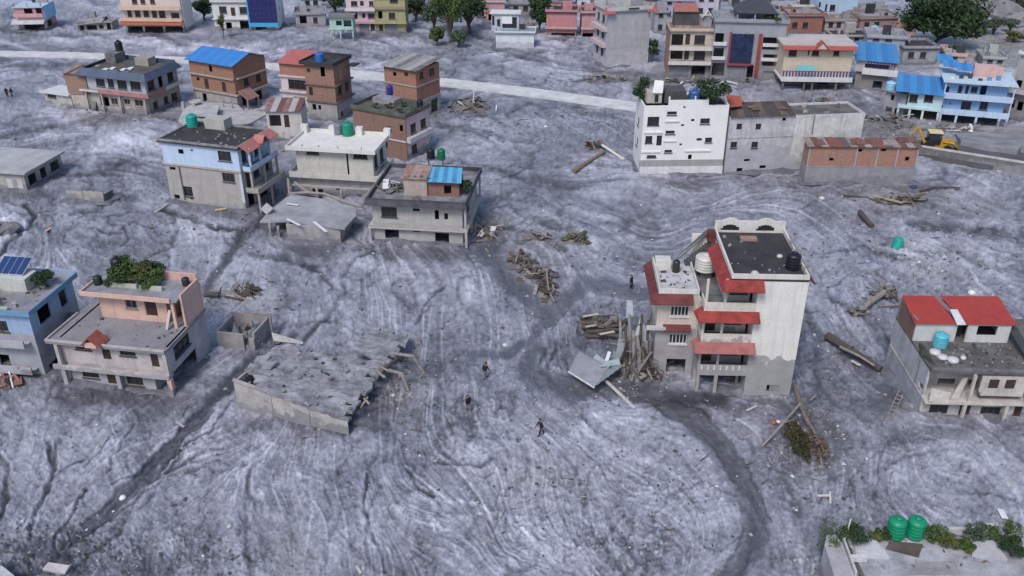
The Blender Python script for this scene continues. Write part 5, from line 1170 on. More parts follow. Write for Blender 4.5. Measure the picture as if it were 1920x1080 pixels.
def blue_gable_house():
    h = House('brick_house', 'two-storey brick house with bright blue gable roof', (366, 190), (447, 205)); W = h.W; zt = zat((447, 205), 123); D = 8.0; zb = 2.3
    bk = brick((.33, .16, .10), (.30, .24, .2)); cn = paint((.40, .37, .35), None, .4)
    h.shell(0, 0, W, D, -1, zb, cn, [('o', 340, 160, 366, 182), ('#o', 2, .2, 3, 1.8)], right=[('#o', 1, .1, 2.4, 1.9), ('#o', 4, .1, 6, 1.9)])
    h.shell(0.02, 0.02, W - .02, D - .02, zb + .25, zt, bk, [('#o', 4.6, zt - 1.7, 5.3, zt - .6), ('#d', 3.0, zb + .4, 3.9, zb + 2.2), ('#o', 1.2, zb + 1.6, 1.9, zb + 2.2), ('#d', 7.0, zb + .4, 7.9, zb + 2.1)], right=[('#w', 2, zb + 1.2, 3.2, zb + 2.4), ('#w', 5, zb + 1.2, 6.2, zb + 2.4)])
    h.slab(-.3, -.3, W + .5, D + .2, zb + .24, .23, cn); zm = (zb + zt) / 2 + .2; h.box('storey_ledge', cn, -.1, -.35, zm - .1, W, .01, zm + .1); h.box('storey_ledge', cn, W - .015, .5, zm - .1, W + .4, D, zm + .1)
    bl = [sheet((.035, .19, .50), (.03, .16, .44), .4), sheet((.045, .21, .53), None, .4)]; zr = zt + 1.3
    h.sheets(bl, (-.5, -.6, zt - .1), (W + .4, -.6, zt - .1), (W + .4, D / 2, zr), (-.5, D / 2, zr), 10); h.sheets(bl, (W + .4, D + .6, zt - .1), (-.5, D + .6, zt - .1), (-.5, D / 2, zr), (W + .4, D / 2, zr), 10)
    for x in (.12, W - .12): MB().add([(x - .1, .03, zt + .003), (x - .1, D - .03, zt + .003), (x - .1, D / 2, zr - .15), (x + .1, .03, zt + .003), (x + .1, D - .03, zt + .003), (x + .1, D / 2, zr - .15)], [(0, 1, 2), (5, 4, 3), (0, 3, 4, 1), (1, 4, 5, 2), (2, 5, 3, 0)]).build('gable_wall', bk, h.root)
    h.plate('lean_to_roof', sheet((.25, .12, .1), (.3, .25, .24)), [(W + 2.4, 0, 1.9), (W + 2.4, 3, 1.9), (W + .3, 3, 3.2), (W + .3, 0, 3.2)], .06)
    for y in (.2, 2.8): h.column(W + 2.2, y, -1, 1.9, cn, .1)
blue_gable_house()

def brick_tower():
    p = House('red_roof_house', 'narrow white and pink house with red lean-to roof beside the brick tower', (533, 203), (581, 208)); W = p.W; zt = zat((581, 208), 122); z1 = 3.2
    pw = paint((.66, .52, .52), None, .25); p.shell(0, 0, W, 5, -1, zt - 2.0, paint((.62, .56, .57), None, .25), [('w', 541, 150, 575, 168), ('w', 551, 182, 572, 193)]); p.shell(0, 0, W, 5, zt - 1.99, zt, brick((.38, .17, .13), (.34, .25, .22))); p.box('storey_ledge', pw, -.2, -.4, zt - 2.2, W, -.004, zt - 2.0); p.box('storey_ledge', pw, -.2, -.5, z1 - .1, W, -.004, z1 + .25)
    p.sheets(sheet((.42, .12, .10), (.34, .10, .09), .55), (-.3, -.5, zt + .05), (W + .1, -.5, zt + .05), (W + .1, 5.2, zt + 1.1), (-.3, 5.2, zt + 1.1), 5)
    h = House('brick_tower_house', 'tall narrow bare brick house with dark flat roof and blue tank', (580, 222), (634, 228)); W = h.W; zt = zat((634, 228), 124); D = 5.6
    bk = brick((.31, .165, .12), (.30, .25, .22)); cn = paint((.40, .38, .37), None, .4)
    h.shell(0, 0, W, D, -1, 3.0, cn, [('o', 586, 195, 593, 206), ('o', 597, 197, 602, 206)], right=[('#o', 1, .4, 1.8, 1.3)]); h.shell(.01, .01, W - .01, D - .01, 3.2, zt, bk, [('#w', .5, zt - 1.4, 1.1, zt - .8), ('#w', .5, 4.0, 1.2, 5.4), ('#o', 3.0, zt - 1.9, 3.8, zt - .3)], right=[('#w', .8, 4.2, 2, 5.6), ('#w', 3.2, 4.2, 4.4, 5.6)])
    for z in (3.2, 6.0): h.slab(-.1, -.25, W + .4, D + .3, z, .19, concrete((.16, .14, .13), (.1, .09, .085)), 'floor_slab')
    h.slab(-.5, -.6, W + .3, D + .3, zt + .2, .2, DROOF(), 'roof_slab'); h.parapet(-.5, -.6, W + .3, D + .3, zt + .2, .35, DROOF(), .15); h.box('window_arch', cn, W - .02, 2.0, 6.4, W + .06, 2.2, 8.4); h.slab(W + .3, D - 1.5, W + 1.6, D + .5, zt - .8, .2, DROOF(), 'side_slab')
    tank('bright blue water tank on the bare brick tower house', wpos(h, 2.4, 1.2, zt + .21), .75, 1.5, (.03, .13, .40))
    h = House('brick_house', 'bare brick house with grey sheet roof behind the mossy roof', (725, 213), (784, 225)); W = h.W; zt = zat((784, 225), 133); D = 6.5
    h.shell(0, 0, W, D, -1, 2.8, cn, [('#o', .8, .2, 2.2, 2.2), ('#o', W - 1.6, .1, W - .4, 2.4)], right=[('#o', .8, .1, 2.8, 2.4), ('#o', 3.6, .1, 5.6, 2.4)]); h.shell(.02, .02, W - .02, D - .02, 3.0, zt, brick((.34, .155, .095), (.34, .27, .23)), [('o', 737, 135, 743, 143), ('w', 758, 136, 765, 143)], right=[('#w', .8, zt - 1.6, 1.8, zt - .5), ('#w', 3.4, zt - 1.6, 4.8, zt - .5)])
    h.slab(-.1, -.15, W + .1, D + .1, 3.0, .19, cn); h.box('storey_ledge', cn, -.1, -.1, zt - 2.8, W, .015, zt - 2.6); h.box('storey_ledge', cn, W - .018, .2, zt - 2.8, W + .1, D, zt - 2.6)
    h.sheets([sheet((.27, .26, .245), (.19, .18, .17), .6), sheet((.33, .32, .30), None, .6), sheet((.12, .11, .105), (.25, .24, .23), .6)], (-.4, -.6, zt + .05), (W + .4, -.6, zt + .05), (W + .4, D + .4, zt + .7), (-.4, D + .4, zt + .7), 6)
    # mossy roofed building in front
    h = House('mossy_roof_house', 'house with mossy flat roof, brick wall and pink striped side', (668, 282), (764, 302)); W = h.W; zt = zat((764, 302), 222); D = 6.0
    h.wall((0, 0), (W, 0), -1, zt, brick((.26, .15, .115), (.28, .23, .2)), [('#o', 5, 1.4, 6, 2.8), ('#o', 8.4, 4.4, 9.0, 5.4)]); h.wall((W, .203), (W, D), -1, zt, paint((.62, .45, .46), None, .3), [('#w', 1, .6, 2.4, 2.0), ('#w', 1, 3.8, 2.4, 5.2), ('#w', 3.6, 3.8, 5, 5.2)]); h.wall((W, D + .21), (0, D + .21), -1, zt, cn); h.wall((0, D), (0, .203), -1, zt, cn)
    h.slab(-.3, -.2, W + .2, D + .4, zt + .2, .19, concrete((.115, .118, .085), (.06, .06, .05), .8), 'roof_slab'); h.parapet(-.3, -.2, W + .2, D + .4, zt + .2, .5, concrete((.15, .145, .13), (.08, .08, .07), .8), .15)
    for z in (2.9,): h.box('white_ledge', paint((.6, .58, .58), None, .3), W + .004, .1, z - .15, W + .7, D, z + .6); h.box('white_ledge', paint((.6, .58, .58)), -.0, -.15, z - .1, W, -.004, z + .1)
    h.box('roof_stack', MROOF(), 1, 3.6, zt + .205, 5, 5.6, zt + 1.0)
    tank('navy blue water tank at the back of the mossy roof', wpos(h, 2.4, D + .2, zt + .9), .5, 1.5, (.02, .03, .22)); tank('dark water tank on the right end of the mossy roof', wpos(h, W - .8, D - 1, zt + .21), .5, 1.2, (.015, .015, .03))
    for i in range(5): plant('moss_clump', ('leftmost green weed clump on the mossy roof', 'second green weed clump on the mossy roof', 'middle green weed clump on the mossy roof', 'fourth green weed clump on the mossy roof', 'rightmost green weed clump on the mossy roof')[i], 'weed', wpos(h, 3.5 + i * 1.5, 1.0 + (i % 3) * 1.5, zt + .2), 1.5, .8, TEALG(), 200, .12, 5, .1)
    h = House('low_house', 'low white house with dark red roof between the dark roof and the white roof', (505, 262), (570, 262)); W = h.W
    h.shell(0, 0, W, 4, -1, 4.6, paint((.62, .58, .56), None, .25), [('#o', .4, 2.2, 2.2, 4.0), ('#d', 2.7, 2.0, 3.5, 4.0), ('#o', 5.2, 2.6, 5.8, 3.8)]); h.sheets([sheet((.20, .08, .07), (.3, .25, .25), .6), sheet((.4, .38, .38), None, .6), sheet((.16, .06, .05), None, .6)], (-.2, -.4, 4.65), (W, -.4, 4.65), (W, 4.2, 5.5), (-.2, 4.2, 5.5), 6)
brick_tower()
rubble_house('wrecked dark hut with pale roof scraps right of the brick house', 880, 200, 7.5, 5, 2.6, WHITEF(), 'wrecked_hut', 26, 'ruin', [WOOD(), DROOF(), WHITEF(), CONC(), DRIFT()])

# ================================================================== far row
def far_house(name, label, fl, fr, ytop, D, wall, front=(), right=(), left=(), roof=None, ledges=(), lm=None, parapet=.5, extra=None, W=None, zt=None, fm=None, cat='house'):
    h = House(name, label, fl, fr, W=W, fm=fm, cat=cat); zt = zt or zat(fr, ytop); h.zt = zt; W = h.W; h.D = D
    h.shell(0, 0, W, D, -1, zt, wall, front, right, left)
    h.slab(-.3, -.4, W + .3, D + .3, zt + .2, .19, roof or MROOF(), 'roof_slab')
    if parapet: h.parapet(-.3, -.4, W + .3, D + .3, zt + .2, parapet, lm or wall, .15)
    for y, out, hh, m in ledges:
        z = h.hit((0, 0), (W, 0), (fl[0] + fr[0]) / 2, y)[1]; h.box('balcony_parapet', m, -.2, -out, z - hh / 2, W + .2, -out + .15, z + hh / 2); h.slab(-.2, -out + .155, W + .2, -.004, z - hh / 2 + .15, .15, m, 'balcony_slab')
    for k in range(3):
        x = random.uniform(.4, max(.6, W - 1.6)); y = random.uniform(1.2, max(1.4, D - 1.6)); q_ = random.choice((greyq, MROOF(), DROOF(), wall))
        h.box('roof_room' if k == 0 else 'roof_clutter', q_, x, y, zt + .205, x + (random.uniform(1.4, 2.4) if k == 0 else random.uniform(.4, 1)), y + random.uniform(.5, 1.4), zt + .2 + (random.uniform(1.2, 2.1) if k == 0 else random.uniform(.3, .8)))
    for k in range(5): h.column(W * k / 4 + (.1 if k == 0 else -.1 if k == 4 else 0), D * .97 if k % 2 else .0, zt + .205, zt + .2 + random.uniform(.5, 1.2), CONC(), .06)
    return h
greyq = paint((.36, .35, .35), None, .4)
pinkw = paint((.62, .36, .34), None, .3); whitew = paint((.66, .66, .65), None, .2); peach = paint((.66, .46, .35), None, .25); cyanw = paint((.42, .62, .72), None, .2); skyb = paint((.27, .45, .74), None, .2); creamw = paint((.66, .55, .43), None, .25); lilac = paint((.42, .38, .55), None, .3); terra = plain((.36, .11, .07), .7, .2, .3); greyw = paint((.36, .36, .39), None, .45); oliveW = paint((.40, .38, .20), None, .3)

h = far_house('pink_hut', 'small pink house with pale blue roof, top left corner', (36, 57), (88, 56), 14, 7, paint((.58, .33, .33), None, .3), [('o', 45, 16, 61, 26), ('o', 67, 15, 82, 26), ('o', 46, 45, 84, 57)], roof=paint((.45, .55, .66), None, .2), parapet=0, right=[('#o', 1, .3, 4, 1.8)])
h.box('blue_side', paint((.30, .55, .80), None, .2), h.W + .004, .3, 2.2, h.W + .3, h.D, h.zt + .1); awning(h, 'tin_awning', sheet((.45, .45, .47)), -.8, h.W + .2, -.0, 2.6, 1.8, .9, .05); h.box('balcony_parapet', pinkw, -.1, -.9, 3.1, h.W, -.75, 3.9)
h = far_house('ruined_hut', 'small wrecked grey hut in the mud, top left', (148, 60), (212, 60), 42, 4, paint((.32, .31, .31), None, .5), [('o', 150, 48, 158, 58), ('o', 163, 47, 182, 60), ('o', 186, 46, 194, 54), ('o', 200, 42, 208, 56)], parapet=0, cat='ruin')
h.plate('tilted_roof', MROOF(), [(-.5, -.9, h.zt - .4), (6.2, -.7, h.zt + .3), (5.6, 3.4, h.zt + 1.0), (.5, 3.8, h.zt + .6)], .2)

h = far_house('peach_house', 'three-storey peach house with terracotta awning, top left', (237, 62), (347, 63), -22, 6, paint((.66, .56, .50), None, .2), [('o', 240, 49, 268, 62), ('o', 272, 49, 306, 62), ('o', 310, 49, 343, 62), ('w', 239, 19, 247, 31), ('w', 253, 19, 263, 31), ('w', 269, 19, 279, 31), ('w', 285, 20, 294, 32), ('w', 298, 20, 310, 33), ('w', 321, 24, 336, 34), ('w', 247, -4, 257, 7), ('w', 263, -4, 272, 7), ('w', 281, -4, 290, 7)], ledges=((35.5, 1.2, .7, peach), (14, 1.2, .8, peach)))
awning(h, 'terracotta_awning', terra, -.5, h.W + .3, -.05, 3.2, 1.9, .9, .12); h.box('white_side_wall', paint((.68, .66, .64), None, .15), h.W + .004, .5, -1, h.W + .25, h.D, h.zt - 1)
h = far_house('white_house', 'white house with dark windows beside the blue glass front', (404, 56), (472, 56), 5, 6, whitew, [('w', 411, 12, 425, 25), ('d', 433, 14, 441, 30), ('w', 449, 13, 465, 26), ('o', 424, 42, 435, 54), ('o', 450, 39, 471, 55)], parapet=.4); h.box('storey_ledge', whitew, -.3, -.5, 2.4, h.W, -.004, 2.6)
h = far_house('blue_glass_house', 'tall white house with dark blue glazed front', (472, 57), (524, 57), -40, 6.5, paint((.72, .72, .76), None, .15), [('o', 480, 49, 500, 57)], right=[('#o', 2, 4, 3, 5), ('#o', 3.4, 6.5, 4.2, 7.3)])
fr_ = plain((.02, .022, .09), .4, .4, .3); gl = plain((.025, .03, .14), .2, .5, .5, 1.5)
h.box('glazing_frame', fr_, .05, -.6, 1.9, h.W - .1, -.45, h.zt)
for i in range(6):
    for j in range(7): h.box('glass_pane', gl, .12 + i * (h.W - .2) / 6, -.66, 2.0 + j * 1.35, .05 + (i + 1) * (h.W - .2) / 6 - .06, -.602, 2.0 + j * 1.35 + 1.25)
h.box('cyan_band', plain((.06, .35, .62)), -.1, -.8, .95, h.W + .1, -.1, 1.85); h.box('cyan_post', plain((.10, .33, .60)), -.35, -.5, .5, -.02, -.05, h.zt)
plant('roadside_tree', 'small slim green tree before the white house, top left', 'tree', GP(420, 71), 2.2, 5.2, GREEN(), 500, .2, 7, .25)

h = House('green_pavilion', 'small mint green two-storey pavilion on posts', (621, 76), (664, 76), cat='pavilion'); mg = paint((.42, .60, .54), None, .25)
for x in (.1, 2.2, h.W - .15):
    for y in (.15, 3.3): h.column(x, y, -1, 2.4, mg, .14)
h.slab(-.2, -.2, h.W + .1, 3.6, 2.65, .24, mg); h.shell(0, 0, h.W, 3.5, 2.655, 5.0, mg, [('o', 630, 39, 641, 48), ('o', 644, 38, 659, 50)]); h.slab(-.4, -.5, h.W + .3, 3.8, 5.25, .24, concrete((.22, .21, .2), (.12, .11, .11)), 'roof_slab')
h = far_house('pink_white_house', 'pink and white three-storey house, left of the olive house', (653, 61), (705, 61), -6, 6, paint((.66, .50, .54), None, .2), [('w', 658, 2, 670, 11), ('w', 675, 2, 682, 11), ('w', 692, 2, 700, 11), ('w', 679, 25, 685, 34), ('w', 690, 25, 702, 34), ('d', 695, 44, 703, 60), ('s', 674, 44, 692, 60), ('o', 656, 23, 670, 36)], ledges=((17, 1.0, .6, whitew), (41, .8, .5, pinkw)))
h = far_house('olive_house', 'olive green three-storey house behind the flooded yard', (705.5, 61), (762, 61), -4, 6, oliveW, [('w', 731, -2, 746, 5), ('w', 729, 24, 741, 35), ('o', 709, 21, 717, 35), ('d', 711, 43, 718, 60), ('s', 722, 45, 744, 60)], ledges=((15, .5, .5, paint((.36, .24, .16), None, .3)), (41, .9, .6, oliveW)), right=[('#w', 2, 4, 3.2, 5.2)])
h = far_house('grey_house', 'grey mud-stained house between the blue glass front and the mint pavilion', (556, 52), (612, 50), 26, 6, greyw, [('o', 562, 30, 575, 44), ('#w', 4, 1, 5, 2.2)])
h = far_house('pale_house', 'pale house half hidden behind trees at the top', (566, 20), (604, 18), -4, 6, paint((.5, .56, .6), None, .3), [('#w', 1, 1.2, 2.2, 2.4), ('#w', 3, 1.2, 4.2, 2.4)])

trees = [(845, 78, 9, 11, GREEN(), 'tall bright green tree in the tree clump, top centre'), (880, 60, 8, 10, DARKG(), 'dark green tree right in the tree clump, top centre'), (815, 60, 6, 7, TEALG(), 'grey-green tree left in the tree clump, top centre'), (820, 84, 3.2, 4, GREEN(), 'low green bush at the left foot of the tree clump'), (860, 88, 4, 3.5, TEALG(), 'grey mud-splashed bush at the right foot of the tree clump'), (628, 30, 8, 7, DARKG(), 'dark teal tree behind the mint green pavilion'), (780, 38, 6, 6, DARKG(), 'dark tree right of the olive house'), (905, 30, 6, 8, DARKG(), 'dark tree behind the white cabin, top centre'), (385, 40, 5, 5, DARKG(), 'dark tree between the peach and the white house'), (1011, 66, 5, 7, DARKG(), 'dark tree between the white cabin and the red houses'), (1012, 36, 7, 7, DARKG(), 'dark tree behind the collapsed timbers, top centre'), (935, 16, 6, 6, DARKG(), 'dark tree at the top edge behind the white cabin'), (1070, 14, 8, 6, DARKG(), 'dark tree at the top edge above the red houses'), (640, 12, 7, 6, DARKG(), 'dark tree at the top edge left of the pink and white house'), (795, 14, 9, 8, DARKG(), 'dark tree at the top edge left in the tree clump'), (862, 22, 9, 9, GREEN(), 'bright green tree at the top edge in the tree clump')]
for x, y, w_, hh, m, la in trees: plant('tree', la, 'tree', GP(x, y), w_, hh, m, 2200, .3, 12, .22, group=None)

# centre top
h = far_house('white_cabin', 'white box-shaped building with curtained rooftop room, top centre', (930, 91), (1001, 92), 63, 4.5, paint((.66, .70, .74), 1.4, .2, mudc=(.42, .42, .44), rag=.4), parapet=.3); z = h.zt + .2
h.shell(-1.0, 1.0, 4.9, 4.2, z + .005, z + 3.6, paint((.5, .52, .58), None, .3), [('o', 921, 30, 927, 48), ('o', 932, 36, 938, 50), ('o', 942, 32, 969, 53)]); h.box('white_curtain', plain((.72, .74, .76)), 1.2, .86, z + 1.6, 3.4, .96, z + 3.1); h.slab(-1.3, .6, 5.2, 4.5, z + 3.8, .19, whitew, 'roof_slab'); h.box('blue_rail', plain((.2, .32, .42)), 1.2, -.1, z + .32, h.W, .0, z + .6)
rubble_house('dark collapsed timbers beside the curtained white cabin', 990, 66, 6, 5, 4, WOOD(), 'wreckage', 22, 'wreckage', [WOOD(), BARK(), DRIFT()])
h = far_house('red_house', 'low red-pink house with dark doorways, top centre', (1024, 70), (1080, 71), 24, 6, paint((.55, .24, .25), None, .35), [('o', 1034, 62, 1078, 69)], ledges=((51, .8, .5, paint((.58, .38, .33), None, .4)),), roof=DROOF())
h = far_house('red_house', 'narrow red-pink house right of the low red-pink one', (1090, 72), (1117, 72), 26, 6, paint((.56, .30, .31), None, .35), [('o', 1092, 62, 1112, 70)], ledges=((52, .8, .5, paint((.58, .38, .33), None, .4)),), roof=DROOF())
h = far_house('pink_house', 'pink-walled house with white roof behind the white cabin', (908, 42), (946, 42), 4, 6, paint((.60, .34, .35), None, .3), [('#o', 1, .5, 2.4, 2)], roof=paint((.62, .62, .68), None, .2), left=[('#w', 1, 1, 2, 2)])
for i, (a, b, yt, wm, la) in enumerate((((955, 30), (1010, 30), 8, greyw, 'grey roofed house behind the collapsed timbers, top centre'), ((1025, 28), (1070, 28), 6, paint((.3, .3, .31), None, .5), 'dark grey house at the top edge above the red houses'), ((1082, 22), (1106, 22), -4, paint((.62, .66, .72), None, .2), 'white house at the top edge above the red houses'), ((1240, 40), (1300, 40), 2, lilac, 'lilac house behind the blank-walled building at the top'), ((1300, 34), (1345, 34), -6, paint((.6, .56, .64), None, .3), 'pale pink house at the top edge, right of centre'), ((1345, 32), (1420, 32), -10, greyw, 'grey block at the top edge behind the dark hipped roof'), ((1430, 30), (1490, 30), -4, paint((.42, .44, .52), None, .3), 'blue-grey house at the top edge, right of the hipped roof'), ((1475, 62), (1540, 62), 30, brick((.34, .13, .10)), 'red brick house behind the cream house'), ((1484, 36), (1520, 36), 14, whitew, 'small white-roofed house behind the red brick house'), ((1610, 62), (1680, 60), 34, paint((.36, .25, .22), None, .4), 'brown house behind the big dark tree'), ((1660, 92), (1705, 94), 66, paint((.48, .28, .25), None, .4), 'small pinkish house left of the big dark tree'), ((1690, 120), (1752, 120), 92, greyw, 'grey shed behind the pale blue houses'), ((1620, 112), (1690, 116), 74, paint((.40, .42, .50), None, .4), 'blue-grey plastered house behind the blue-roofed annex'), ((1770, 122), (1806, 124), 106, paint((.58, .38, .34), None, .3), 'low salmon house behind the pale blue house'))):
    far_house('town_house', la, a, b, yt, 6.5, wm, [('#w', 1, 1.2, 2.2, 2.4), ('#w', 3.4, 1.2, 4.6, 2.4), ('#w', 1, 4.0, 2.2, 5.2), ('#w', 3.4, 4.0, 4.6, 5.2)], roof=[MROOF(), DROOF(), MROOF(), concrete((.4, .37, .42), (.3, .28, .3)), MROOF()][i % 5], parapet=.5)

for i, (a, b, yt, wm, la) in enumerate((((1120, 46), (1160, 46), 12, paint((.5, .3, .28), None, .4), 'dull red house left behind the blank-walled building'), ((1226, 66), (1250, 66), 24, greyw, 'narrow grey house between the blank wall and the cream-fronted house'), ((1262, 20), (1312, 20), -14, paint((.52, .34, .32), None, .4), 'salmon house at the very top above the cream-fronted house'), ((1350, 60), (1400, 62), 20, paint((.34, .38, .46), None, .4), 'slate-blue house behind the glass-fronted building'), ((1405, 58), (1455, 60), 22, greyw, 'grey house right behind the hipped roof'), ((1500, 22), (1528, 22), 0, paint((.56, .52, .44), None, .4), 'cream house at the top edge left of the round-windowed house'), ((1545, 62), (1600, 62), 40, paint((.40, .34, .32), None, .4), 'brown-grey low house behind the cream house roof'), ((1608, 38), (1660, 36), 18, greyw, 'grey house right of the round-windowed house'), ((1560, 92), (1625, 92), 70, paint((.46, .42, .4), None, .4), 'grey-beige house behind the cream house, right side'), ((1840, 128), (1880, 130), 112, paint((.40, .44, .42), None, .4), 'grey-green low house right of the salmon house'), ((980, 12), (1025, 12), -10, paint((.4, .36, .36), None, .4), 'dull grey house at the top edge above the collapsed timbers'), ((1108, 10), (1150, 10), -14, paint((.5, .32, .3), None, .4), 'reddish house at the top edge, centre right'), ((1180, 24), (1232, 24), 0, paint((.52, .5, .5), None, .4), 'pale grey house at the top edge behind the blank wall'))):
    far_house('town_house', la, a, b, yt, 5.5, wm, [('#w', .8, 1.2, 1.8, 2.4), ('#w', 2.6, 1.2, 3.6, 2.4), ('#w', 4.4, 1.2, 5.4, 2.4), ('#w', .8, 4.0, 1.8, 5.2), ('#w', 2.6, 4.0, 3.6, 5.2)], roof=[DROOF(), MROOF(), concrete((.28, .2, .18), (.16, .12, .11)), MROOF()][i % 4], parapet=.4)
h = far_house('blank_wall_building', 'grey building with tall blank wall and red-trimmed roof, top centre', (1136, 127), (1214, 121), 18, 7, paint((.43, .43, .46), 3.2, .35, mudc=(.40, .39, .42)), left=[('#w', 1, 2, 2.2, 3.5), ('#w', 3.6, 2, 5, 3.5), ('#w', 1, 5.4, 2.2, 6.9), ('#w', 3.6, 5.4, 5, 6.9), ('#w', 1, 8.4, 2.2, 9.8), ('#w', 3.6, 8.4, 5, 9.8)], parapet=.7, lm=paint((.55, .53, .53), None, .3))
for z in (4.2, 7.3): h.box('white_ledge', paint((.58, .45, .47), None, .3), -.9, .3, z - .3, -.004, h.D, z + .4)
for a in (-.6, h.W - .5): h.plate('red_eave', plain((.36, .10, .09), .7), [(a - .7, -.9, h.zt - .2), (a + 1.9, -.9, h.zt - .2), (a + 1.2, .3, h.zt + .9), (a, .3, h.zt + .9)], .1)
h.box('dark_vent', plain((.05, .055, .05)), 4.0, -.46, h.zt + .3, 6.2, -.41, h.zt + .65); h.box('roof_room', paint((.52, .55, .52), None, .3), 3.4, 2, h.zt + .205, 6.6, 5, h.zt + 2.2)
plant('roadside_bush', 'dark grey-green bush at the foot of the blank wall', 'bush', GP(1222, 120), 3.0, 4.4, DARKG(), 600, .22, 7, .2)

h = far_house('cream_brick_house', 'cream-fronted brick house with roof rubble and shop shutters', (1252, 142), (1330, 143), 60, 7, paint((.56, .47, .40), 2.8, .3), [('o', 1257, 64, 1281, 85), ('d', 1285, 64, 1294, 84), ('w', 1302, 66, 1322, 83), ('o', 1257, 94, 1280, 111), ('d', 1283, 94, 1292, 112), ('w', 1301, 95, 1322, 112), ('s', 1254, 123, 1289, 142), ('o', 1296, 124, 1322, 143)], roof=concrete((.30, .22, .17), (.16, .12, .1), .8), ledges=((89, 1.1, .7, paint((.66, .60, .55), None, .2)), (116, 1.1, .7, paint((.66, .60, .55), None, .2))), left=[])
h.box('brick_side', brick((.30, .19, .15), (.34, .28, .25)), -.12, .3, -1, -.004, h.D, h.zt + .1); z = h.zt + .2
h.box('roof_room', concrete((.10, .10, .11), (.06, .06, .065)), .8, 3, z + .005, 5.4, 6.6, z + 3.0); h.plate('red_roof', plain((.38, .16, .13), .7, .2, .4), [(.5, 2.6, z + 3.0), (5.2, 2.6, z + 3.0), (5, 6.8, z + 3.8), (.8, 6.8, z + 3.8)], .1)
for s_ in (-1, 1): h.plate('white_gable', whitew, [(6.9, 2.4, z + 3.4), (6.9 + s_ * 1.1, 2.4, z + 1.9), (6.9 + s_ * 1.1, 3, z + 1.9), (6.9, 3, z + 3.4)][::s_], .14)
h.box('roof_room', greyw, 5.9, 3.05, z + .005, 7.9, 5.4, z + 2.0)
for i in range(8): h.plate('roof_rubble', random.choice((brick((.3, .16, .11)), DRIFT(), WHITEF(), WOOD())), [(.5 + i * .7, .4, z + .05), (1.2 + i * .7, .3, z + .1), (1.4 + i * .7, 1.6, z + .7), (.6 + i * .7, 1.7, z + .5)], .12)

h = far_house('glass_front_building', 'grey building with dark blue glass stair front and red trim', (1331, 147), (1462, 151), 44, 7, paint((.33, .34, .38), 3, .35), [('o', 1334, 62, 1357, 82), ('o', 1334, 90, 1357, 108), ('o', 1334, 118, 1358, 142), ('o', 1430, 70, 1457, 93), ('o', 1430, 102, 1457, 124), ('s', 1430, 134, 1455, 148), ('s', 1366, 124, 1396, 146), ('o', 1400, 122, 1412, 146)], roof=MROOF())
u = lambda px, y=100: h.hit((0, 0), (h.W, 0), px, y)[0]
x0, x1 = u(1368), u(1410); z0, z1 = h.hit((0, 0), (h.W, 0), 1390, 118)[1], h.hit((0, 0), (h.W, 0), 1390, 62)[1]
h.box('red_frame', plain((.30, .05, .08), .6), x0 - .35, -.55, z0 - .4, x0 - .01, -.02, z1 + .2); h.box('red_frame', plain((.30, .05, .08), .6), x0, -.55, z0 - .4, x1, -.02, z0 - .02)
for i in range(4):
    for j in range(4): h.box('glass_pane', plain((.022, .04, .10), .2, .5, .6, 1), x0 + i * (x1 - x0) / 4, -.4, z0 + j * (z1 - z0) / 4, x0 + (i + 1) * (x1 - x0) / 4 - .06, -.3, z0 + (j + 1) * (z1 - z0) / 4 - .07)
h.box('red_pillar', plain((.36, .06, .05), .7, .3, .4, 1), u(1419), -.4, .6, u(1425), -.01, h.zt - 2.0)
for z in (3.9, 6.6): h.box('storey_ledge', whitew, -.1, -.5, z - .2, u(1360), -.01, z + .35); h.box('storey_ledge', whitew, u(1428), -.5, z - .2, h.W, -.01, z + .35)
z = h.zt + .2; dr = sheet((.05, .053, .065), (.035, .037, .045), .6)
h.plate('hipped_roof', dr, [(3.6, -.6, z + 1.6), (11, -.6, z + 1.6), (9.4, 3, z + 3.4), (5.6, 3, z + 3.4)], .12); h.plate('hipped_roof', sheet((.16, .17, .19)), [(11, -.6, z + 1.6), (11.4, 6.6, z + 1.6), (9.4, 3, z + 3.4), (9.39, 2.99, z + 3.4)], .12); h.plate('hipped_roof', dr, [(3.2, 6.6, z + 1.6), (3.6, -.6, z + 1.6), (5.6, 3, z + 3.4), (5.59, 3.01, z + 3.4)], .12); h.plate('hipped_roof', dr, [(11.4, 6.6, z + 1.6), (3.2, 6.6, z + 1.6), (5.6, 3, z + 3.4), (9.4, 3, z + 3.4)], .12)
for x in (3.8, 7, 10.6):
    for y in (-.2, 6): h.column(x, y, z + .005, z + 1.6, greyw, .12)
plant('roof_bush', 'dark climbing plant on the right roof of the glass-fronted building', 'bush', wpos(h, 10.4, .4, z), 3.0, 1.4, DARKG(), 500, .18, 6, .1)

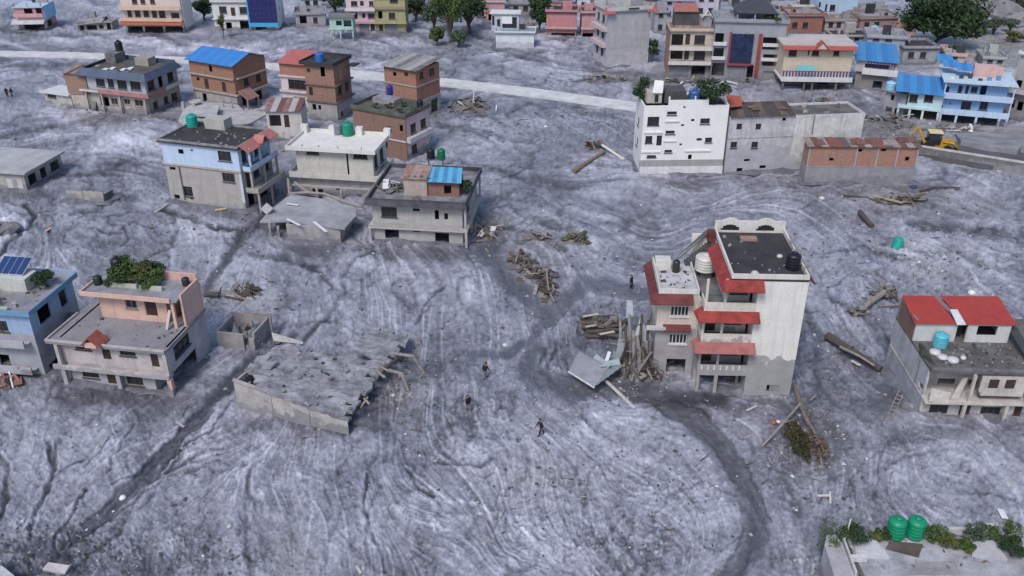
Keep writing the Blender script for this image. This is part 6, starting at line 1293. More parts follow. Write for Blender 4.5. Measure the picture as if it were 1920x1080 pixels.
def cream_house():
    h = House('cream_house', 'cream house with red eave, little gable and purple balcony rail', (1462, 166), (1588, 168)); W = h.W; z1 = h.hit((0, 0), (W, 0), 1530, 146)[1]; z2 = h.hit((0, 0), (W, 0), 1530, 119)[1]; zt = h.hit((0, 0), (W, 0), 1530, 88)[1]; D = 8
    rdm = plain((.38, .09, .075), .65, .3, .3)
    h.shell(0, 0, W, D, z1, zt, creamw, [('w', 1479, 94, 1494, 105), ('w', 1523, 92, 1536, 104), ('w', 1563, 93, 1574, 104), ('o', 1515, 92, 1518, 104)])
    h.slab(-.3, -1.4, W + .2, D, z1, .3, whitew); h.box('white_band', whitew, -.3, -1.5, z1 - .35, W + .2, -1.405, z1 + .55)
    pr = plain((.09, .075, .24), .5); n = 22
    for i in range(n): h.box('baluster', pr, -.2 + i * (W + .2) / n, -1.45, z1 + .555, -.2 + (i + .55) * (W + .2) / n, -1.4, z1 + 1.5)
    h.box('hand_rail', pr, -.3, -1.5, z1 + 1.505, W + .2, -1.38, z1 + 1.6); h.box('cyan_banner', plain((.22, .55, .58)), u2(h, 1492), -1.62, z1 + 1.7, u2(h, 1527), -1.56, z1 + 2.7)
    for x in (.2, W * .33, W * .45, W * .8): h.column(x, -1.0, -1, z1 - .31, CONC(), .16); 
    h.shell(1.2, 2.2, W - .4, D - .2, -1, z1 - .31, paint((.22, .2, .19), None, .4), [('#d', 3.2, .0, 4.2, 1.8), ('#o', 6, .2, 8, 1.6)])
    awning(h, 'red_eave', rdm, -.6, W + .3, -.3, zt + .35, 1.0, .6, .12)
    xg = u2(h, 1535)
    for s_ in (-1, 1): h.plate('gable_roof', rdm, [(xg, -1.4, zt + 1.3), (xg + s_ * 1.3, -1.4, zt - .1), (xg + s_ * 1.3, .2, zt - .1), (xg, .2, zt + 1.3)][::s_], .12)
    MB().add([(xg - 1.0, -1.2, zt - .1), (xg + 1.0, -1.2, zt - .1), (xg, -1.2, zt + 1.05), (xg - 1.0, -1.1, zt - .1), (xg + 1.0, -1.1, zt - .1), (xg, -1.1, zt + 1.05)], [(0, 1, 2), (5, 4, 3), (0, 3, 4, 1), (1, 4, 5, 2), (2, 5, 3, 0)]).build('gable_front', creamw, h.root)
    h.slab(-.5, -.4, W + .5, D + .5, zt + .4, .35, concrete((.50, .44, .42), (.40, .36, .35), .3), 'roof_slab')
    # annex with blue roof
    a = House('blue_roof_annex', 'annex with blue sheet roof and purple window band right of the cream house', (1600, 166), (1660, 172), cat='annex'); w2 = a.W; za = zat((1660, 172), 116); zb = zat((1660, 172), 140)
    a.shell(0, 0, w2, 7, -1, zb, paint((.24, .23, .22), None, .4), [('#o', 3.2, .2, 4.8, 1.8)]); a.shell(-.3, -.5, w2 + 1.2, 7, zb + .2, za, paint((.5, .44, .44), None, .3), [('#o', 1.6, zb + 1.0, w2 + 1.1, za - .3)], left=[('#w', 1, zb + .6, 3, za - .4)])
    a.box('white_band', whitew, 1.0, -1.0, zb - .1, w2 + 1.5, -.505, zb + .95); 
    for i in range(10): a.box('purple_bar', plain((.08, .06, .15)), 1.7 + i * .5, -.66, zb + .96, 1.85 + i * .5, -.52, za - .2)
    bs = [sheet((.04, .18, .42), (.05, .21, .46), .4), sheet((.06, .22, .47), None, .4), sheet((.036, .165, .40), None, .4)]
    a.sheets(bs, (-.6, -1.2, za + .05), (w2 + 1.6, -1.2, za + .05), (w2 + .4, 7.6, za + 1.5), (-1.4, 7.6, za + 1.5), 8)
def u2(h, px, y=110): return h.hit((0, 0), (h.W, 0), px, y)[0]
cream_house()
h = far_house('round_window_house', 'pale blue house with round dark windows, top right', (1530, 36), (1604, 34), -8, 6, paint((.46, .60, .74), None, .2), [('w', 1531, 4, 1539, 14), ('w', 1547, 8, 1551, 22), ('w', 1556, 9, 1566, 20)], parapet=.4)
st = thing('tank_tower', 'thin tower carrying a light blue tank, top right', 'tower', GP(1632, 96))
for x, y in ((-.7, -.7), (.7, -.7), (-.7, .7), (.7, .7)): MB().tube([(x, y, -.3), (x * .9, y * .9, 3.6)], [.1, .1], 6).build('leg', plain((.3, .3, .32)), st)
MB().box(-1, -1, 3.6, 1, 1, 3.8).build('platform', plain((.3, .3, .32)), st)
p = st.location; tank('light blue water tank on the thin tower, top right', (p.x, p.y, p.z + 3.8), .85, 1.7, (.22, .50, .56))

def pale_blue_houses():
    h = House('cyan_house', 'small pale cyan house with blue sheet roof on white posts', (1695, 223), (1757, 230)); W = h.W; z1 = h.hit((0, 0), (W, 0), 1725, 201)[1]; zt = h.hit((0, 0), (W, 0), 1725, 173)[1]; cw = paint((.50, .66, .70), None, .2)
    h.shell(0, 0, W, 6, z1, zt, cw, [('w', 1705, 177, 1721, 191), ('w', 1733, 178, 1750, 191)], left=[('#o', 1, z1 + .5, 2.2, zt - .3), ('#w', 3.4, z1 + .8, 4.8, zt - .5)]); h.slab(-1.4, -.6, W, 6, z1, .3, cw)
    for x in (-1.2, .6, 2.6, W - .15): h.column(x, -.3, -1, z1 - .31, whitew, .17)
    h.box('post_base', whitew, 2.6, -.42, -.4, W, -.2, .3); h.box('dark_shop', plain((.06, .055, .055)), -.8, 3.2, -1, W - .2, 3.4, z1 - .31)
    bs = [sheet((.05, .21, .47), (.07, .25, .52), .4), sheet((.04, .185, .43), None, .4)]
    h.sheets(bs, (-2.1, -.9, zt + .0), (W + .2, -.9, zt + .0), (W - .4, 6.4, zt + 1.2), (-2.4, 6.4, zt + 1.2), 7)
    s_ = House('grey_wing', 'grey wing with side stair left of the pale cyan house', (1652, 212), (1692, 222), cat='annex'); s_.shell(0, .3, s_.W - .2, 5, -1, 3.9, greyw, [('o', 1660, 200, 1672, 216), ('o', 1676, 203, 1686, 218), ('#o', 1, 2.4, 1.6, 3.4)], left=[('#o', 1.5, .2, 3.5, 1.8)]); s_.slab(-.5, -.3, s_.W, 5.2, 4.1, .19, MROOF(), 'roof_slab')
    tank('pale blue square-shouldered tank beside the blue sheet roof', wpos(s_, .5, .5, 4.1), .8, 1.4, (.28, .52, .68))
    h = House('sky_blue_house', 'larger sky blue house with balconies and cluttered roof, right', (1757, 226), (1873, 236)); W = h.W; q = lambda y: h.hit((0, 0), (W, 0), 1815, y)[1]; z1, z2, zt = q(212), q(182), q(154)
    h.shell(0, 0, W, 7, z1, zt, skyb, [('w', 1770, 162, 1780, 174), ('d', 1796, 160, 1804, 178), ('d', 1810, 160, 1816, 178), ('w', 1821, 162, 1833, 173), ('o', 1838, 160, 1850, 178), ('w', 1758, 196, 1768, 204), ('w', 1802, 190, 1821, 206), ('w', 1837, 190, 1852, 206), ('o', 1780, 192, 1784, 196)], right=[('#w', 1, z1 + .9, 2.4, z2 - .6), ('#w', 1, z2 + .8, 2.4, zt - .5)], left=[('#w', 2, z2 + .8, 3.4, zt - .5)])
    pb = paint((.48, .60, .76), None, .2)
    for z in (z1, z2): h.slab(-.1, -1.1, W + .9, -.004, z, .22, pb, 'balcony_slab'); h.box('balcony_parapet', pb, -.1, -1.1, z + .004, W + .9, -.98, z + .75); h.box('balcony_parapet', skyb, W + .05, -.97, z + .004, W + .9, -.85, z + .7)
    h.slab(-.5, -1.3, W + 1.1, 7.3, zt + .25, .24, paint((.5, .62, .72), None, .2), 'roof_slab')
    for x in (.2, 2.6, 5.6, W - .4, W + .7): h.column(x, -.9, -1, z1 - .225, pb, .17)
    for x in (W + .75, .0): h.column(x, -.9, z1 + .76, z2 - .225, pb, .09); h.column(x, -.9, z2 + .76, zt, pb, .09)
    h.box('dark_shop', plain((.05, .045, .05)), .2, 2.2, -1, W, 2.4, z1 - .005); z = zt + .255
    h.box('pink_wall', paint((.66, .42, .40), None, .3), 4.2, 2.8, z, 8.6, 3.1, z + 1.8); h.box('roof_room', paint((.62, .42, .42), None, .3), 4.4, 3.105, z, 8.0, 5.4, z + 1.6)
    for a, b, c in ((-.4, 3.0, 1.2), (1.6, 2.0, 1.0), (-1.2, 5.4, 1.5)): h.sheets(bs, (a, b, z + c), (a + 2.6, b, z + c), (a + 2.3, b + 2.4, z + c + .7), (a - .2, b + 2.4, z + c + .7), 3)
    for i in range(6): h.box('roof_clutter', random.choice((plain((.05, .05, .06)), whitew, plain((.1, .25, .5)))), .6 + i * 1.4, .4 + (i % 3) * .5, z, 1.2 + i * 1.4, .9 + (i % 3) * .5, z + .3 + .2 * (i % 3))
    far_house('grey_corner_house', 'grey house with white roof edge at the right border', (1884, 216), (1960, 232), 116, 8, paint((.36, .355, .36), 3, .4), [('o', 1889, 142, 1899, 152), ('o', 1905, 150, 1916, 164), ('o', 1890, 186, 1903, 202), ('o', 1907, 190, 1918, 208)], ledges=((172, 1.0, .7, paint((.5, .5, .5), None, .3)),), left=[('#w', 1, 4, 2.4, 5.4), ('#w', 4, 4, 5.4, 5.4), ('#w', 1, 1, 2.4, 2.4)], lm=whitew)
pale_blue_houses()
plant('big_tree', 'big dense dark green tree, top right', 'tree', GP(1757, 92), 17.5, 12.5, DARKG(), 11000, .36, 26, .18, trunk_r=.45, low=.22)
for x, y, w_, hh, m, la in ((1862, 66, 5, 3.5, TEALG(), 'grey-green shrub on the far right slope, left one'), (1893, 62, 4, 3, TEALG(), 'grey-green shrub on the far right slope, right one'), (1912, 30, 7, 7, DARKG(), 'dark tree in the top right corner'), (1835, 46, 4, 3, OLIVE(), 'brownish shrub beside the big dark tree'), (1912, 180, 5, 2.6, GREEN(), 'green creeper against the grey corner house, right border'), (1786, 108, 3, 2.4, TEALG(), 'small pale shrub at the right foot of the big dark tree'), (1900, 78, 4, 2.2, OLIVE(), 'yellowish shrub on the far right field edge'), (1700, 96, 3, 2.4, TEALG(), 'pale shrub at the left foot of the big dark tree')):
    plant('shrub', la, 'shrub', GP(x, y), w_, hh, m, 900, .26, 8, .12)
def boulder(label, px, py, r, sq=.7):
    g = GP(px, py); mb = MB(); n = 9
    import mathutils
    prof = [(.3, -.3), (.9, -.1), (1.0, .25), (.85, .55), (.45, .78), (.1, .85)]
    mb.lathe([(a * r, b * r * sq * 1.3) for a, b in prof], n); mb.v = [(x + random.uniform(-.18, .18) * r, y + random.uniform(-.18, .18) * r, z + random.uniform(-.12, .12) * r) for x, y, z in mb.v]
    o = mb.build('boulder', concrete((.24, .235, .25), (.13, .128, .135), .4), None, label=label, category='boulder'); o.location = g
for i, (x, y, r) in enumerate(((1815, 26, 5), (1840, 14, 4), (1880, 32, 4.5), (1905, 48, 4), (1858, 26, 3), (1825, 52, 2.4), (1790, 6, 5), (1875, 8, 4))):
    boulder('grey boulder on the far right slope, ' + ('left of the shrubs', 'second from the left, at the top', 'above the right-hand shrub', 'lowest at the right border', 'in the middle of the slope', 'small, beside the big dark tree', 'leftmost, at the top edge', 'at the top edge near the corner tree')[i], x, y, r)

# ================================================================== foreground roof, bottom right
def near_roof():
    zr = 2.2; a, b = G(1588, 1012, zr), G(1925, 1003, zr)
    h = House.__new__(House); h.o = V2(a.x, a.y); d = b - a; h.yaw = math.atan2(d.y, d.x); h.W = d.length + 2.5; h.e = V2(math.cos(h.yaw), math.sin(h.yaw)); h.n = V2(-h.e.y, h.e.x); h.fm = WHITEF(); h.z = 0
    h.root = thing('near_house', 'pale flat mud-stained roof with low walls, bottom right corner', 'house', (a.x, a.y, 0), (0, 0, h.yaw)); W = h.W
    g = paint((.40, .385, .39), None, .5); mr = concrete((.41, .41, .44), (.22, .22, .24), .6)
    h.shell(0, -8, W, 0, -1, zr - .25, g, [('#w', 2, .4, 3.4, 1.6)], back=[('#w', 3, .5, 4.4, 1.6), ('#w', 7, .5, 8.4, 1.6)], left=[('#w', 2, .5, 3.4, 1.6)])
    h.slab(.0, -8, W, .0, zr, .24, mr, 'roof_slab')
    Q = lambda px, py, z=zr: h.loc(px, py, z)
    def strip(name, m, p0, p1, hh, wd=.22):
        a0, a1 = Vector(Q(*p0) + (zr + .005,)), Vector(Q(*p1) + (zr + .005,)); n_ = (a1 - a0).normalized(); n_ = Vector((-n_.y, n_.x, 0)) * wd; up = Vector((0, 0, hh)); MB().hexa([a0, a1, a1 + n_, a0 + n_], [a0 + up, a1 + up, a1 + n_ + up, a0 + n_ + up]).build(name, m, h.root)
    strip('rear_kerb', g, (1612, 1010), (1652, 1009), .3); strip('rear_kerb', paint((.56, .55, .55)), (1775, 1004), (1862, 1001), .55); strip('white_step', whitew, (1595, 1054), (1625, 1054), .4, .3)
    def pad(name, m, pts, hh): MB().polytilt([Vector(Q(*p) + (zr + hh,)) for p in pts], hh - .006).build(name, m, h.root)
    pad('raised_pad', paint((.58, .58, .61), None, .35), [(1604, 1048), (1668, 1048), (1640, 1014), (1600, 1014)], .16); pad('raised_pad', paint((.5, .5, .53), None, .4), [(1822, 1046), (1888, 1052), (1860, 1016), (1818, 1022)], .2)
    pad('soil_bed', concrete((.13, .10, .085), (.06, .05, .045), 1), [(1660, 1030), (1722, 1046), (1730, 1022), (1668, 1016)], .1); pad('mud_patch', concrete((.30, .29, .30), (.2, .2, .21), 1), [(1700, 1078), (1800, 1078), (1790, 1052), (1715, 1055)], .04)
    # sloping pale wall left of the roof
    MB().polytilt([Vector(Q(1566, 1084, 2.4) + (2.4,)), Vector(Q(1604, 1084, 2.4) + (2.4,)), Vector(Q(1580, 1020, 2.6) + (2.6,)), Vector(Q(1566, 1002, 2.6) + (2.6,)), Vector(Q(1550, 1003, 2.6) + (2.6,)), Vector(Q(1546, 1022, 2.6) + (2.6,))], 3.2).build('stair_wall', paint((.42, .41, .43), None, .5), h.root)
    strip('stair_coping', paint((.6, .59, .6)), (1605, 1082), (1581, 1018), .5, .12)
    for px, la in ((1677, 'left green water tank of the pair at the bottom right'), (1713, 'right green water tank of the pair at the bottom right')):
        x, y = Q(px, 1006); tank(la, wpos(h, x, y, zr + .12), .62, 1.55, (.005, .24, .12))
    for px, py, w_, hh, m, la in ((1573, 1012, 2.3, 2.0, GREEN(), 'large green bush left of the two green tanks'), (1600, 1018, 1.6, 1.3, DARKG(), 'dark green bush behind the white pad, bottom right'), (1655, 1010, 1.0, .8, DARKG(), 'dark small bush touching the left green tank'), (1745, 1010, 1.5, 1.1, GREEN(), 'loose bush right of the green tanks'), (1775, 1022, 1.1, .8, OLIVE(), 'middle low bush of the rear row, bottom right'), (1806, 1030, 1.1, .8, GREEN(), 'front low bush of the rear row, bottom right'), (1828, 1008, 1.4, 1.1, TEALG(), 'pale green bush by the rear kerb, bottom right'), (1880, 1016, 1.7, 1.5, GREEN(), 'tall bush at the rear right corner, bottom right'), (1896, 1042, 1.6, 1.2, DARKG(), 'bush on the right edge, bottom right corner'), (1640, 1012, .8, .6, OLIVE(), 'tiny dry bush between the white pad and the green tanks')):
        x, y = Q(px, py); plant('roof_bush', la, 'bush', wpos(h, x, y, zr + .05 if px > 1590 else .2), w_ * 1.25, hh + (1.3 if px < 1590 else 0), m, 1500, .075, 12, .1, low=.12)
    for i in range(16):
        x, y = Q(random.uniform(1610, 1860), random.uniform(1022, 1070)); L = random.uniform(.1, .28); an = random.uniform(0, 3); c, s_ = math.cos(an) * L, math.sin(an) * L
        h.plate('roof_debris', random.choice((DRIFT(), CONC(), WOOD(), CONC(), BARK())), [(x - c, y - s_, zr + .06), (x + s_ * .4, y - c * .4, zr + .06), (x + c, y + s_, zr + .12), (x - s_ * .4, y + c * .4, zr + .1)], .04)
    x, y = Q(1582, 1018); A = Vector(wpos(h, x, y, zr - .3)); board('pale pole leaning in the large green bush', A, A + Vector((.35, .5, 2.0)), .09, .09, plain((.5, .5, .45)), 'pole', 'pole')
near_roof()
o = House.__new__(House)
def corner_slab():
    r = thing('near_roof_corner', 'pale concrete roof corner in the bottom left corner', 'roof', G(-10, 1075, 1.2)); MB().poly([(-4, -3), (1.6, -3), (1.5, -.3), (.2, .6), (-4, .9)], -1.6, .1).build('slab', concrete((.5, .5, .53), (.38, .38, .4)), r); MB().box(-4, .55, .104, .1, .85, .35).build('kerb', whitew, r)
corner_slab()
A_, B_, C_, D_ = G(90, 1054, .5), G(131, 1060, .55), G(121, 1075, .4), G(79, 1068, .45)
o = MB().plate([Vector((0, 0, 0)), D_ - A_, C_ - A_, B_ - A_], .18).build('concrete_panel', concrete((.55, .5, .49), (.4, .37, .37), .7), None, label='loose pale square concrete panel at the bottom left', category='panel'); o.location = A_

# ================================================================== excavator, people, driftwood
def backhoe():
    g = G(1752, 281, .7); r = thing('backhoe_loader', 'yellow backhoe loader working on the road by the brick building', 'excavator', (g.x, g.y, .7), (0, 0, R(-12)))
    ye = plain((.52, .29, .03), .5, .4, .3, 2); bk = plain((.02, .02, .022), .7); gl_ = glass()
    MB().box(-1.6, -.55, .55, 2.0, .55, 1.1).box(.5, -.5, 1.1, 2.2, .5, 1.75).build('chassis', ye, r)
    c = MB().box(-1.25, -.75, 1.1, .45, .75, 1.5); 
    for x in (-1.22, .42):
        for y in (-.72, .72): c.box(x - .06, y - .06, 1.5, x + .06, y + .06, 2.75)
    cab = c.build('cab', bk, r); MB().box(-1.4, -.85, 2.752, .6, .85, 2.92).build('roof', plain((.70, .58, .30), .5), cab); MB().box(-1.1, -.69, 1.5, .3, .69, 2.74).build('window', gl_, cab)
    for x, rad, wd in ((-1.1, .8, .45), (1.55, .55, .36)):
        for s_ in (-1, 1):
            m = MB(); pr = [(rad * .5, -wd / 2), (rad * .95, -wd / 2), (rad, -wd / 4), (rad, wd / 4), (rad * .95, wd / 2), (rad * .5, wd / 2)]; m.lathe(pr, 18); m.v = [(x + a, s_ * .85 + cc, rad + b) for a, b, cc in m.v]
            w_ = m.build('wheel', bk, r); q = MB().lathe([(rad * .48, -wd * .4), (rad * .45, wd * .42), (rad * .15, wd * .46)], 12); q.v = [(x + a, s_ * .85 + (cc if s_ > 0 else -cc), rad + b) for a, b, cc in q.v]; q.build('rim', ye, w_)
    for s_ in (-.6, .6): MB().tube([(.8, s_, 1.5), (2.4, s_, 1.3), (3.1, s_, .5)], [.13, .12, .1], 6).build('loader_arm', ye, r)
    MB().hexa([(3.0, -1.1, .05), (3.9, -1.1, .0), (3.9, 1.1, .0), (3.0, 1.1, .05)], [(2.9, -1.1, .95), (3.2, -1.1, .9), (3.2, 1.1, .9), (2.9, 1.1, .95)]).build('loader_bucket', plain((.20, .13, .04), .7), r)
    MB().tube([(-1.6, 0, 1.0), (-2.4, .1, 2.4), (-2.9, .15, 3.4)], [.24, .22, .16], 6).build('boom', ye, r); MB().tube([(-2.9, .15, 3.4), (-3.5, .2, 2.3), (-3.7, .2, 1.5)], [.17, .15, .12], 6).build('dipper', ye, r)
    MB().hexa([(-4.0, -.25, .75), (-3.2, -.25, .9), (-3.2, .6, .9), (-4.0, .6, .75)], [(-3.95, -.25, 1.6), (-3.5, -.25, 1.6), (-3.5, .6, 1.6), (-3.95, .6, 1.6)]).build('digging_bucket', plain((.22, .14, .04), .7), r)
    for s_ in (-1, 1): MB().tube([(-1.6, s_ * .6, .9), (-2.0, s_ * 1.2, .1)], [.1, .1], 5).build('stabiliser', ye, r)
backhoe()

def clothes(shirt, trousers, hair=(.012, .01, .01)):
    t = NT('clothing'); sx = t.n('ShaderNodeSeparateXYZ', i0=t.coord()); z = sx.outputs[2]; ax = t.math('ABSOLUTE', sx.outputs[0])
    a = t.mix(t.math('GREATER_THAN', z, .12), (.02, .02, .02), trousers); a = t.mix(t.math('GREATER_THAN', z, .93), a, shirt); a = t.mix(t.math('GREATER_THAN', z, 1.46), a, (.25, .14, .095))
    hand = t.math('MULTIPLY', t.math('GREATER_THAN', ax, .2), t.math('LESS_THAN', z, .93)); a = t.mix(hand, a, (.25, .14, .095))
    return t.out(a, .85, 0, .2)
def person(label, px, py, rz, shirt, trousers, pose=0):
    g = GP(px, py); st = (.2, .05, .28)[pose]; bend = (0, .0, .14)[pose]
    V = []; E_ = []; RR = []
    def add(p, r, par=None):
        V.append(p); RR.append(r * (1.42 if r > .02 else 1.1))
        if par is not None: E_.append((par, len(V) - 1))
        return len(V) - 1
    pel = add((0, 0, .93), .135); wa = add((0, -bend * .3, 1.08), .115, pel); ch = add((0, -bend * .7, 1.3), .135, wa); nk = add((0, -bend, 1.47), .052, ch)
    hd = add((0, -bend - .02, 1.57), .085, nk); hd2 = add((0, -bend - .02, 1.67), .088, hd); add((0, -bend - .015, 1.74), .05, hd2); add((0, -bend - .12, 1.62), .018, hd)
    for s_ in (-1, 1): add((s_ * .095, -bend - .01, 1.62), .016, hd)
    for s_ in (-1, 1):
        hp = add((s_ * .1, 0, .88), .1, pel); kn = add((s_ * .11, -s_ * st * .5 - .04, .49), .066, hp); an = add((s_ * .11, -s_ * st + .02, .09), .042, kn); add((s_ * .12, -s_ * st - .14, .04), .035, an)
        sh = add((s_ * .19, -bend * .8, 1.38), .065, ch); el = add((s_ * .25, -bend + s_ * st * .4 + .04, 1.1), .045, sh); wr = add((s_ * .26, -bend + s_ * st * .7 - .08, .87), .03, el); pm = add((s_ * .26, -bend + s_ * st * .75 - .1, .79), .036, wr)
        for k, L in enumerate((.07, .085, .08, .06)):
            f0 = add((s_ * .255, -bend + s_ * st * .75 - .13 + k * .022, .76), .01, pm); add((s_ * .245, -bend + s_ * st * .75 - .135 + k * .022, .76 - L), .008, f0)
        th = add((s_ * .24, -bend + s_ * st * .75 - .14, .8), .011, pm); add((s_ * .23, -bend + s_ * st * .75 - .165, .755), .009, th)
    me_ = bpy.data.meshes.new('person'); me_.from_pydata(V, E_, []); o = link('person', me_, None, label=label, category='person'); md = o.modifiers.new('skin', 'SKIN')
    for i, sv in enumerate(me_.skin_vertices[0].data): sv.radius = (RR[i], RR[i]); sv.use_root = (i == 0)
    md.use_smooth_shade = True; sb = o.modifiers.new('sub', 'SUBSURF'); sb.levels = 1; sb.render_levels = 1
    me_.materials.append(clothes(shirt, trousers)); o.location = g; o.rotation_euler = (0, 0, rz)
    hair = MB().lathe([(.102, 0), (.106, .05), (.09, .1), (.05, .13), (.01, .14)], 12); hair.v = [(x, y - bend - .005, z + 1.63) for x, y, z in hair.v]; hair.build('hair', plain((.012, .01, .01), .7), o, True)
person('person in black top and grey trousers walking in the mud centre', 878.5, 768, .6, (.012, .012, .02), (.17, .14, .13), 0)
person('person in dark jacket standing farther back in the mud centre', 909, 707, 2.4, (.015, .015, .02), (.12, .12, .13), 2)
person('person in dark navy clothes nearest the camera, mud centre', 1015, 820, -1.2, (.02, .018, .04), (.03, .028, .045), 2)
person('person in dark clothes left of the tall white house', 1183, 539, .9, (.02, .022, .03), (.03, .03, .035), 1)
person('left one of two people in black at the far left', 15, 184, .3, (.012, .012, .02), (.02, .02, .028), 0)
person('right one of two people in black at the far left', 24, 184, -.4, (.012, .012, .02), (.02, .02, .025), 0)

# ------------------------------------------------------------------ driftwood and wreckage
for i, (x0, y0, x1, y1, z, r, m) in enumerate(((1088, 597, 1158, 592, .3, .16, 0), (1092, 606, 1160, 600, .45, .2, 1), (1090, 614, 1162, 610, .35, .18, 1), (1100, 622, 1164, 618, .5, .2, 0), (1096, 630, 1160, 628, .3, .15, 1), (1110, 600, 1166, 606, .7, .14, 0), (1120, 626, 1166, 632, .6, .15, 1))):
    logpiece(('rearmost', 'second', 'third', 'fourth', 'fifth', 'upper crossing', 'lowest crossing')[i] + ' log of the stack left of the tall white house', [(x0, y0, z), (x1, y1, z)], r, r * .8, (BARK(), WOOD())[m], group='logs stacked left of the tall white house', bend=.3)
for la, a, b, w_ in (('pale sawn plank on the back of the log stack', (1093, 593, .75), (1122, 588, .75), .28), ('pale sawn plank on the front of the log stack', (1125, 626, .95), (1152, 621, .95), .32), ('thin pale plank in the middle of the log stack', (1098, 612, .8), (1118, 609, .8), .2)):
    board(la, G(*a), G(*b), w_, .08, plain((.50, .46, .41), .8, .2, .3), 'plank', 'plank')
logpiece('thin pale pole standing left of the log stack', [(1063, 645, .05), (1061, 626, .6), (1058, 604, 1.0)], .07, .06)
for i, (a_, b_, c_, d_, cc) in enumerate((((1150, 690, .3), (1172, 700, .3), (1180, 640, 3.2), (1160, 634, 3.2), (.26, .27, .29)), ((1196, 690, .6), (1216, 694, .6), (1222, 640, 3.4), (1204, 640, 3.6), (.22, .21, .2)), ((1160, 660, .6), (1176, 668, .6), (1188, 620, 3.6), (1172, 616, 3.4), (.34, .34, .36)))):
    A = G(*a_); o = MB().plate([Vector((0, 0, 0)), G(*b_) - A, G(*c_) - A, G(*d_) - A], .04).build('metal_sheet', sheet(cc, None, .6), None, label=('left', 'right', 'rear')[i] + ' grey sheet standing in the pole heap by the tall white house', category='sheet'); o.location = A
logpiece('long pale beam lying from the bent sheet toward the camera', [(1136, 714, .5), (1168, 744, .3), (1201, 777, .1)], .17, .14, plain((.47, .44, .44), .85, .2, .3), 'beam', 'beam', bend=0)
def bent_sheet():
    o = G(1112, 700); r = thing('bent_roof', 'bent grey roof sheet lying at the foot of the log stack', 'roof sheet', o); P = lambda px, py, z: G(px, py, z) - o
    corrugated([P(1066, 696, .6), P(1114, 726, .9), P(1140, 690, 1.2), P(1086, 658, .5)], 9, .06).build('main_sheet', sheet((.30, .30, .33), (.2, .2, .22), .5), r); corrugated([P(1114, 726, .88), P(1166, 688, 1.5), P(1152, 655, 1.2), P(1140, 690, 1.22)], 6, .06).build('side_sheet', sheet((.25, .28, .29), (.17, .19, .19), .5), r)
    for a, b, c, d, cc in (((1112, 672, .9), (1140, 690, 1.3), (1146, 684, 2.0), (1118, 664, 1.5), (.42, .46, .48)), ((1124, 688, 1.3), (1164, 684, 1.5), (1160, 672, 2.0), (1130, 678, 1.8), (.28, .36, .38)), ((1132, 682, 1.5), (1138, 684, 1.5), (1146, 660, 2.4), (1140, 658, 2.4), (.5, .53, .56)), ((1104, 664, .8), (1122, 676, 1.1), (1126, 668, 1.5), (1110, 656, 1.2), (.16, .2, .21))):
        MB().plate([P(*a), P(*b), P(*c), P(*d)], .03).build('crumpled_strip', sheet(cc, None, .4), r)
    MB().tube([P(1066, 697, .65), P(1114, 727, .95)], [.09, .09], 6).build('edge_rail', plain((.55, .55, .58), .5), r)
bent_sheet()
for i, (x0, y0, z0, x1, y1, z1, r, m) in enumerate(((1168, 700, .1, 1163, 600, 3.0, .13, 0), (1176, 704, .1, 1172, 612, 3.4, .12, 1), (1182, 700, .2, 1180, 590, 3.8, .14, 0), (1162, 690, .3, 1176, 640, 3.0, .12, 1), (1190, 706, .1, 1188, 620, 3.2, .15, 0), (1196, 704, .1, 1204, 590, 4.4, .12, 1), (1202, 708, .1, 1194, 630, 2.6, .16, 0), (1210, 706, .2, 1216, 600, 4.0, .12, 1), (1218, 704, .1, 1212, 640, 2.6, .14, 0), (1172, 712, .1, 1196, 655, 1.8, .1, 1), (1186, 712, .1, 1222, 660, 2.0, .1, 0), (1226, 704, .1, 1206, 650, 2.6, .12, 1))):
    logpiece(('first', 'second', 'third', 'fourth', 'fifth', 'sixth', 'seventh', 'eighth', 'ninth', 'tenth', 'eleventh', 'twelfth')[i] + ' upright pole from the left in the heap against the tall house', [(x0, y0, z0), (x1, y1, z1 + 1.5)], r * 1.5, r, (plain((.30, .28, .27), .9, .1, .5), BARK())[m], 'pole', 'pole', group='poles heaped against the tall white house', branches=1)
rubble_house('dark tangled debris heap at the left foot of the tall white house', 1200, 700, 3.6, 3.2, 2.6, WOOD(), 'debris_heap', 46, 'debris', [BARK(), DRIFT(), WOOD(), DRIFT(), CONC()])
rubble_house('flat tangle of brown branches behind the log stack', 1128, 612, 4.4, 2.6, .9, WOOD(), 'debris_heap', 26, 'debris', [BARK(), DRIFT(), WOOD()])
A = G(1200, 596, 4.6); o = MB().plate([Vector((0, 0, 0)), G(1186, 642, 3.0) - A, G(1214, 656, 2.4) - A, G(1225, 637, 3.0) - A], .05).build('metal_sheet', sheet((.40, .43, .46), (.30, .32, .35), .5), None, label='pale diamond-shaped metal panel leaning on the pole heap', category='panel'); o.location = A
A = G(1176, 562, 4.2); o = MB().plate([Vector((0, 0, 0)), G(1174, 596, 3.6) - A, G(1188, 594, 3.4) - A, G(1186, 564, 4.0) - A], .05).build('plastic_sheet', plain((.46, .50, .56), .5), None, label='crumpled whitish plastic sheet on top of the pole heap', category='sheet'); o.location = A

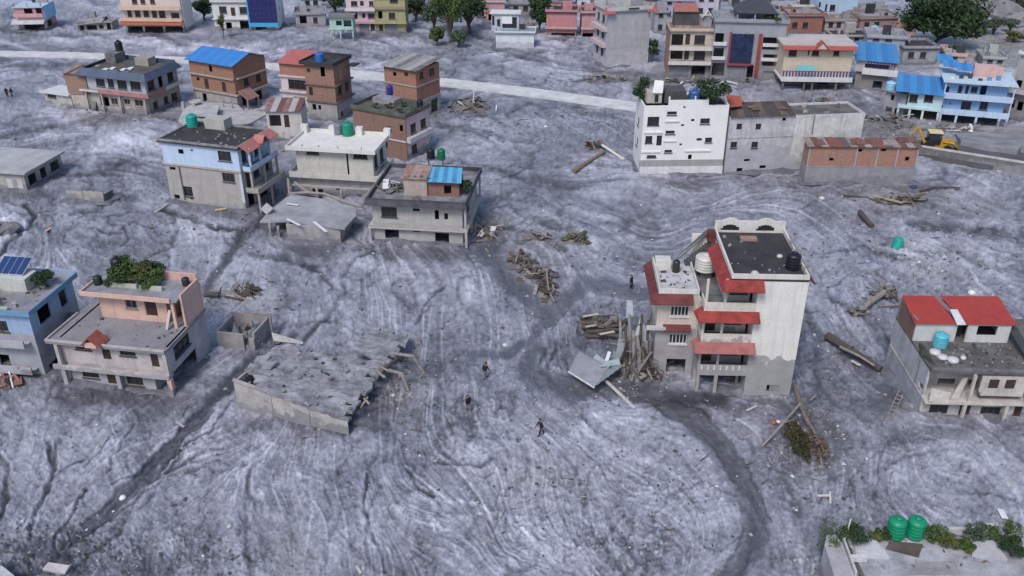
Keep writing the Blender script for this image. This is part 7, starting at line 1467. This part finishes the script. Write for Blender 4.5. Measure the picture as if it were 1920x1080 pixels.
logpiece('thick brown log lying left of the red-roofed house', [(1552, 630, .35), (1585, 650, .4), (1618, 672, .4), (1652, 692, .3)], .42, .3, BARK(), branches=3)
logpiece('pale split branch along the thick brown log', [(1575, 650, .85), (1612, 668, .8), (1640, 686, .6)], .13, .1, DRIFT()); logpiece('short pale chunk below the thick brown log', [(1596, 677, .15), (1614, 685, .15)], .14, .12, plain((.5, .46, .43)))
logpiece('leaning pale trunk with root plate, upper right mud', [(1602, 592, .3), (1628, 570, .8), (1658, 548, 1.0)], .22, .3, DRIFT(), 'fallen_tree', 'tree', branches=4)
rubble_house('dark root plate at the upper end of the leaning pale trunk', 1654, 556, 2.2, 1.6, 1.0, WOOD(), 'root_plate', 16, 'roots', [BARK()]); rubble_house('small root clump at the lower end of the leaning pale trunk', 1606, 590, 1.6, 1.0, .6, WOOD(), 'root_plate', 9, 'roots', [BARK(), DRIFT()])
logpiece('thin pale pole pointing at the red-roofed house', [(1648, 574, .3), (1688, 571, .3)], .1, .08)
logpiece('lit brown log lying alone left of the white building', [(1076, 320, .25), (1100, 305, .3), (1134, 284, .35)], .34, .26, plain((.24, .185, .14), .9, .1, .4)); logpiece('white squared beam next to the lone brown log', [(1129, 272, .9), (1170, 299, .15)], .2, .18, plain((.60, .57, .54), .8), 'beam', 'beam', bend=0); rubble_house('brown root mass between the lone log and the white beam', 1117, 277, 3.2, 2.4, .9, WOOD(), 'root_plate', 14, 'roots', [BARK(), WOOD()])
logpiece('uprooted dead tree trunk below the tall white house', [(1490, 724, .3), (1500, 754, .5), (1511, 785, .6), (1526, 808, .5), (1540, 838, .15)], .2, .1, plain((.20, .165, .15), .9, .1, .4), 'fallen_tree', 'tree', branches=8)
logpiece('long bare branch of the uprooted tree reaching left', [(1500, 757, .6), (1470, 792, .7), (1448, 816, .5), (1428, 838, .1)], .12, .08, DRIFT(), 'branch', 'branch', branches=2); logpiece('short pale stick below the uprooted tree', [(1535, 842, .2), (1543, 879, .1)], .09, .07); logpiece('pale broken stick right of the uprooted tree', [(1520, 750, .2), (1530, 741, .2)], .1, .08)
plant('moss_mound', 'dark mossy clump hanging on the uprooted tree', 'clump', GP(1496, 828), 1.9, 1.1, foliage((.045, .045, .02), (.07, .06, .03)), 1800, .11, 12, .1, dy=5.4, low=.1); plant('twig_clump', 'reddish twig tangle beside the mossy clump', 'twigs', GP(1532, 836), 2.2, .9, foliage((.12, .088, .075), (.18, .135, .115)), 700, .12, 9, .1, dy=4.4, low=.1)
def ladder():
    a, b = G(1666, 788, .1), G(1688, 738, 1.0); r = thing('ladder', 'wooden ladder leaning near the red-roofed house', 'ladder', a); d = b - a; s_ = d.cross(Vector((0, 0, 1))).normalized() * .22
    for k in (-1, 1): MB().tube([s_ * k, d + s_ * k], [.05, .05], 6).build('rail', DRIFT(), r)
    for i in range(7): p = d * ((i + .5) / 7); MB().tube([p - s_, p + s_], [.035, .035], 5).build('rung', DRIFT(), r)
ladder()
tank('teal water tank washed onto the open mud, right', GP(1680, 466, -.1), .62, 1.35, (.01, .33, .27), tilt=(14, 8))
logpiece('short dark log standing out of the mud right of the tall white house', [(1612, 398, .3), (1624, 412, .35), (1636, 424, .25)], .34, .28, BARK()); logpiece('pale curved branch on the driftwood mound', [(1025, 507, .9), (1027, 530, .8), (1030, 548, .6), (1040, 566, .1)], .1, .08)
logpiece('pale pole behind the pink house', [(394, 545, .4), (440, 552, .5), (468, 566, .2)], .15, .13); logpiece('short dark beam behind the pink house', [(420, 556, .4), (455, 562, .4)], .14, .12, BARK()); rubble_house('brown planks and rubble behind the pink house', 462, 556, 4.0, 2.2, .7, WOOD(), 'debris_heap', 14, 'debris', [WOOD(), DRIFT(), BARK()])
rubble_house('olive earth mound in the mud left of the tall house', 1082, 456, 3.6, 1.8, 1.0, OLIVE(), 'debris_heap', 10, 'debris', [BARK(), OLIVE()]); rubble_house('small brown mound in the mud centre, upper', 1010, 450, 3.0, 2.0, .8, WOOD(), 'debris_heap', 10, 'debris', [BARK(), DRIFT()])
rubble_house('reddish debris at the left border below the blue house', 8, 718, 3, 1.6, .6, plain((.3, .14, .12)), 'debris_heap', 12, 'debris', [plain((.3, .14, .12)), WOOD(), WHITEF()]); rubble_house('pale rubble along the road foot before the glass-fronted building', 1300, 156, 14, 4, .8, WHITEF(), 'rubble_heap', 26, 'rubble', [CONC(), WHITEF(), WOOD(), DRIFT()])
rubble_house('earthy rubble strip right of the concrete road end', 1130, 150, 16, 4, .7, WHITEF(), 'rubble_heap', 20, 'rubble', [CONC(), WOOD(), DRIFT()]); rubble_house('debris strewn behind the grey corner house', 1800, 246, 9, 4, .5, WHITEF(), 'rubble_heap', 16, 'rubble', [CONC(), WHITEF(), DRIFT()])
logpiece('yellowish log crossing the dark debris below the brick building', [(1640, 368, .3), (1690, 380, .6), (1720, 372, .3)], .2, .15, plain((.34, .29, .2))); logpiece('thin dark pole right of the dark debris', [(1725, 358, .2), (1755, 350, .25), (1800, 352, .1)], .16, .12, BARK()); logpiece('dark thin log left of the dark debris', [(1582, 366, .2), (1625, 370, .2), (1660, 384, .2)], .14, .1, BARK())
for i, (a, b, w_, c, la) in enumerate((((1874, 958), (1883, 976), .45, (.7, .69, .72), 'white panel on the mud above the bottom right bushes'), ((1532, 933), (1556, 931), .22, (.58, .55, .52), 'short pale plank lying sideways, lower right mud'), ((1556, 922), (1556, 948), .14, (.62, .58, .54), 'thin pale post beside the short plank, lower right mud'), ((668, 1062), (677, 1076), .2, (.5, .47, .46), 'small pale stick at the bottom edge, centre left'), ((330, 790), (345, 800), .2, (.4, .39, .4), 'grey slat beside the dark gully'), ((403, 397), (425, 395), .4, (.5, .42, .25), 'yellowish board at the foot of the blue and beige house'), ((290, 398), (316, 386), .25, (.42, .41, .42), 'grey beam pointing at the blue and beige house'), ((86, 434), (96, 428), .35, (.55, .36, .28), 'salmon board in the mud, left'), ((1850, 985), (1870, 985), .3, (.5, .5, .5), 'pale slat among the bottom right bushes'), ((1400, 770), (1418, 762), .18, (.5, .47, .45), 'thin plank in front of the tall white house'), ((1245, 690), (1262, 684), .15, (.5, .46, .42), 'thin plank in the dark doorway of the tall white house'))):
    board(la, GP(a[0], a[1], .18), GP(b[0], b[1], .22), w_, .07, plain(c, .8, .2, .25), 'board', 'board')
for i, (x, y, r, c, la) in enumerate(((229, 928, .28, (.75, .74, .74), 'white bundle lying in the dark gully'), (1451, 790, .3, (.34, .10, .09), 'red cloth bundle left of the uprooted tree'), (1460, 786, .2, (.7, .68, .68), 'small white bundle touching the red cloth'), (947, 644, .26, (.6, .58, .57), 'white bundle in the centre of the mud'), (1520, 290, .1, (.7, .7, .7), 'white bundle at the wall foot'), (1822, 549, .42, (.72, .71, .72), 'white dish-shaped object behind the red roof'), (1820, 248, .4, (.75, .73, .73), 'round white object on the bank behind the backhoe'), (1712, 352, .45, (.05, .06, .16), 'dark blue tarpaulin bundle at the corner of the brick building'), (1541, 372, .4, (.55, .54, .52), 'pale bundle left of the dark debris'), (430, 985, .2, (.5, .48, .48), 'pale lump at the lower left'))):
    if i == 4: continue
    m = MB().lathe([(r * .8, 0), (r * 1.05, r * .35), (r * .8, r * .75), (r * .25, r)], 9); m.v = [(p[0] * random.uniform(.85, 1.2), p[1] * random.uniform(.85, 1.2), p[2] * random.uniform(.85, 1.15)) for p in m.v]; o = m.build('bundle', plain(c, .75, .2, .3), None, True, label=la, category='bundle'); o.location = GP(x, y, -.03)
boulder('large pale boulder at the left edge of the mud', 8, 432, 1.9, .5)

# ------------------------------------------------------------------ loose stones, twigs and scraps over the mud (uncountable)
def scatter(name, label, n, lo, hi, m, zones, flat=.6, stick=False):
    V = []; F_ = []; zw = np.array([z[2] * z[3] * z[4] for z in zones], float); zw /= zw.sum(); pick = RNG.choice(len(zones), n, p=zw)
    cube = np.array([(-1, -1, -1), (1, -1, -1), (1, 1, -1), (-1, 1, -1), (-1, -1, 1), (1, -1, 1), (1, 1, 1), (-1, 1, 1)], float); fc = [(3, 2, 1, 0), (4, 5, 6, 7), (0, 1, 5, 4), (1, 2, 6, 5), (2, 3, 7, 6), (3, 0, 4, 7)]
    for k in pick:
        x, y, rx, ry, _ = zones[k]; g = G(x + random.gauss(0, .6) * rx, min(max(y + random.gauss(0, .6) * ry, 45), 1150)); sc_ = random.uniform(lo, hi) * (.6 + .4 * g.y / 75); sc_ *= random.choice((.6, .8, 1, 1, 1.7)); a = random.uniform(0, 6.28); ca, sa = math.cos(a), math.sin(a); z0 = gz(g.x, g.y)
        L = sc_ * (random.uniform(4, 9) if stick else random.uniform(.8, 1.5)); wd = sc_ * (.35 if stick else 1); hh = sc_ * (.35 if stick else flat); tl = random.uniform(-.25, .25)
        q = cube * RNG.uniform(.65, 1.1, (8, 3)); b = len(V)
        for (u, v_, w_) in q: X, Y = u * L, v_ * wd; V.append((g.x + X * ca - Y * sa, g.y + X * sa + Y * ca, z0 + .3 * hh + w_ * hh + u * tl * L))
        F_ += [tuple(i + b for i in f) for f in fc]
    me_ = bpy.data.meshes.new(name); me_.from_pydata(V, [], F_); me_.materials.append(m); link(name, me_, None, label=label, category='debris', kind='stuff')
ALL = [(960, 600, 900, 420, .5), (300, 480, 300, 100, .4), (1500, 600, 300, 200, .6)] + SPECK + [(1700, 480, 200, 90, 1.5), (1640, 250, 130, 30, 3), (960, 240, 240, 40, 1.5), (870, 210, 60, 20, 4), (1190, 690, 60, 60, 3), (740, 720, 50, 50, 3), (905, 440, 40, 40, 4), (1520, 820, 60, 70, 3), (1470, 210, 120, 20, 4), (1690, 375, 110, 18, 4), (480, 560, 60, 20, 2), (250, 215, 120, 12, 3), (1280, 150, 130, 14, 4), (600, 90, 500, 30, .8)]
scatter('dark_stones', 'small dark stones strewn over the mud', 2600, .03, .085, concrete((.11, .108, .12), (.06, .058, .065), 1), ALL)
scatter('pale_stones', 'small pale stones strewn over the mud', 2600, .03, .085, concrete((.42, .41, .42), (.28, .27, .28), 1), ALL)
scatter('twigs', 'brown twigs and splinters strewn over the mud', 700, .035, .08, plain((.16, .12, .095), .9, .1, .5), ALL, stick=True)
scatter('pale_splinters', 'pale wood splinters strewn over the mud', 400, .04, .08, plain((.42, .38, .35), .9, .1, .4), ALL, stick=True)
scatter('scraps', 'white scraps of plastic strewn over the mud', 260, .05, .12, plain((.66, .65, .66), .6), ALL, flat=.3)

# mud piled unevenly against the walls
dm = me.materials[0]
for h in HOUSES:
    x0, y0, x1, y1 = h.bb; per = []
    n = max(10, int((x1 - x0) / .6)); k = max(8, int((y1 - y0) / .6))
    per += [(x0 + (x1 - x0) * i / n, y0, 0, -1) for i in range(n)] + [(x1, y0 + (y1 - y0) * i / k, 1, 0) for i in range(k)] + [(x1 - (x1 - x0) * i / n, y1, 0, 1) for i in range(n)] + [(x0, y1 - (y1 - y0) * i / k, -1, 0) for i in range(k)]
    m = MB(); N = len(per); ph = random.uniform(0, 9); far = h.o.y > 140
    for i, (x, y, nx_, ny_) in enumerate(per):
        p = per[i - 1]; q = per[(i + 1) % N]; nx2 = nx_ + p[2] + q[2]; ny2 = ny_ + p[3] + q[3]; l = math.hypot(nx2, ny2); nx2 /= l; ny2 /= l
        t_ = .5 + .5 * math.sin(i * .55 + ph) * math.sin(i * .23 + ph * 2); hh = (.03 + .34 * t_ ** 2) * random.uniform(.7, 1.3); wd = (.3 + 1.3 * t_) * random.uniform(.8, 1.2)
        for f, z in ((-.12, hh), (.35, hh * .55 + random.uniform(-.04, .04)), (1.0, -.15)):
            m.v.append((x + nx2 * wd * f, y + ny2 * wd * f, z + .05))
    for i in range(N):
        j = (i + 1) % N
        for r_ in (0, 1): m.f.append((i * 3 + r_, i * 3 + r_ + 1, j * 3 + r_ + 1, j * 3 + r_))
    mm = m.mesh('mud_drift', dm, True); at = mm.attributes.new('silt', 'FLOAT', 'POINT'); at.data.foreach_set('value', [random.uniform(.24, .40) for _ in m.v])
    o = link('mud_drift', mm, None, (h.o.x, h.o.y, 0), (0, 0, h.yaw), kind='structure')

# litter on the roofs: too small to pick apart, one part per roof and colour
def litter(h, x0, y0, x1, y1, z, n, lo=.06, hi=.25):
    for m in (concrete((.36, .35, .36), (.24, .235, .24), 1), plain((.10, .085, .075), .9, .1, .5)):
        mb = MB()
        for _ in range(n):
            x, y = random.uniform(x0, x1), random.uniform(y0, y1); r = random.uniform(lo, hi) * random.choice((.5, .7, 1, 1.4)); a = random.uniform(0, 3.1); c, s_ = math.cos(a) * r, math.sin(a) * r; k = random.uniform(.2, .8); t_ = random.uniform(.02, .16)
            mb.hexa([(x - c + s_ * k, y - s_ - c * k, z + .004), (x + c + s_ * k, y + s_ - c * k, z + .004), (x + c - s_ * k, y + s_ + c * k, z + .004), (x - c - s_ * k, y - s_ + c * k, z + .004)], [(x - c * .8 + s_ * k * .7, y - s_ * .8 - c * k * .7, z + t_), (x + c * .9 + s_ * k, y + s_ * .9 - c * k, z + t_), (x + c * .7 - s_ * k * .9, y + s_ * .7 + c * k * .9, z + t_ * 1.3), (x - c - s_ * k * .6, y - s_ + c * k * .6, z + t_)])
        mb.build('roof_litter', m, h.root, kind='stuff')
litter(F5, 2.3, .4, F5.W - .4, 9.0, 11.67, 16, .04, .13); litter(F5, -3.2, 3.0, -.4, 7.0, 8.71, 14)
litter(F6, 1.0, .2, 8.6, 4.2, 4.95, 46, .04, .16); litter(F2, -.3, -.2, F2.W - .5, 4.0, zat((330, 737), 655), 18, .03, .12); litter(BW, .2, .2, BW.W - .2, 6.0, zat((462, 395), 281) + .22, 34, .05, .18); litter(F1, .5, .2, F1.W, 6, 6.95, 30); litter(WB, .5, .5, WB.W - .5, 5.8, zat((1353, 324), 197) - .35, 30)
